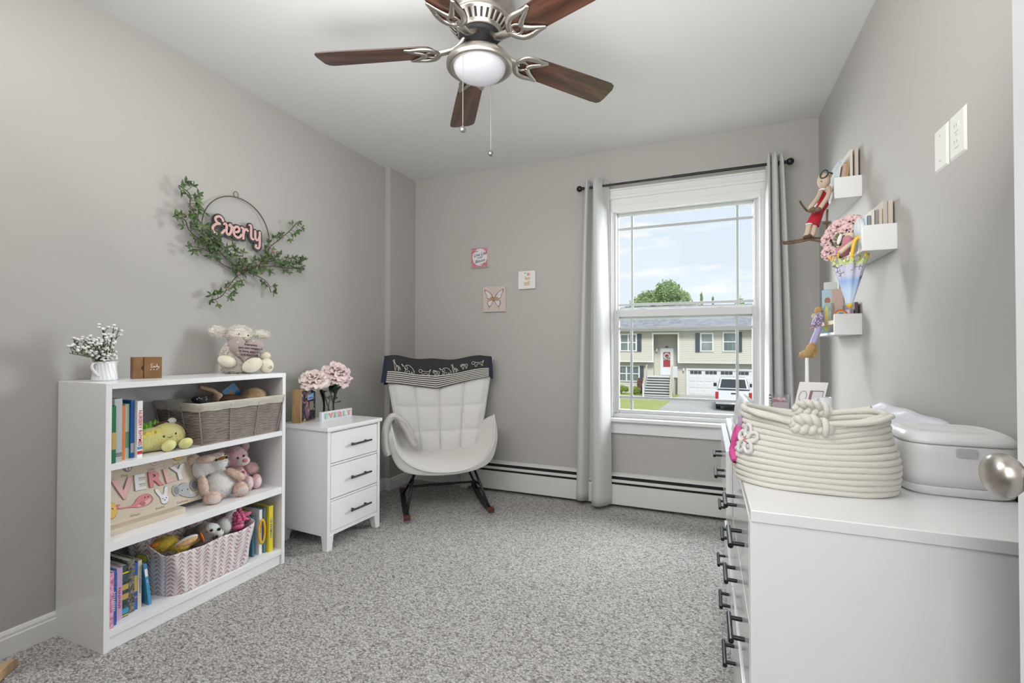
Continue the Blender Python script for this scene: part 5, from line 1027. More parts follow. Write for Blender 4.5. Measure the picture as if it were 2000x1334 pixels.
# ================= wall sign =================
WXs = XL+.003
sg = thing('hoop_sign', 'thin metal hoop holding a pink name cut-out with black outline on the left wall', 'sign', (XL+.01, 1.695, 1.66))
HOOP = mat('antique_bronze', (.13, .10, .07), .4, .7)
MS = fm((XL+.018, 0, 0), (0, 1, 0), (0, 0, 1))
obj('hoop', xf(B().tube([(1.695+.188*cos(a), 1.660+.188*sin(a), 0) for a in [2*PI*k/72 for k in range(72)]], .0028, 8, True), MS), HOOP, sg, world=True, smooth=True)
obj('hanging_ring', xf(B().tube([(1.683+.0125*cos(a), 1.862+.0145*sin(a), 0) for a in [2*PI*k/20 for k in range(20)]], .0018, 6, True), MS), HOOP, sg, world=True, smooth=True)
NAME = [[(1.606, 1.704), (1.600, 1.716), (1.586, 1.722), (1.570, 1.714), (1.567, 1.700), (1.577, 1.689), (1.589, 1.686)], [(1.589, 1.686), (1.570, 1.680), (1.555, 1.664), (1.554, 1.647), (1.566, 1.635), (1.584, 1.634), (1.602, 1.644), (1.614, 1.660)],
  [(1.612, 1.690), (1.620, 1.694), (1.625, 1.682), (1.624, 1.662), (1.627, 1.646), (1.637, 1.643), (1.648, 1.658), (1.652, 1.682), (1.646, 1.696), (1.640, 1.690)], [(1.648, 1.686), (1.662, 1.684)],
  [(1.668, 1.664), (1.686, 1.668), (1.694, 1.680), (1.688, 1.692), (1.676, 1.692), (1.666, 1.680), (1.664, 1.660), (1.670, 1.645), (1.684, 1.638), (1.698, 1.644), (1.706, 1.656)],
  [(1.708, 1.694), (1.716, 1.690), (1.717, 1.665), (1.717, 1.640)], [(1.717, 1.662), (1.723, 1.682), (1.733, 1.692), (1.742, 1.686)],
  [(1.753, 1.718), (1.761, 1.716), (1.762, 1.690), (1.762, 1.664), (1.766, 1.650), (1.776, 1.648)], [(1.786, 1.694), (1.787, 1.675), (1.788, 1.657), (1.796, 1.648), (1.808, 1.656), (1.813, 1.672)], [(1.814, 1.694), (1.814, 1.660), (1.814, 1.630), (1.812, 1.614), (1.802, 1.605), (1.790, 1.610), (1.792, 1.620)]]
def ribbon(S, w_, z0, z1, M, name, m, par, dx=0, dz=0):
    b = B(); cnt = 0; z1_ = z1
    for st in S:
        cnt += 1; z1 = z1_+.00012*cnt
        P = cr_([(p[0]+dx, p[1]+dz, 0) for p in st], 4); n = len(P)
        for i_, p in enumerate((P[0], P[-1])): b.prism(ov(p.x, p.y, w_/2, w_/2, 12), z0, z1-.00001*(i_+1))
        L, R = [], []
        for i in range(n):
            t = (P[min(i+1, n-1)]-P[max(i-1, 0)]).normalized(); nn = V(-t.y, t.x, 0); L.append(P[i]+nn*w_/2); R.append(P[i]-nn*w_/2)
        vs = [(p.x, p.y, z) for z in (z0, z1) for p in L+R]
        k = 2*n; fs = []
        for i in range(n-1): fs += [(k+i, k+i+1, k+n+i+1, k+n+i), (i, n+i, n+i+1, i+1), (i, i+1, k+i+1, k+i), (n+i, k+n+i, k+n+i+1, n+i+1)]
        b.add(vs, fs)
        for i in range(1, n-1): b.prism(ov(P[i].x, P[i].y, w_/2, w_/2, 10), z0+.00001*i, z1-.00003-.000003*i)
    return obj(name, xf(b, M), m, par, world=True)
ribbon(NAME, .030, .004, .008, MS, 'name_backing', mat('sign_black', (.02, .019, .021), .5), sg, .001, -.001)
ribbon(NAME, .0116, .009, .0125, MS, 'name_lettering', mat('sign_blush', (.66, .40, .37), .5), sg)
# garland
gl = thing('leafy_garland', 'artificial green leafy garland wound around the metal hoop sign', 'garland', (XL+.02, 1.70, 1.50))
LEAFM = [mat('garland_leaf', (.075, .13, .045), .55, var=(40, .35)), mat('garland_leaf_light', (.14, .215, .06), .55, var=(40, .3))]
VN = [([(1.387, 1.811), (1.428, 1.784), (1.443, 1.733), (1.479, 1.692), (1.51, 1.627), (1.553, 1.579), (1.609, 1.531), (1.703, 1.476)], 1.0), ([(1.365, 1.665), (1.41, 1.659), (1.439, 1.621), (1.49, 1.592), (1.56, 1.56)], .8), ([(1.421, 1.542), (1.48, 1.544), (1.532, 1.538), (1.58, 1.535)], .8), ([(1.445, 1.73), (1.475, 1.74), (1.508, 1.738)], .6),
  ([(1.703, 1.476), (1.765, 1.497), (1.863, 1.542), (1.954, 1.569), (2.044, 1.56), (2.08, 1.575)], 1.15), ([(2.058, 1.809), (2.005, 1.752), (1.939, 1.682), (1.883, 1.623), (1.856, 1.552)], .8), ([(2.076, 1.546), (1.991, 1.526), (1.898, 1.524), (1.82, 1.51)], 1.0),
  ([(1.54, 1.299), (1.588, 1.325), (1.639, 1.384), (1.697, 1.447), (1.765, 1.485)], .9), ([(1.885, 1.379), (1.857, 1.423), (1.817, 1.453), (1.765, 1.468)], .6), ([(1.52, 1.61), (1.60, 1.575), (1.66, 1.545), (1.72, 1.55)], .9), ([(1.44, 1.64), (1.52, 1.60), (1.58, 1.56)], .9)]
rg = random.Random(17); st_ = B(); spots = []
for pts, dens in VN:
    n_ = len(pts); P = cr_([(XL+.022+.012*sin(i*1.7)+.014*dens, p[0], p[1]) for i, p in enumerate(pts)], 8); st_.tube(P, .0022, 6)
    Lg = sum((P[i+1]-P[i]).length for i in range(len(P)-1)); cl_ = max(3, int(Lg/.0150*dens))
    for k in range(cl_):
        f = k/(cl_-1)*(len(P)-1); i = min(int(f), len(P)-2); c0 = P[i].lerp(P[i+1], f-i); t = (P[i+1]-P[i]).normalized()
        end = (k == 0 and pts[0] not in ((1.703, 1.476),)); sd = rg.choice((-1, 1)); nrm = V(0, -t.z, t.y)*sd
        tip = c0+nrm*rg.uniform(.010, .034)*(0 if end else 1)+V(rg.uniform(-.004, .022), 0, 0); tip.x = max(XL+.012, tip.x)
        st_.tube([c0, (c0+tip)/2+V(.004, 0, 0), tip], .0012, 5)
        dr = (tip-c0); dr = dr.normalized() if dr.length > .002 else -t
        for m_ in range(4 if rg.random() < .6 else 3): spots.append((tip, math.atan2(dr.z, dr.y)+(-1.5+3.0*m_/3)+rg.uniform(-.2, .2), rg.uniform(1.0, 1.45)))
obj('stem', st_, mat('garland_stem', (.07, .055, .03), .7), gl, world=True, smooth=True)
def leafb():
    return B().add([(0, 0, 0), (.006, .0042, .0016), (.014, .0048, .0022), (.0235, 0, -.001), (.014, -.0048, .0022), (.006, -.0042, .0016), (.007, 0, 0), (.015, 0, .0004)], [(0, 6, 1), (6, 7, 2, 1), (7, 3, 2), (0, 5, 6), (5, 4, 7, 6), (4, 3, 7)])
rg.shuffle(spots); lo = [obj('leaf', leafb(), LEAFM[i], gl, smooth=True) for i in (0, 1)]; ex_ = B(); g0 = origin_of(gl)
for k, (tip, a, s_) in enumerate(spots):
    R_l = fm((0, 0, 0), (0, 1, 0), (0, 0, 1)) @ Matrix.Rotation(a, 4, 'Z') @ Matrix.Rotation(rg.uniform(-.9, .25), 4, 'Y') @ Matrix.Rotation(rg.uniform(-.7, .7), 4, 'X')
    if k < 296:
        i = 0 if rg.random() < .6 else 1; c_ = lo[i] if k == i and lo[i].location.length == 0 and k < 2 and i == k else clone(lo[i], gl)
        c_.location = tip-g0; c_.rotation_mode = 'QUATERNION'; c_.rotation_quaternion = R_l.to_quaternion(); c_.scale = (s_,)*3
    else: q = leafb(); ex_.add([Matrix.Translation(tip) @ R_l @ (Vector(v)*s_) for v in q.v], q.f)
for o_ in lo:
    if o_.location.length == 0: o_.location = spots[3][0]-g0
if ex_.v: obj('leaf_fill', ex_, LEAFM[0], gl, world=True, smooth=True)['kind'] = 'stuff'
for (y, z) in ((1.446, 1.722), (1.412, 1.688), (1.715, 1.503), (1.782, 1.508), (1.84, 1.50), (1.682, 1.452), (1.62, 1.37), (1.945, 1.700), (1.885, 1.60), (1.91, 1.60), (1.81, 1.478)):
    b = B()
    for k in range(7): b.ell((XL+.045+rg.uniform(-.004, .008), y+rg.uniform(-.008, .008), z+rg.uniform(-.008, .008)), (.004, .0065, .0035), (rg.uniform(0, 3), rg.uniform(0, 3), 0), 8, 5)
    obj('bud', b, mat('dusty_bud', (.30, .20, .16), .8), gl, world=True, smooth=True)
# ================= canvases on the back wall =================
def CF(x, z): return fm((x, YB-.022, z), (1, 0, 0), (0, 0, 1))
CW = mat('canvas_white', (.70, .69, .67), .8)
def canvas(label, cx, cz, w_, h_, face): 
    t = thing('canvas_print', label, 'canvas', (cx, YB-.01, cz)); obj('stretcher_block', B().box(cx-w_/2, cx+w_/2, YB-.022, YB-.001, cz-h_/2, cz+h_/2), CW, t, world=True, bevel=.001); M = CF(cx, cz); q = patch('printed_face', [(-w_/2+.001, -h_/2+.001), (w_/2-.001, -h_/2+.001), (w_/2-.001, h_/2-.001), (-w_/2+.001, h_/2-.001)], 0, .0004, M, face, t); return t, M, q
INKB = mat('ink_black', (.03, .025, .03), .6)
t, M, q = canvas('small pink-bordered canvas with curly black lettering, highest of the three', -1.613, 1.764, .142, .152, mat('rose_pattern', (.42, .10, .17), .7, var=(90, .3, (.60, .30, .33))))
patch('round_label', ov(.004, .004, .062, .066, 36), .0005, .0008, M, mat('label_white', (.66, .64, .67), .8), q)
for s_, y in (('Live Life', .024), ('in full', .001), ('Bloom', -.026)): text('lettering', s_, .032 if s_ != 'in full' else .018, M @ Matrix.Translation((.004, y, .001)) @ Matrix.Rotation(.16, 4, 'Z'), INKB, q, ext=.0002, shear=.4, off=.0003)
for cx, cy in ((-.045, .047), (-.035, .052), (.045, -.045), (.035, -.050)): patch('printed_flower', ov(cx, cy, .007, .007, 8), .0009, .0012, M, mat('flower_orange', (.55, .16, .10), .7), q)
for cx, cy in ((-.02, .050), (.02, -.052)): patch('printed_leaf', ov(cx, cy, .012, .004, 8), .0009, .0012, M, mat('leaf_sage', (.25, .30, .22), .7), q)
t, M, q = canvas('blush canvas with a brown swallowtail butterfly, lowest of the three', -1.489, 1.440, .185, .190, mat('blush_canvas', (.58, .49, .46), .8, var=(14, .08)))
BR1, BR2, BR3 = mat('butterfly_brown', (.24, .13, .06), .7), mat('butterfly_white', (.66, .62, .66), .7, var=(40, .15)), mat('butterfly_tan', (.42, .25, .12), .7)
for s_ in (-1, 1):
    up = [(s_*.004, .002), (s_*.020, .040), (s_*.050, .062), (s_*.078, .076), (s_*.076, .055), (s_*.062, .030), (s_*.056, .006), (s_*.030, -.004)]; lo_ = [(s_*.004, -.004), (s_*.020, -.008), (s_*.048, -.010), (s_*.056, -.030), (s_*.048, -.052), (s_*.038, -.058), (s_*.026, -.052), (s_*.010, -.024)]
    for P_ in (up, lo_):
        cx = sum(p[0] for p in P_)/8; cy = sum(p[1] for p in P_)/8; patch('wing', sm(P_, 4), .0005, .0009, M, BR1, q); patch('wing_pale', sm([(cx+(p[0]-cx)*.76, cy+(p[1]-cy)*.80) for p in P_], 4), .001, .0013, M, BR2, q)
    patch('wing_shade', sm([(s_*.004, .0), (s_*.018, .018), (s_*.036, .010), (s_*.040, .0), (s_*.022, -.008)], 4), .0014, .0016, M, BR3, q); line('wing_tail', [(s_*.044, -.052, .001), (s_*.040, -.066, .001), (s_*.048, -.078, .001)], .0014, M, BR1, q)
line('butterfly_body', [(0, .018, .0015), (0, -.022, .0015)], .0022, M, BR1, q)
t, M, q = canvas('plain white canvas with gold script and a small pink flower, furthest right', -1.224, 1.572, .133, .132, mat('canvas_face_white', (.72, .71, .68), .8))
for s_, y, z in (('be', .012, .040), ('still', -.026, .044)): text('lettering', s_, z, M @ Matrix.Translation((0, y, .001)), mat('gold_paint', (.45, .31, .07), .4, .3), q, ext=.0003, shear=.15, off=.0006, sx=.75)
patch('printed_flower', ov(.014, .040, .012, .012, 10), .0009, .0012, M, mat('flower_pink', (.62, .28, .34), .7), q); patch('printed_leaf', ov(-.012, .050, .008, .003, 8), .0009, .0012, M, mat('leaf_teal', (.08, .20, .18), .7), q); patch('printed_leaf', ov(.022, .012, .003, .008, 8), .0009, .0012, M, mat('leaf_teal', (.08, .20, .18), .7), q)
# ================= cover plates on the right wall =================
PLM = mat('plate_white', (.74, .74, .70), .35)
def plate(label, nm, y0, y1, z0, z1):
    t = thing(nm, label, 'wall plate', (XR, (y0+y1)/2, (z0+z1)/2)); b = B(); e = .007; x0, x1 = XR, XR-.0055
    b.add([(x0, y0, z0), (x0, y1, z0), (x0, y1, z1), (x0, y0, z1), (x1, y0+e, z0+e), (x1, y1-e, z0+e), (x1, y1-e, z1-e), (x1, y0+e, z1-e)], [(0,1,2,3),(4,5,6,7),(0,1,5,4),(1,2,6,5),(2,3,7,6),(3,0,4,7)]); obj('cover', b, PLM, t, world=True, bevel=.0012); return t
t = plate('blank white wall plate with two screws high on the right wall', 'blank_plate', 1.6455, 1.7265, 1.578, 1.700)
for z in (1.603, 1.675): obj('screw', B().cyl((XR-.005, 1.686, z), (XR-.0067, 1.686, z), .003, n=12), mat('screw_white', (.5, .5, .47), .4), t, world=True)
t = plate('white double outlet plate, nearer of the two plates on the right wall', 'outlet_plate', 1.548, 1.6345, 1.579, 1.701)
for z in (1.618, 1.660):
    b = B().prism([(.0165*cos(a), max(-.0135, min(.0135, .0175*sin(a)))) for a in [2*PI*k/24 for k in range(24)]], 0, .0025, (XR-.005, 1.592, z), (0, -1, 0), (0, 0, 1)); q = obj('socket', b, PLM, t, world=True, bevel=.0006)
    for dy in (-.006, .006): obj('slot', B().box(XR-.0079, XR-.0076, 1.592+dy-.001, 1.592+dy+.001, z-.001, z+.006), mat('slot_grey', (.25, .25, .24), .5), q, world=True)
obj('screw', B().cyl((XR-.005, 1.592, 1.639), (XR-.0067, 1.592, 1.639), .0028, n=12), mat('screw_white', (0,0,0)), t, world=True)
# wooden toy leg at the lower left corner of the view
PINE = wood('pale_pine', (.50, .33, .18), (.62, .44, .26), (20, 20, 3), .5, 2)
M = fm((-2.165, .830, .0), (.62, -.78, 0), (0, 0, 1)) 
wt = thing('wooden_toy_rail', 'rounded end of a pale pine rail lying on the carpet at the lower left corner', 'toy', (-2.10, .78, 0))
b = B(); b.prism([(0, .004), (.004, .020), (.016, .032), (.035, .036), (.30, .036), (.30, 0), (.008, 0)], -.020, .0); obj('rail', xf(b, M), PINE, wt, world=True, bevel=.004)
b = B(); b.prism([(.004, .002), (.010, .018), (.022, .028), (.04, .030), (.30, .030), (.30, 0), (.012, 0)], .0, .022); obj('rail', xf(b, M), PINE, wt, world=True, bevel=.004)
# ================= dresser top =================
ZD = .752
ROPE = mat('cotton_rope', (.72, .70, .64), .9, bump=(260, .45, .0014, 'voronoi'), sheen=.2)
BX0, BY0 = .228, 1.312
rb = thing('rope_basket', 'oval cream coiled rope basket with braided handles on the dresser', 'basket', (BX0, BY0, ZD))
def sell(a, hx, hy, p=2.5): c, s_ = cos(a), sin(a); return hx*math.copysign(abs(c)**(2/p), c), hy*math.copysign(abs(s_)**(2/p), s_)
def coil(i, n=13):
    t = i/(n-1); bulge = .010*sin(PI*min(1, t*1.4)); return .158+bulge-.015*t, .098+bulge-.004*t, ZD+.008+t*.160
rg = random.Random(2)
for i in range(13):
    hx, hy, z = coil(i); P = []
    for k in range(72):
        a = 2*PI*k/72; x, y = sell(a, hx, hy); t = i/12; dip = (-.022*t**2*math.exp(-((x)/.085)**2)+.006*t**2*(abs(x)/hx)**2)
        P.append((BX0+x, BY0+y, z+dip+.0006*sin(a*7+i)))
    obj('rope_coil', B().tube(P, .0076, 10, True), ROPE, rb, world=True, smooth=True)
b = B(); b.prism([sell(2*PI*k/48, .156, .096) for k in range(48)], 0, .010, (BX0, BY0, ZD)); obj('base', b, ROPE, rb, world=True)
def braid(name, yy, zz, x0, x1):
    b = B(); n = 44
    for s_ in range(3):
        P = []
        for k in range(n+1):
            t = k/n; a = t*PI*2.6+s_*2*PI/3; w_ = .013*min(1, t*4)*min(1, (1-t)*4)+.003
            P.append((lerp(x0, x1, t), yy+w_*sin(2*a)*.6, zz+w_*sin(a)+.006*sin(PI*t)))
        b.tube(P, .0085, 8)
    b.tube([(x1+.004, yy+.0165*cos(a), zz+.0165*sin(a)) for a in [2*PI*k/16 for k in range(16)]], .0065, 8, True); b.ell((x1+.012, yy, zz-.002), (.012, .014, .015))
    obj(name, b, ROPE, rb, world=True, smooth=True)
braid('braided_handle', BY0-.094, .898, BX0-.055, BX0+.006); braid('braided_handle', BY0+.095, .9125, BX0-.02, BX0+.045)
for yy, sgn in ((BY0-.100, -1), (BY0+.100, 1)):
    for xs in (-1, 1):
        b = B(); b.tube(cr_([(BX0+(.012 if xs > 0 else -.055)+(.0 if sgn < 0 else .034), yy*1.0, .907), (BX0+xs*.075, yy+.002*sgn*-1, .912), (BX0+xs*.115, yy-.012*sgn, .920), (BX0+xs*.138, yy-.03*sgn, .928)], 5), .0062, 8); obj('handle_rope', b, ROPE, rb, world=True, smooth=True)
# appliques at the left end
FW = mat('white_felt_cord', (.74, .73, .72), .9, bump=(300, .4, .001)); PKY = mat('pink_yarn', (.66, .10, .32), .9, bump=(260, .8, .002)); PKC = mat('dusty_pink_yarn', (.50, .20, .20), .9)
def on_side(a, z): 
    t = (z-ZD-.008)/.160; hx = .158+.010*sin(PI*min(1, max(0, t)*1.4))-.015*t+.0095; hy = .098+.010*sin(PI*min(1, max(0, t)*1.4))-.004*t+.0095; x, y = sell(a, hx, hy); return V(BX0+x, BY0+y, z)
a0, zc = math.radians(212), .857
for k in range(5):
    an = 2*PI*k/5+.35; P = []
    for j in range(14):
        q = 2*PI*j/14; rr = .0195+.0155*cos(q); tt = .0105*sin(q); du = rr*cos(an)-tt*sin(an); dv = rr*sin(an)+tt*cos(an); P.append(on_side(a0+du*7.2, zc+dv))
    obj('flower_petal', B().tube(P, .0044, 8, True), FW, rb, world=True, smooth=True)
b = B()
for j in range(5): q = on_side(a0+.03*cos(j*1.26), zc+.005*sin(j*1.26)); b.ell(q, (.005, .005, .005), nu=8, nv=6)
obj('flower_centre', b, PKC, rb, world=True, smooth=True)
obj('yarn_flower', B().tube(cr_([on_side(math.radians(186), .835-.012), on_side(math.radians(192), .815), on_side(math.radians(197), .800), on_side(math.radians(188), .815), on_side(math.radians(190), .845), on_side(math.radians(194), .862), on_side(math.radians(188), .880), on_side(math.radians(182), .86), on_side(math.radians(186), .84)], 5), .0075, 8), PKY, rb, world=True, smooth=True)
obj('yarn_tip', B().tube(cr_([on_side(math.radians(189), .875), on_side(math.radians(192), .890), on_side(math.radians(190), .905)], 4), .0055, 8), mat('lavender_yarn', (.42, .32, .48), .9), rb, world=True, smooth=True)
# wipe warmer
WPL = mat('white_plastic', (.80, .80, .81), .30, coat=.1); cxw, cyw = .508, 1.382
ww = thing('wipe_warmer', 'white plastic rounded wipes box behind the door knob on the dresser', 'wipes box', (cxw, cyw, ZD))
def sring(hx, hy, z, n=64, p=4.2, dy=0): return [(cxw+sell(2*PI*k/n, hx, hy, p)[0], cyw+dy+sell(2*PI*k/n, hx, hy, p)[1], z) for k in range(n)]
def loft(rings, cap=True):
    b = B(); n = len(rings[0]); vs = [p for r_ in rings for p in r_]; fs = [(i*n+k, i*n+(k+1) % n, (i+1)*n+(k+1) % n, (i+1)*n+k) for i in range(len(rings)-1) for k in range(n)]
    if cap: fs += [tuple(range(n-1, -1, -1)), tuple((len(rings)-1)*n+k for k in range(n))]
    return b.add(vs, fs)
obj('foot_ring', loft([sring(.088, .078, ZD), sring(.098, .085, ZD+.006), sring(.100, .087, ZD+.020), sring(.100, .087, ZD+.0215)]), WPL, ww, world=True, smooth=True)
obj('body', loft([sring(.0995, .0865, ZD+.0225), sring(.102, .089, ZD+.05), sring(.102, .090, ZD+.09), sring(.101, .089, ZD+.108), sring(.100, .088, ZD+.1115)]), WPL, ww, world=True, smooth=True)
obj('lid', loft([sring(.1015, .090, ZD+.113), sring(.102, .091, ZD+.118), sring(.100, .089, ZD+.124), sring(.092, .080, ZD+.133), sring(.080, .068, ZD+.1385), sring(.078, .066, ZD+.1375), sring(.058, .048, ZD+.139), sring(.01, .012, ZD+.140)]), WPL, ww, world=True, smooth=True)
obj('latch_window', B().prism(rrect(-.018, .018, -.010, .010, .005, 5), 0, .0025, (cxw-.0, cyw-.0895, ZD+.098), (1, 0, 0), (0, 0, 1)), mat('latch_grey', (.55, .55, .56), .2), ww, world=True, bevel=.001)
# changing pad (contoured, in a wrapped cover)
PADM = mat('pad_cover_lavender', (.60, .59, .66), .38, bump=(16, .5, .02), var=(5, .10, (.68, .68, .73)), coat=.25)
cp = thing('changing_pad', 'contoured changing pad in a pale lavender shiny cover on the dresser', 'changing pad', (.345, 1.89, ZD))
px0, px1, py0, py1 = .088, .602, 1.49, 2.06
def padt(x, y):
    u = (x-px0)/(px1-px0); e = min(1, min(u, 1-u)*16)**.5; hgt = .072+(.102 if u < .5 else .082)*(abs(u*2-1)**2.2); f = .0
    v = (y-py0)/(py1-py0); ev = min(1, min(v, 1-v)*14)**.5; return ZD+.002+max(.0, hgt*min(1, e)*(.25+.75*ev))+.002*sin(x*60+y*31)*e
b = B(); b.sheet(lambda u, v: (px0+(px1-px0)*u, py0+(py1-py0)*v, padt(px0+(px1-px0)*u, py0+(py1-py0)*v)), 44, 50)
m0 = len(b.v); b.sheet(lambda u, v: (px0+(px1-px0)*u, py0+(py1-py0)*v, ZD+.001), 44, 50)
ix = [i for i in range(45)]+[j*45+44 for j in range(1, 51)]+[50*45+i for i in range(43, -1, -1)]+[j*45 for j in range(49, 0, -1)]; b.f += [(ix[k], ix[(k+1) % len(ix)], ix[(k+1) % len(ix)]+m0, ix[k]+m0) for k in range(len(ix))]; b.mi += [0]*len(ix)
obj('cover', b, PADM, cp, world=True, smooth=True)
obj('seam_piping', B().tube([(px0-.001, py0+.02+(py1-py0-.04)*k/20, ZD+.050+.004*sin(k*.8)) for k in range(21)], .0028, 6), mat('pad_piping', (.62, .62, .68), .5), cp, world=True, smooth=True)
obj('printed_label', B().box(.400, .440, 1.62, 1.635, ZD+.108, ZD+.1105), mat('label_print', (.10, .10, .12), .6), cp, world=True)
# small things at the far end of the dresser
CLG = glass('jar_glass', (.96, .97, .97), .08); cj = thing('flower_jar', 'small clear square jar of pink fabric roses behind the rope basket', 'jar', (.286, 2.29, ZD))
b = B(); 
for (x0, x1, y0, y1) in ((.250, .322, 2.254, 2.257), (.250, .322, 2.323, 2.326), (.250, .253, 2.257, 2.323), (.319, .322, 2.257, 2.323)): b.box(x0, x1, y0, y1, ZD, ZD+.122)
b.box(.250, .322, 2.254, 2.326, ZD, ZD+.004); obj('jar_wall', b, CLG, cj, world=True)
ROS = mat('fabric_rose_pink', (.72, .36, .40), .8, var=(40, .2, (.80, .52, .54)))
rg = random.Random(6)
for k in range(9):
    c = (.268+.018*(k % 3)+rg.uniform(-.002, .002), 2.270+.019*(k//3), ZD+.100+rg.uniform(-.004, .004)); b = B()
    b.tube([(c[0]+(.002+.0009*j)*cos(j*.9), c[1]+(.002+.0009*j)*sin(j*.9), c[2]+.004-.0007*j) for j in range(12)], .0032, 6); obj('rose', b, ROS, cj, world=True, smooth=True)
obj('filling', B().box(.254, .318, 2.258, 2.322, ZD+.004, ZD+.092), mat('pale_pink_filling', (.74, .60, .60), .8), cj, world=True, bevel=.003)
M = fm((.315, 2.262, ZD), (.985, -.17, 0), (.17, 0.20, .965)); fr2 = thing('keepsake_display', 'tilted white and pink keepsake frame with two panels behind the rope basket', 'frame', (.37, 2.28, ZD))
M = Matrix.Translation((.318, 2.262, ZD)) @ Matrix.Rotation(-.08, 4, 'Z') @ fm((0, 0, 0), (1, 0, 0), (.22, .16, .96))
PKF = mat('frame_pink', (.60, .40, .43), .5); obj('backing', xf(B().box(0, .100, 0, .186, -.020, -.002), M), PKF, fr2, world=True, bevel=.001)
q = obj('front', xf(B().box(0, .100, 0, .186, -.002, 0), M), mat('frame_white', (.74, .72, .72), .45), fr2, world=True); patch('pink_panel', rrect(.044, .092, .028, .150, .003), .0003, .0010, M, mat('panel_mauve', (.20, .10, .10), .4), q); patch('white_panel', rrect(.054, .090, .030, .146, .003), .0012, .0018, M, mat('panel_silver', (.60, .59, .62), .3), q)
line('round_outline', [(.022+.013*cos(a), .125+.022*sin(a), .001) for a in [2*PI*k/16 for k in range(16)]], .0012, M, mat('panel_grey', (.30, .28, .30), .5), q, closed=True)
for i in range(2): line('printed_scribble', [(.008+.0035*k, .085-.014*i+(.0022 if k % 2 else -.0022), .0010) for k in range(8)], .0008, M, mat('plum_print', (.12, .04, .07), .6), q)
st = thing('white_stick_stand', 'slim white upright stick rising behind the tilted keepsake frame', 'stand', (.392, 2.315, ZD)); b = B(); b.lathe([(.030, 0), (.030, .006), (.008, .012), (.0085, .10), (.0075, .16), (.0062, .278), (0, .28)], (.392, 2.318, ZD), 20); obj('stem', b, WPL, st, world=True, smooth=True)
cu = thing('small_cup', 'small white cup with loop handle behind the changing pad', 'cup', (.445, 2.29, ZD)); b = B(); b.lathe([(0, 0), (.022, 0), (.027, .01), (.029, .118), (.026, .118), (.024, .012), (0, .01)], (.447, 2.292, ZD), 28); obj('bowl', b, CER, cu, world=True, smooth=True)
obj('handle', B().tube([(.420-.010*sin(a), 2.268-.004*sin(a), ZD+.095+.018*cos(a)) for a in [PI*k/12 for k in range(13)]], .0032, 8), CER, cu, world=True, smooth=True)
# ================= wall shelves =================
def wshelf(label, y0, y1, z0, h, bar=True):
    t = thing('wall_shelf', label, 'shelf', (XR, (y0+y1)/2, z0)); xo = XR-.101
    for y in (y0, y1-.014): obj('end_panel', B().box(xo, XR, y, y+.014, z0, z0+h), SATIN, t, world=True, bevel=.0012)
    obj('base_board', B().box(xo, XR, y0+.014, y1-.014, z0, z0+.012), SATIN, t, world=True, bevel=.001); obj('back_board', B().box(XR-.008, XR, y0+.014, y1-.014, z0+.012, z0+h*.55), SATIN, t, world=True)
    if bar: obj('front_bar', B().box(xo+.001, xo+.009, y0+.014, y1-.014, z0+h*.52, z0+h*.52+.018), wood('shelf_bar_wood', (.55, .43, .28), (.66, .54, .37), (20, 3, 20), .5, 2), t, world=True, bevel=.0015)
    return t
wshelf('highest white wall shelf holding leaning books and the skiing doll', 2.425, 2.835, 1.725, .0915)
wshelf('middle white wall shelf nearest the camera holding flowers and books', 2.030, 2.440, 1.421, .0915)
wshelf('lowest white wall shelf with a natural wood bar and picture books', 2.441, 2.851, 1.131, .0915)
def rbook(label, x0, w_, y0, l, z0, h, cover, tilt=0, yaw=0, group=None, rnd_top=False):
    """board book standing on a wall shelf; cover faces -X, spine faces -Y (the camera)"""
    t = thing('book', label, 'book', (x0+w_/2, y0+l/2, z0), 0, group); M = Matrix.Translation((x0, y0, z0)) @ Matrix.Rotation(tilt, 4, 'Y') @ Matrix.Rotation(yaw, 4, 'Z')
    if rnd_top:
        poly = [(0, 0), (l, 0), (l, h*.8)]+[(l/2+l/2*cos(a), h*.8+h*.2*sin(a)) for a in [PI*k/10 for k in range(1, 10)]]+[(0, h*.8)]
        b = B(); b.prism(poly, 0, -w_, (0, 0, 0), (0, 1, 0), (0, 0, 1)); b = xf(B().add([(-(v[0]) if False else abs(v[0]), v[1], v[2]) for v in b.v], b.f), M)
        obj('cover', b, cover, t, world=True, bevel=.0012); return t
    th = .0016
    b = B(); b.box(0, th, 0, l, 0, h); b.box(w_-th, w_, 0, l, 0, h); b.box(th, w_-th, 0, th, 0, h); obj('cover', xf(b, M), cover, t, world=True, bevel=.0005)
    obj('page_block', xf(B().box(th, w_-th, th, l-.003, .002, h-.003), M), PAPER, t, world=True); return t
BRW = mat('kraft_cover', (.42, .27, .16), .7); BEI = mat('beige_cover', (.58, .50, .42), .6); WCV = mat('white_board_cover', (.72, .74, .74), .3, var=(25, .25, (.45, .55, .60)))
g1 = 'books on the highest wall shelf'; z1 = 1.737
rbook('tall pale book flat against the wall on the highest shelf', .598, .012, 2.445, .30, z1, .205, BEI, group=g1)
rbook('tall cream book second from the wall on the highest shelf', .580, .010, 2.447, .30, z1, .202, mat('cream_board', (.66, .62, .54), .5), group=g1)
rbook('brown kraft book leaning right on the highest shelf', .552, .014, 2.450, .24, z1, .150, BRW, tilt=.10, group=g1)
rbook('pinkish brown book leaning right beside the kraft book', .540, .010, 2.450, .25, z1, .145, mat('clay_cover', (.50, .34, .27), .6), tilt=.13, group=g1)
rbook('pale patterned book with spiral edge on the highest shelf', .528, .008, 2.47, .28, z1, .175, WCV, tilt=.12, group=g1)
rbook('small round-topped white board book on the highest shelf', .522, .008, 2.447, .08, z1, .060, WCV, group=g1, rnd_top=True)
g2 = 'books on the middle wall shelf'; z2 = 1.433
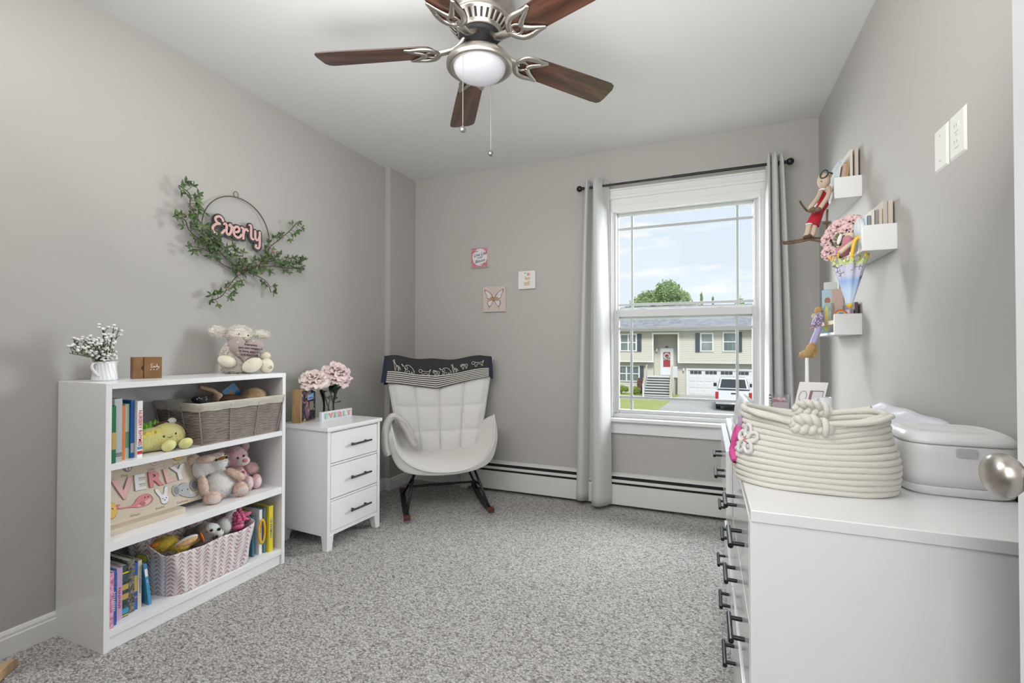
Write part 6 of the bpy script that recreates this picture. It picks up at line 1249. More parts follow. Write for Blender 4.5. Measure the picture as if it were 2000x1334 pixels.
for i, (x, w_, h, l, m_, lb_) in enumerate(((.598, .014, .165, .26, BEI, 'tall beige book against the wall on the middle shelf'), (.583, .013, .166, .26, mat('greige_board', (.50, .46, .41), .6), 'tall greige book second from the wall on the middle shelf'), (.571, .010, .138, .24, BEI, 'shorter beige book third from the wall on the middle shelf'), (.560, .010, .136, .24, mat('dark_edge_board', (.28, .26, .25), .6), 'dark-edged book fourth from the wall on the middle shelf'), (.549, .009, .137, .24, mat('cream_board', (0,0,0)), 'cream board book fifth from the wall on the middle shelf'), (.538, .009, .118, .26, mat('slate_board', (.22, .25, .28), .5), 'slate grey book sixth from the wall on the middle shelf'), (.527, .009, .118, .24, WCV, 'glossy pale blue book near the front of the middle shelf'))): rbook(lb_, x, w_, 2.050, l, z2, h, m_, group=g2)
rbook('round-topped white board book at the front edge of the middle shelf', .519, .007, 2.046, .10, z2, .118, WCV, group=g2, rnd_top=True)
g3 = 'books on the lowest wall shelf'; z3 = 1.143
rbook('dark book against the wall on the lowest shelf', .596, .012, 2.46, .2, z3, .13, mat('dark_plum_cover', (.10, .07, .09), .5), group=g3)
rbook('mauve book second from the wall on the lowest shelf', .578, .014, 2.46, .2, z3, .10, mat('mauve_cover', (.35, .22, .30), .5), group=g3)
# cover-facing picture books on the lowest shelf, faces turned to the room
def fbook(label, M, w_, h, d, face, edge, marks=()):
    t = thing('book', label, 'book', M @ V(w_/2, 0, -d/2), 0, g3); obj('cover', xf(B().box(0, w_, 0, h, -.0015, 0).box(0, w_, 0, h, -d, -d+.0015).box(0, .0015, 0, h, -d, 0), M), edge, t, world=True, bevel=.0005)
    obj('page_block', xf(B().box(.0015, w_-.002, .002, h-.002, -d+.0015, -.0015), M), PAPER, t, world=True); q = patch('front_print', [(.001, .001), (w_-.001, .001), (w_-.001, h-.001), (.001, h-.001)], .0002, .0006, M, face, t)
    for poly, m_ in marks: patch('cover_picture', poly, .0007, .0011, M, m_, q)
    return t
def MFB(x, y, z, yaw): return Matrix.Translation((x, y, z)) @ Matrix.Rotation(yaw, 4, 'Z') @ fm((0, 0, 0), (1, 0, 0), (0, 0, 1))
TEAL = mat('teal_watercolour', (.22, .40, .44), .5, var=(30, .4, (.45, .60, .62)))
fbook('teal picture book with a yellow figure on the lowest wall shelf', MFB(.520, 2.690, z3, -.65), .040, .148, .016, TEAL, BEI, ((ov(.020, .085, .009, .050), mat('figure_yellow', (.72, .62, .18), .6)), (ov(.020, .035, .012, .022), mat('figure_yellow', (0,0,0)))))
fbook('pale blue picture book with a brown animal behind the teal one', MFB(.536, 2.780, z3, -.5), .050, .220, .014, mat('pale_blue_cover', (.42, .58, .68), .5), cBLU, ((ov(.025, .165, .013, .018), mat('animal_brown', (.35, .17, .10), .6)),))
fbook('tan picture book with red and white print beside the umbrella', MFB(.560, 2.70, z3, -.4), .05, .215, .016, mat('tan_cover', (.45, .38, .30), .5, var=(50, .3, (.60, .40, .38))), BEI)
fbook('tall white picture book at the back of the lowest wall shelf', MFB(.555, 2.83, z3, -.3), .055, .265, .012, mat('white_cover2', (.66, .67, .66), .5), cWHT)
rainbow = thing('rainbow_ornament', 'little striped rainbow ornament at the front of the lowest wall shelf', 'ornament', (.545, 2.452, z3))
for r_, c_ in ((.024, (.62, .12, .06)), (.020, (.72, .36, .08)), (.016, (.74, .62, .25)), (.012, (.12, .35, .45)), (.008, (.25, .25, .48))):
    obj('arc', B().tube([(.547+r_*cos(a), 2.466, z3+.074+r_*1.0*sin(a)) for a in [PI*k/14 for k in range(15)]], .0024, 6), mat('arc_%d' % int(r_*1000), c_, .7), rainbow, world=True, smooth=True)
obj('plinth', B().box(.520, .574, 2.458, 2.474, z3, z3+.074), BEI, rainbow, world=True, bevel=.001)
# ---- skiing doll on the highest shelf ----
LNN = mat('doll_linen', (.56, .43, .33), .9, bump=(380, .4, .001)); REDF = mat('doll_red_cotton', (.42, .012, .03), .85, bump=(200, .3, .001)); TWG = wood('twig_brown', (.10, .06, .035), (.19, .12, .08), (10, 10, 10), .8, 2); DGR = mat('doll_dark_green', (.02, .05, .04), .7)
dl = thing('ski_doll', 'linen doll in red overalls with goggles, poles and skis sitting on the highest shelf', 'doll', (.50, 2.50, 1.737))
def DL(name, L, m, **k): return obj(name, ells([(c, r, ro) if ro else (c, r) for c, r, ro in [(e+(None,))[:3] for e in L]], Matrix.Identity(4)), m, dl, smooth=True, world=True, **k)
hd = DL('head', [((.488, 2.475, 1.823), (.026, .028, .036))], LNN)
DL('torso', [((.487, 2.49, 1.742), (.022, .022, .040))], REDF)
DL('collar', [((.485, 2.482, 1.785), (.016, .018, .007))], cWHT)
DL('ear', [((.513, 2.485, 1.850), (.010, .010, .014))], LNN)
for pts, nm in (([(.475, 2.47, 1.775), (.455, 2.43, 1.735), (.430, 2.40, 1.700), (.418, 2.40, 1.682)], 'arm'), ([(.502, 2.455, 1.785), (.492, 2.41, 1.740), (.466, 2.385, 1.695), (.452, 2.385, 1.675)], 'arm')): obj(nm, B().tube(cr_(pts, 5), .0095, 10), LNN, dl, world=True, smooth=True)
obj('trousers', B().tube(cr_([(.490, 2.48, 1.722), (.468, 2.46, 1.690), (.448, 2.45, 1.645), (.438, 2.447, 1.622)], 5), [.020, .020, .021, .021, .021, .021, .022, .023, .024, .025, .026, .026, .027, .027, .028, .028][:16], 12), REDF, dl, world=True, smooth=True)
for dx in (-.011, .012): obj('leg', B().tube(cr_([(.438+dx, 2.447, 1.632), (.432+dx, 2.445, 1.598), (.424+dx, 2.443, 1.572)], 4), .0105, 10), LNN, dl, world=True, smooth=True)
DL('cuff', [((.433, 2.446, 1.628), (.022, .020, .005))], cWHT)
for dx in (0,): DL('boot', [((.415, 2.438, 1.568), (.016, .014, .010)), ((.425, 2.44, 1.572), (.011, .012, .010))], TWG)
obj('goggles', B().tube(cr_([(.470, 2.452, 1.838), (.478, 2.447, 1.856), (.492, 2.448, 1.862), (.500, 2.449, 1.848), (.490, 2.446, 1.832), (.476, 2.448, 1.828)], 4, True), .0030, 6, True), DGR, dl, world=True, smooth=True)
obj('goggle_strap', B().tube(cr_([(.500, 2.449, 1.850), (.515, 2.46, 1.850), (.522, 2.48, 1.852)], 4), .0032, 6), DGR, dl, world=True, smooth=True); DL('eye', [((.474, 2.450, 1.815), (.0025, .0025, .0025))], BLK)
obj('mitten', B().ell((.430, 2.39, 1.676), (.014, .014, .012)).ell((.447, 2.38, 1.672), (.013, .013, .012)), TWG, dl, world=True, smooth=True)
for pts in ([(.376, 2.36, 1.712), (.392, 2.375, 1.690), (.412, 2.39, 1.672), (.440, 2.385, 1.662)], [(.486, 2.40, 1.675), (.488, 2.42, 1.63), (.492, 2.44, 1.575)]): obj('ski_pole', B().tube(cr_(pts, 4), .0042, 8), TWG, dl, world=True, smooth=True)
obj('pole_basket', B().tube([(.488+.014*cos(a), 2.42, 1.620+.004*sin(a)) for a in [2*PI*k/12 for k in range(12)]], .003, 6, True), TWG, dl, world=True, smooth=True)
for dz, dy in ((0, .01), (-.012, -.012)):
    b = B(); b.tube(cr_([(.318, 2.44+dy, 1.562+dz), (.335, 2.44+dy, 1.556+dz), (.40, 2.44+dy, 1.562+dz), (.425, 2.44+dy, 1.566+dz), (.47, 2.44+dy, 1.562+dz+dz*.6), (.488, 2.44+dy, 1.567+dz)], 4), .0058, 8, flat=(1.3, .8)); obj('ski', b, TWG, dl, world=True, smooth=True)
# ---- roses and bunny on the middle shelf ----
RSP = mat('rose_blush', (.78, .60, .58), .85, var=(30, .25, (.70, .45, .46)))
rs = thing('rose_bunch', 'bunch of dusty pink artificial roses in a glass on the middle wall shelf', 'flowers', (.505, 2.26, 1.433)); rg = random.Random(31)
pet0 = None
for j, (x, y, z, r_) in enumerate(((.500, 2.26, 1.575, .032), (.535, 2.24, 1.585, .030), (.470, 2.30, 1.535, .028), (.515, 2.21, 1.545, .030), (.545, 2.29, 1.56, .030), (.462, 2.26, 1.475, .026), (.49, 2.33, 1.57, .028))):
    up_ = V(-.6, -.6, .6).normalized().to_track_quat('Z', 'Y').to_matrix()
    for ring, (n_, tl_, sc, off) in enumerate(((5, 1.35, 1.05, -.006), (5, 1.0, 1.0, -.002), (5, .68, .86, .002), (4, .36, .70, .006), (3, .12, .5, .008))):
        for k in range(n_):
            a = 2*PI*k/n_+ring*.7+rg.uniform(-.15, .15)
            if pet0 is None: pet0 = obj('petal', petal_mesh(.036, .044, .95), RSP, rs, smooth=True); c_ = pet0
            else: c_ = clone(pet0, rs)
            c_.location = V(x, y, z-.010)+up_ @ V(0, 0, off)-origin_of(rs); c_.rotation_mode = 'QUATERNION'; c_.rotation_quaternion = (up_ @ Matrix.Rotation(a, 3, 'Z') @ Matrix.Rotation(-tl_, 3, 'X')).to_quaternion(); c_.scale = (r_/.034*sc,)*3
b = B()
for k in range(70): b.ell((.487+rg.uniform(-.014, .014), 2.21+rg.uniform(-.02, .02), 1.505+rg.uniform(-.025, .02)), (.0035, .0035, .0035), nu=6, nv=4)
obj('filler_greens', b, mat('filler_green', (.14, .20, .06), .7), rs, world=True, smooth=True)['kind'] = 'stuff'
obj('stems', B().tube([(.500, 2.26, 1.437), (.50, 2.26, 1.56)], .004, 6).tube([(.495, 2.25, 1.437), (.47, 2.29, 1.53)], .003, 6).tube([(.505, 2.255, 1.437), (.53, 2.24, 1.57)], .003, 6), mat('rose_stem', (.06, .08, .03), .6), rs, world=True, smooth=True)
bn = thing('bunny_doll', 'small doll with pink dress and long white ear behind the umbrella handle', 'doll', (.478, 2.16, 1.433))
obj('dress', ells([((.492, 2.17, 1.450), (.026, .03, .022)), ((.50, 2.15, 1.475), (.018, .02, .03))], Matrix.Identity(4)), mat('dress_pink', (.52, .20, .25), .8), bn, world=True, smooth=True); obj('long_ear', ells([((.474, 2.15, 1.492), (.007, .006, .022), (0, .25, 0))], Matrix.Identity(4)), mat('ear_white', (.76, .72, .74), .8), bn, world=True, smooth=True)
obj('leg', B().tube(cr_([(.520, 2.13, 1.478), (.49, 2.11, 1.455), (.462, 2.10, 1.430)], 4), .0085, 10), mat('leg_cream', (.66, .56, .40), .85), bn, world=True, smooth=True); obj('head', ells([((.512, 2.17, 1.50), (.018, .02, .02))], Matrix.Identity(4)), mat('leg_cream', (0,0,0)), bn, world=True, smooth=True)
# ---- folded child's umbrella hanging from the middle shelf ----
um = thing('child_umbrella', 'folded pale blue child umbrella with yellow handle hanging from the middle shelf', 'umbrella', (.50, 2.10, 1.24))
UY = mat('umbrella_yellow', (.78, .50, .03), .35)
UMX, UMY, ZB, ZT = .492, 2.095, 1.232, 1.410
obj('handle', B().tube(cr_([(.497, 2.092, 1.400), (.502, 2.09, 1.440), (.508, 2.088, 1.468), (.519, 2.086, 1.482), (.535, 2.084, 1.480), (.542, 2.083, 1.470)], 6), .0065, 10), UY, um, world=True, smooth=True)
obj('shaft', B().cyl((UMX, UMY, ZB-.01), (UMX+.004, UMY-.002, ZT+.02), .003), mat('umbrella_steel', (.5, .5, .5), .3, 1), um, world=True)
def umb_mat():
    m = D.materials.new('umbrella_canopy_print'); m.use_nodes = True; t = m.node_tree; b = t.nodes['Principled BSDF']; b.inputs['Roughness'].default_value = .5; tx = N(t, 'ShaderNodeTexCoord'); s = N(t, 'ShaderNodeSeparateXYZ'); t.links.new(tx.outputs['UV'], s.inputs[0])
    r = N(t, 'ShaderNodeValToRGB'); e = r.color_ramp.elements; e[0].position = .0; e[0].color = (.66, .76, .90, 1); e[1].position = 1; e[1].color = (.55, .66, .20, 1)
    for p, c in ((.30, (.56, .70, .90)), (.50, (.34, .50, .80)), (.62, (.62, .62, .76)), (.84, (.60, .60, .72)), (.88, (.60, .68, .35))): q = e.new(p); q.color = (*c, 1)
    t.links.new(s.outputs[1], r.inputs[0])
    v = N(t, 'ShaderNodeTexVoronoi', feature='DISTANCE_TO_EDGE'); v.inputs['Scale'].default_value = 60; t.links.new(tx.outputs['Object'], v.inputs[0]); lt = N(t, 'ShaderNodeMath', operation='LESS_THAN'); lt.inputs[1].default_value = .06; t.links.new(v.outputs[0], lt.inputs[0])
    v2 = N(t, 'ShaderNodeTexNoise'); v2.inputs['Scale'].default_value = 26; t.links.new(tx.outputs['Object'], v2.inputs[0]); g2_ = N(t, 'ShaderNodeMath', operation='GREATER_THAN'); g2_.inputs[1].default_value = .56; t.links.new(v2.outputs[0], g2_.inputs[0])
    gy = N(t, 'ShaderNodeMath', operation='GREATER_THAN'); gy.inputs[1].default_value = .50; t.links.new(s.outputs[1], gy.inputs[0]); m1 = N(t, 'ShaderNodeMath', operation='MULTIPLY'); t.links.new(lt.outputs[0], m1.inputs[0]); t.links.new(g2_.outputs[0], m1.inputs[1]); m2 = N(t, 'ShaderNodeMath', operation='MULTIPLY'); t.links.new(m1.outputs[0], m2.inputs[0]); t.links.new(gy.outputs[0], m2.inputs[1])
    mx_ = N(t, 'ShaderNodeMix', data_type='RGBA'); t.links.new(m2.outputs[0], mx_.inputs[0]); t.links.new(r.outputs[0], mx_.inputs[6]); mx_.inputs[7].default_value = (.14, .10, .12, 1); t.links.new(mx_.outputs[2], b.inputs['Base Color']); return m
nR, nA = 22, 64; vs = []; uv = []
for j in range(nR+1):
    t = j/nR; R0_ = .010+.050*t**1.05
    for k in range(nA):
        a = 2*PI*k/nA; f = abs(sin(a*4)); rr = R0_*(1-.34*t*f**1.2); zt = ZB+.004+t*(ZT-ZB-.006)-.020*max(0, t-.82)/.18*(f**1.2)*1.2
        vs.append((UMX+rr*cos(a), UMY+rr*sin(a)*.8, zt)); uv.append((k/nA, t))
b = B().add(vs, [(j*nA+k, j*nA+(k+1) % nA, (j+1)*nA+(k+1) % nA, (j+1)*nA+k) for j in range(nR) for k in range(nA)]); o_ = obj('canopy', b, umb_mat(), um, world=True, smooth=True, solid=.0008); ul = o_.data.uv_layers.new(name='UVMap')
for lp in o_.data.loops: ul.data[lp.index].uv = uv[lp.vertex_index]
for k in range(8):
    a = 2*PI*k/8+0; x, y = UMX+.0595*cos(a), UMY+.0595*sin(a)*.8; obj('rib_tip', B().cyl((x, y, ZT-.006), (x*1.0, y, ZT+.008), .0028, n=8).ell((x, y, ZT+.009), (.004, .004, .004), nu=8, nv=6), UY, um, world=True, smooth=True)
obj('ferrule', B().lathe([(0, -.008), (.007, -.006), (.010, .004), (.009, .010), (0, .012)], (UMX, UMY, ZB-.002), 16), UY, um, world=True, smooth=True)
# ---- knitted doll on the lowest shelf ----
KNT = mat('tan_crochet', (.50, .32, .14), .9, bump=(190, .9, .004, 'voronoi')); LILF = mat('lilac_fabric', (.44, .40, .62), .85, bump=(300, .3, .001))
def knm():
    m = mat('lilac_check_knit', (.50, .45, .66), .9); t = m.node_tree; c = N(t, 'ShaderNodeTexChecker'); c.inputs['Scale'].default_value = 150; c.inputs[1].default_value = (.62, .60, .70, 1); c.inputs[2].default_value = (.20, .14, .34, 1); tx = N(t, 'ShaderNodeTexCoord'); t.links.new(tx.outputs['Object'], c.inputs[0]); t.links.new(c.outputs[0], t.nodes['Principled BSDF'].inputs['Base Color']); return m
kd = thing('crochet_doll', 'crocheted doll with lilac checked jumper and tan boots dangling from the lowest shelf', 'doll', (.49, 2.56, 1.143))
M0 = Matrix.Identity(4)
obj('head', ells([((.500, 2.66, 1.253), (.018, .02, .019))], M0), KNT, kd, world=True, smooth=True); obj('jumper', ells([((.494, 2.64, 1.210), (.022, .024, .036), (0, .45, 0)), ((.484, 2.62, 1.190), (.022, .02, .022))], M0), knm(), kd, world=True, smooth=True)
obj('arm', B().tube(cr_([(.486, 2.62, 1.225), (.472, 2.60, 1.200), (.466, 2.59, 1.180)], 4), .0085, 10), knm(), kd, world=True, smooth=True); obj('hair_tuft', ells([((.478, 2.64, 1.225), (.012, .012, .014))], M0), mat('straw_yarn', (.56, .48, .30), .9, bump=(200, .8, .003)), kd, world=True, smooth=True)
obj('hem', B().tube([(.478+.020*cos(a), 2.61+.018*sin(a), 1.172+.006*cos(a)) for a in [2*PI*k/20 for k in range(20)]], .0042, 6, True), mat('hem_multicolour', (.30, .32, .25), .9, var=(120, .5, (.55, .22, .30))), kd, world=True, smooth=True)
obj('leg', B().tube(cr_([(.490, 2.60, 1.168), (.476, 2.575, 1.140), (.460, 2.56, 1.105), (.452, 2.55, 1.085)], 5), [.011, .0125, .013, .0135, .0135, .0135, .014, .014, .014, .014, .0135, .013, .013, .013, .013, .013], 12), LILF, kd, world=True, smooth=True)
obj('boot', ells([((.445, 2.545, 1.070), (.019, .019, .030), (0, .35, 0)), ((.424, 2.54, 1.044), (.029, .021, .020), (0, -.25, 0))], M0), KNT, kd, world=True, remesh=.003); obj('boot', ells([((.462, 2.56, 1.064), (.015, .015, .026), (0, .3, 0)), ((.452, 2.56, 1.040), (.022, .015, .015), (0, -.2, 0))], M0), KNT, kd, world=True, remesh=.003)
# ================= outside: ground, neighbour's house, truck, planting =================
GZ = -2.72
def ext(name, c, r=.8, **k): return mat(name, c, r, **k)
GRS = ext('lawn_grass', (.34, .40, .12), .95, var=(1.5, .25, (.42, .44, .16)), bump=(30, .8, .02)); ASP = ext('driveway_asphalt', (.50, .485, .455), .95, var=(.5, .12), bump=(60, .4, .01)); CONC = ext('walk_concrete', (.55, .53, .49), .9, var=(1, .1))
g = B(); g.box(-60, 60, 3.6, 120, GZ-.3, GZ); struct('ground', g, GRS)
b = B(); b.prism([(-2.45, 33.5), (-2.60, 31.5), (-2.75, 29.0), (-3.6, 24.5), (-60, 23.8), (-60, 12), (60, 12), (60, 24), (5.2, 25), (5.0, 40.3), (-1.9, 40.3), (-2.4, 35.5)], 0, .03, (0, 0, GZ)); struct('driveway', b, ASP)
b = B(); b.prism([(-12, 35.6), (-2.35, 35.4), (-2.35, 37.3), (-12, 37.3)], 0, .04, (0, 0, GZ)); struct('front_walk', b, CONC)
def siding():
    m = ext('beige_clapboard', (.60, .55, .44), .75); t = m.node_tree; tx = N(t, 'ShaderNodeTexCoord'); s = N(t, 'ShaderNodeSeparateXYZ'); t.links.new(tx.outputs['Object'], s.inputs[0])
    f = N(t, 'ShaderNodeMath', operation='MULTIPLY'); f.inputs[1].default_value = 7.2; t.links.new(s.outputs[2], f.inputs[0]); q = N(t, 'ShaderNodeMath', operation='FRACT'); t.links.new(f.outputs[0], q.inputs[0])
    bp = N(t, 'ShaderNodeBump'); bp.inputs['Strength'].default_value = 1; bp.inputs['Distance'].default_value = .09; bp.invert = True; t.links.new(q.outputs[0], bp.inputs['Height']); t.links.new(bp.outputs[0], t.nodes['Principled BSDF'].inputs['Normal'])
    l = N(t, 'ShaderNodeMath', operation='LESS_THAN'); l.inputs[1].default_value = .16; t.links.new(q.outputs[0], l.inputs[0]); mx_ = N(t, 'ShaderNodeMix', data_type='RGBA'); t.links.new(l.outputs[0], mx_.inputs[0]); mx_.inputs[6].default_value = (.60, .57, .495, 1); mx_.inputs[7].default_value = (.44, .415, .36, 1); t.links.new(mx_.outputs[2], t.nodes['Principled BSDF'].inputs['Base Color']); return m
SID = siding(); OTR = ext('house_white_trim', (.78, .78, .78), .6); SHT = ext('shutter_slate', (.085, .10, .13), .6); HGL = ext('house_window_glass', (.13, .16, .17), .1, var=(.8, .3, (.22, .26, .26))); RFM = ext('asphalt_shingles', (.36, .365, .38), .95, var=(2.6, .3, (.24, .25, .28)), bump=(9, 1, .05))
hs = thing('neighbor_house', 'two-storey beige clapboard house with grey roof across the driveway', 'house', (-1.5, 43, GZ))
def hp(name, b, m, par=None, **k): return obj(name, b, m, par or hs, world=True, **k)
b = B(); b.box(-13, -4.05, 39.75, 47, -.08, 2.42); b.box(-2.08, 3.55, 39.75, 47, -.12, 2.42); b.box(-4.05, -2.08, 40.7, 47, -1.25, 2.42); b.box(-4.05, -2.08, 39.75, 40.7, 2.22, 2.42); hp('upper_wall', b, SID)
b = B(); b.box(-12.8, -4.06, 40.15, 47, GZ, -.08); b.box(-2.2, 3.5, 40.15, 47, GZ, -.12); b.box(-4.06, -2.2, 40.71, 47, GZ, -1.26); hp('lower_wall', b, SID)
b = B(.003); 
for x0, x1, z0, z1 in ((-4.12, -4.0, -.1, 2.25), (-2.15, -2.03, -.1, 2.25), (3.44, 3.56, -.12, 2.4)): b.box(x0, x1, 39.70, 39.78, z0, z1)
b.box(-4.12, -2.03, 39.70, 39.78, 2.16, 2.26); b.box(-13, -4.0, 39.70, 40.1, -.12, -.06); b.box(-2.1, 3.56, 39.70, 40.1, -.15, -.10); hp('corner_trim', b, OTR)
b = B(); b.box(-13.3, 3.9, 39.22, 39.30, 2.46, 2.66); b.box(-13.3, 3.9, 39.22, 39.76, 2.42, 2.48); hp('fascia', b, OTR); b = B(); b.tube([(-13.3, 39.16, 2.60), (3.9, 39.16, 2.60)], .07, 8); hp('gutter', b, OTR)
b = B(); b.add([(-13.4, 39.1, 2.64), (4.0, 39.1, 2.64), (4.0, 44.0, 4.78), (-13.4, 44.0, 4.78), (4.0, 48.9, 2.64), (-13.4, 48.9, 2.64), (-13.4, 39.1, 2.52), (4.0, 39.1, 2.52), (4.0, 48.9, 2.52), (-13.4, 48.9, 2.52)], [(0, 1, 2, 3), (3, 2, 4, 5), (6, 9, 8, 7), (0, 6, 7, 1), (1, 7, 8, 4, 2), (5, 9, 6, 0, 3), (5, 4, 8, 9)]); hp('roof', b, RFM)
def hwin(x0, x1, z0, z1, n, y=39.75, mid=True):
    f = B(.003); t = .085
    f.box(x0, x1, y-.06, y+.02, z0, z0+t); f.box(x0, x1, y-.06, y+.02, z1-t, z1)
    for k in range(n+1): xx = x0+(x1-x0-t)*k/n; f.box(xx, xx+t, y-.06, y+.02, z0, z1)
    f.box(x0, x1, y-.045, y+.02, (z0+z1)/2-.025, (z0+z1)/2+.025); w_ = hp('window', f, OTR)
    for k in range(n): a = x0+(x1-x0-t)*k/n+t; c = x0+(x1-x0-t)*(k+1)/n; obj('pane', B().box(a, c, y-.02, y+.015, z0+t, z1-t), HGL, w_, world=True)
    g_ = B()
    for k in range(n):
        a = x0+(x1-x0-t)*k/n+t; c = x0+(x1-x0-t)*(k+1)/n
        for q in (1, 2): g_.box(a+(c-a)*q/3-.008, a+(c-a)*q/3+.008, y-.026, y-.019, z0+t, z1-t)
    obj('muntin', g_, ext('muntin_grey', (.30, .33, .34), .6), w_, world=True)
def shut(x0, x1, z0, z1, y=39.75):
    s_ = hp('shutter', B().box(x0, x1, y-.07, y, z0, z1), SHT); b = B()
    for k in range(14): z = z0+.06+(z1-z0-.12)*k/13; b.box(x0+.05, x1-.05, y-.085, y-.065, z-.012, z+.012)
    obj('louvers', b, SHT, s_, world=True)
hwin(-7.35, -5.33, .76, 2.21, 3); shut(-5.29, -4.96, .76, 2.21); hwin(-7.3, -5.16, -1.78, -.44, 2, 40.15); shut(-5.12, -4.83, -1.75, -.44, 40.15)
shut(-.83, -.51, .74, 2.22); hwin(-.47, .48, .76, 2.22, 1); hwin(1.13, 2.19, .76, 2.27, 1); shut(2.21, 2.48, .75, 2.26)
fd = hp('front_door', B().box(-3.56, -2.53, 40.62, 40.72, -1.2, 1.02), OTR); obj('door_leaf', B().box(-3.48, -2.61, 40.59, 40.64, -1.17, .94), ext('door_white', (.76, .77, .80), .5), fd, world=True)
obj('red_glass', B().box(-3.32, -2.77, 40.575, 40.595, -.52, .70), ext('door_red', (.38, .05, .06), .4), fd, world=True); obj('door_rail', B().box(-3.34, -2.75, 40.56, 40.60, .06, .11), OTR, fd, world=True)
obj('wreath', B().tube([(-3.04+.20*cos(a), 40.54, .36+.20*sin(a)) for a in [2*PI*k/20 for k in range(20)]], .075, 8, True), ext('wreath_white', (.62, .60, .54), .9, var=(6, .4)), fd, world=True, smooth=True); obj('wreath_bow', B().ell((-2.98, 40.48, .28), (.10, .05, .09)), ext('bow_grey', (.25, .22, .20), .8), fd, world=True, smooth=True)
for x, y, z in ((-3.83, 40.62, .84), (-1.72, 40.10, -.72)): hp('wall_light', B().ell((x, y-.08, z), (.07, .07, .11)).box(x-.05, x+.05, y-.05, y+.06, z+.06, z+.16), OTR, smooth=False)
hp('house_plate', B().box(-3.15, -2.93, 40.66, 40.71, 1.08, 1.20), ext('plate_dark', (.12, .11, .10), .6))
gd = hp('garage_door', B().box(-1.40, 3.34, 40.12, 40.18, GZ+.02, -.70), ext('garage_white', (.74, .74, .75), .6))
b = B(.004); b.box(-1.54, -1.38, 40.05, 40.2, GZ, -.58); b.box(3.32, 3.46, 40.05, 40.2, GZ, -.58); b.box(-1.54, 3.46, 40.05, 40.2, -.70, -.58); obj('garage_trim', b, OTR, gd, world=True)
for r_ in range(4):
    for c_ in range(8):
        if r_ == 3: continue
        x0 = -1.36+c_*.585; z0 = GZ+.07+r_*.50; obj('door_panel', B().box(x0+.05, x0+.54, 40.095, 40.13, z0+.04, z0+.44), ext('garage_white', (0,0,0)), gd, world=True, bevel=.02)
for c_ in range(4):
    for k in range(3): x0 = -1.22+c_*1.115+k*.285; obj('garage_window', B().box(x0, x0+.25, 40.08, 40.13, -1.01, -.78), ext('garage_glass', (.06, .07, .08), .2), gd, world=True)
# steps and railings
stp = thing('front_steps', 'white front steps with railings leading up to the red glazed door', 'steps', (-3.5, 38.2, GZ)); STM = ext('step_white', (.70, .70, .71), .7); CAPM = ext('rail_cap_tan', (.60, .52, .38), .7); n = 8
for k in range(n):
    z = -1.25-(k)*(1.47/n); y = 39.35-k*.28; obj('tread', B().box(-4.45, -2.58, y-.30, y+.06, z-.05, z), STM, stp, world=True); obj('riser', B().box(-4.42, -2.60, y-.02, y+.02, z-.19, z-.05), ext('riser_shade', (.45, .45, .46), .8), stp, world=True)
obj('landing', B().box(-4.45, -2.35, 39.3, 40.65, -1.30, -1.22), STM, stp, world=True); obj('landing_face', B().box(-4.40, -4.30, 39.4, 40.6, GZ, -1.3).box(-2.46, -2.38, 39.4, 39.5, GZ, -1.3), STM, stp, world=True)
for x in (-4.50, -2.54):
    b = B(); b.add([(x-.03, 37.15, GZ+.02), (x+.03, 37.15, GZ+.02), (x+.03, 39.4, -1.45), (x-.03, 39.4, -1.45), (x-.03, 37.15, GZ+1.0), (x+.03, 37.15, GZ+1.0), (x+.03, 39.4, -.38), (x-.03, 39.4, -.38)], [(0,3,2,1),(4,5,6,7),(0,1,5,4),(1,2,6,5),(2,3,7,6),(3,0,4,7)]); q = obj('railing_panel', b, STM, stp, world=True)
    obj('hand_rail', B().tube([(x, 37.05, GZ+1.0), (x, 39.45, -.34)], .06, 4), CAPM, q, world=True); obj('newel_post', B().box(x-.06, x+.06, 37.02, 37.16, GZ, GZ+1.05), CAPM if x > -3 else STM, q, world=True)
    for k in range(10): y = 37.3+k*.22; obj('baluster', B().box(x-.055, x-.03, y-.03, y+.03, GZ+.15+(y-37.15)*.56, GZ+.98+(y-37.15)*.60), ext('baluster_shade', (.60, .60, .61), .7), q, world=True)
obj('landing_rail', B().box(-2.50, -2.15, 39.32, 39.38, -1.3, -.42), STM, stp, world=True)
b = B(); b.prism([(37.2, GZ), (37.5, GZ), (39.6, -1.45), (39.6, -1.30), (39.3, -1.30)], -2.50, -2.42, (0, 0, 0), (0, 1, 0), (0, 0, 1)); obj('stringer', b, ext('stringer_wood', (.55, .50, .42), .8), stp, world=True)
# pickup truck
tk = thing('pickup_truck', 'white pickup truck parked on the driveway facing the garage', 'truck', (1.45, 33.3, GZ), 0)
TW = mat('truck_white', (.74, .75, .77), .3, coat=.4); TB_ = mat('truck_black', (.03, .03, .035), .5); TG = mat('truck_glass', (.05, .06, .065), .08); RDL = mat('tail_light_red', (.45, .02, .03), .3)
MT_ = Matrix.Translation((1.44, 30.55, GZ+.03)) @ Matrix.Rotation(-.04, 4, 'Z')
def tp_(name, b, m, par=None, **k): return obj(name, xf(b, MT_), m, par or tk, world=True, **k)
b = B(); b.prism([(0, .62), (.02, 1.12), (.05, 1.14), (2.02, 1.16), (2.02, 1.16), (3.95, 1.16), (5.25, 1.10), (5.62, .98), (5.68, .55), (5.0, .45), (4.95, .75), (4.75, .92), (4.4, .92), (4.2, .75), (4.15, .42), (1.55, .42), (1.5, .75), (1.3, .92), (.95, .92), (.75, .75), (.7, .45), (.1, .50)], -.98, .98, (0, 0, 0), (0, 1, 0), (0, 0, 1)); tp_('body', b, TW, bevel=.03)
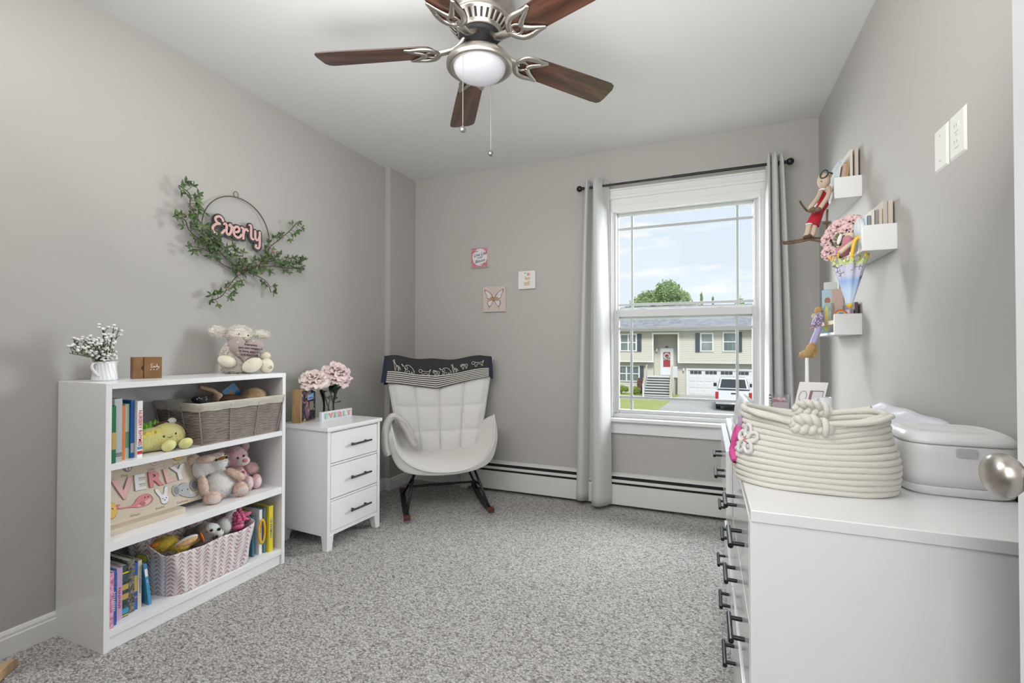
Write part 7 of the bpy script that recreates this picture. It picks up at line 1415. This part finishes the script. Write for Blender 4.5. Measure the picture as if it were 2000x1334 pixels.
b = B(); b.add([(-.90, 2.0, 1.14), (.90, 2.0, 1.14), (.92, 4.2, 1.14), (-.92, 4.2, 1.14), (-.72, 2.25, 1.86), (.72, 2.25, 1.86), (.72, 3.45, 1.88), (-.72, 3.45, 1.88)], [(0,3,2,1),(4,5,6,7),(0,1,5,4),(1,2,6,5),(2,3,7,6),(3,0,4,7)]); tp_('cab', b, TW, bevel=.06)
b = B(); b.add([(-.76, 2.03, 1.22), (.76, 2.03, 1.22), (.66, 2.205, 1.76), (-.66, 2.205, 1.76)], [(0, 1, 2, 3)]); tp_('rear_window', b, TG, solid=.01)
for s_ in (-1, 1): b = B(); b.add([(s_*.90, 2.25, 1.20), (s_*.90, 3.85, 1.20), (s_*.755, 3.40, 1.74), (s_*.765, 2.42, 1.74)], [(0, 1, 2, 3)]); tp_('side_window', b, TG, solid=.03)
tp_('bed_liner', B().box(-.88, .88, .12, 1.95, 1.145, 1.175), TB_)
b = B(); b.box(-.98, -.88, .0, 2.0, 1.12, 1.21); b.box(.88, .98, 0, 2.0, 1.12, 1.21); b.box(-.98, .98, -.02, .08, 1.10, 1.22); tp_('bed_rail', b, TW, bevel=.015)
tg = tp_('tailgate', B().box(-.80, .80, -.045, .0, .66, 1.20), TW, bevel=.015); tp_('tailgate_handle', B().box(-.13, .13, -.055, -.04, 1.02, 1.10), TB_, tg)
for s_ in (-1, 1): tp_('tail_light', B().box(s_*.82, s_*.98, -.05, .06, .72, 1.14), RDL, bevel=.01); tp_('side_mirror', B().box(s_*.98, s_*1.18, 3.55, 3.65, 1.18, 1.42), TB_, bevel=.02)
bp_ = tp_('bumper', B().box(-.96, .96, -.16, .02, .42, .62), mat('bumper_chrome', (.60, .61, .63), .3, .6), bevel=.02); tp_('number_plate', B().box(-.15, .15, -.17, -.155, .45, .59), ext('plate_white2', (.7, .7, .7), .5), bp_)
tp_('underbody', B().box(-.85, .85, .1, 5.4, .28, .50), TB_)
for x in (-.86, .86):
    for y in (1.12, 4.57):
        w_ = B(); w_.lathe([(0, -.13), (.30, -.13), (.385, -.11), (.395, 0), (.385, .11), (.30, .13), (0, .13)], (x, y, .36), 28, ax='x'); q = tp_('wheel', w_, TB_, smooth=True); rr = B(); rr.lathe([(0, -.14), (.22, -.14), (.24, -.12), (.24, .12), (.22, .14), (0, .14)], (x, y, .36), 20, ax='x'); tp_('rim', rr, NICKEL, q)
# planting
def leaf_cloud(blobs, n, size, seed, drop=.15):
    rg = random.Random(seed); b = B(); T = sum(r[0]*r[2] for c, r in blobs)
    for c, r in blobs:
        for _ in range(int(n*r[0]*r[2]/T)):
            d = V(rg.gauss(0, 1), rg.gauss(0, 1), rg.gauss(0, 1)).normalized()*rg.uniform(.72, 1.08); p = V(c[0]+d.x*r[0], c[1]+d.y*r[1], c[2]+d.z*r[2])
            e1 = V(rg.gauss(0, 1), rg.gauss(0, 1), rg.gauss(0, 1)).normalized()*size*rg.uniform(.6, 1.3); e2 = e1.orthogonal().normalized()*size*.55
            b.add([p-e1*.5, p+e2*.5, p+e1*.5, p-e2*.5], [(0, 1, 2, 3)])
    return b
def tree(label, name, x, y, z0, ztop, rad, n, size, m, seed, trunk=.18, shape='round'):
    t = thing(name, label, 'tree' if ztop-z0 > 2.5 else 'shrub', (x, y, z0)); rg = random.Random(seed); bl = []; H = ztop-z0
    if shape == 'round':
        bl.append(((x, y, z0+H*.62), (rad*.62, rad*.62, H*.30)))
        for k in range(17): a = rg.uniform(0, 6.28); q = rg.uniform(.25, .78)*rad; zz = z0+H*rg.uniform(.38, .86); sc = 1-.55*max(0, (zz-z0)/H-.55)/.45; bl.append(((x+q*cos(a)*sc, y+q*sin(a)*sc, zz), (rad*.30, rad*.30, H*.105)))
        bl.append(((x, y, ztop-H*.10), (rad*.28, rad*.3, H*.10)))
    elif shape == 'cone':
        for k in range(7): f = k/6; bl.append(((x, y, z0+H*(.15+.8*f)), (rad*(1-f*.85), rad*(1-f*.85), H*.09)))
    else:
        for k in range(9): a = rg.uniform(0, 6.28); q = rg.uniform(0, .6)*rad; bl.append(((x+q*cos(a), y+q*.5*sin(a), z0+H*rg.uniform(.3, .7)), (rad*.42, rad*.35, H*.30)))
    core = B()
    for c, r in bl: core.ell(c, (r[0]*.86, r[1]*.86, r[2]*.86), nu=10, nv=7)
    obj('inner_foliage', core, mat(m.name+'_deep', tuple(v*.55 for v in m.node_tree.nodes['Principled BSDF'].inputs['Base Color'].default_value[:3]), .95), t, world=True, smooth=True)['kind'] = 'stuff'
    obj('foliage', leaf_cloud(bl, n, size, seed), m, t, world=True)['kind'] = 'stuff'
    obj('trunk', B().tube([(x, y, z0-.05), (x+.05, y, z0+H*.55)], [trunk, trunk*.6], 8), ext('bark', (.16, .12, .09), .9), t, world=True, smooth=True); return t
TG1 = mat('tree_green', (.24, .34, .15), .8, var=(.9, .3, (.28, .38, .13))); TG2 = mat('shrub_green', (.24, .36, .08), .8, var=(3, .3, (.36, .46, .12))); TG3 = mat('plum_shrub', (.26, .12, .12), .8, var=(3, .3, (.36, .26, .18)))
tree('big round green tree rising behind the grey roof', 'tree', -4.4, 60, GZ, 9.3, 5.0, 13000, .34, TG1, 3)
tree('lower spreading tree beside the big tree behind the roof', 'tree', -9.9, 72, GZ, 8.6, 3.0, 4500, .32, TG1, 5)
tree('small tree touching the roof line at the far left', 'tree', -10.6, 60, GZ, 6.8, 1.5, 2200, .30, TG2, 6)
tree('thin pointed conifer right of the big tree', 'conifer', -.62, 67, GZ, 8.0, 1.3, 1500, .26, TG1, 7, shape='cone')
tree('second pointed conifer right of the big tree', 'conifer', .86, 74, GZ, 8.2, 1.2, 1300, .26, TG1, 8, shape='cone')
tree('bright green tree crown showing at the right end of the roof', 'tree', 3.6, 61, GZ, 7.0, 2.2, 2200, .30, TG2, 9)
tree('low bright green shrub under the left ground-floor window', 'shrub', -6.5, 39.1, GZ, -1.98, .62, 1500, .12, TG2, 10, .03, 'low')
tree('leafy green shrub nearest the steps on the lawn edge', 'shrub', -5.35, 38.8, GZ, -2.0, .45, 1200, .11, TG2, 12, .03, 'low')
tree('plum red shrub against the wall beside the steps', 'shrub', -5.0, 39.5, GZ, -1.35, .40, 1200, .11, TG3, 11, .03, 'low')
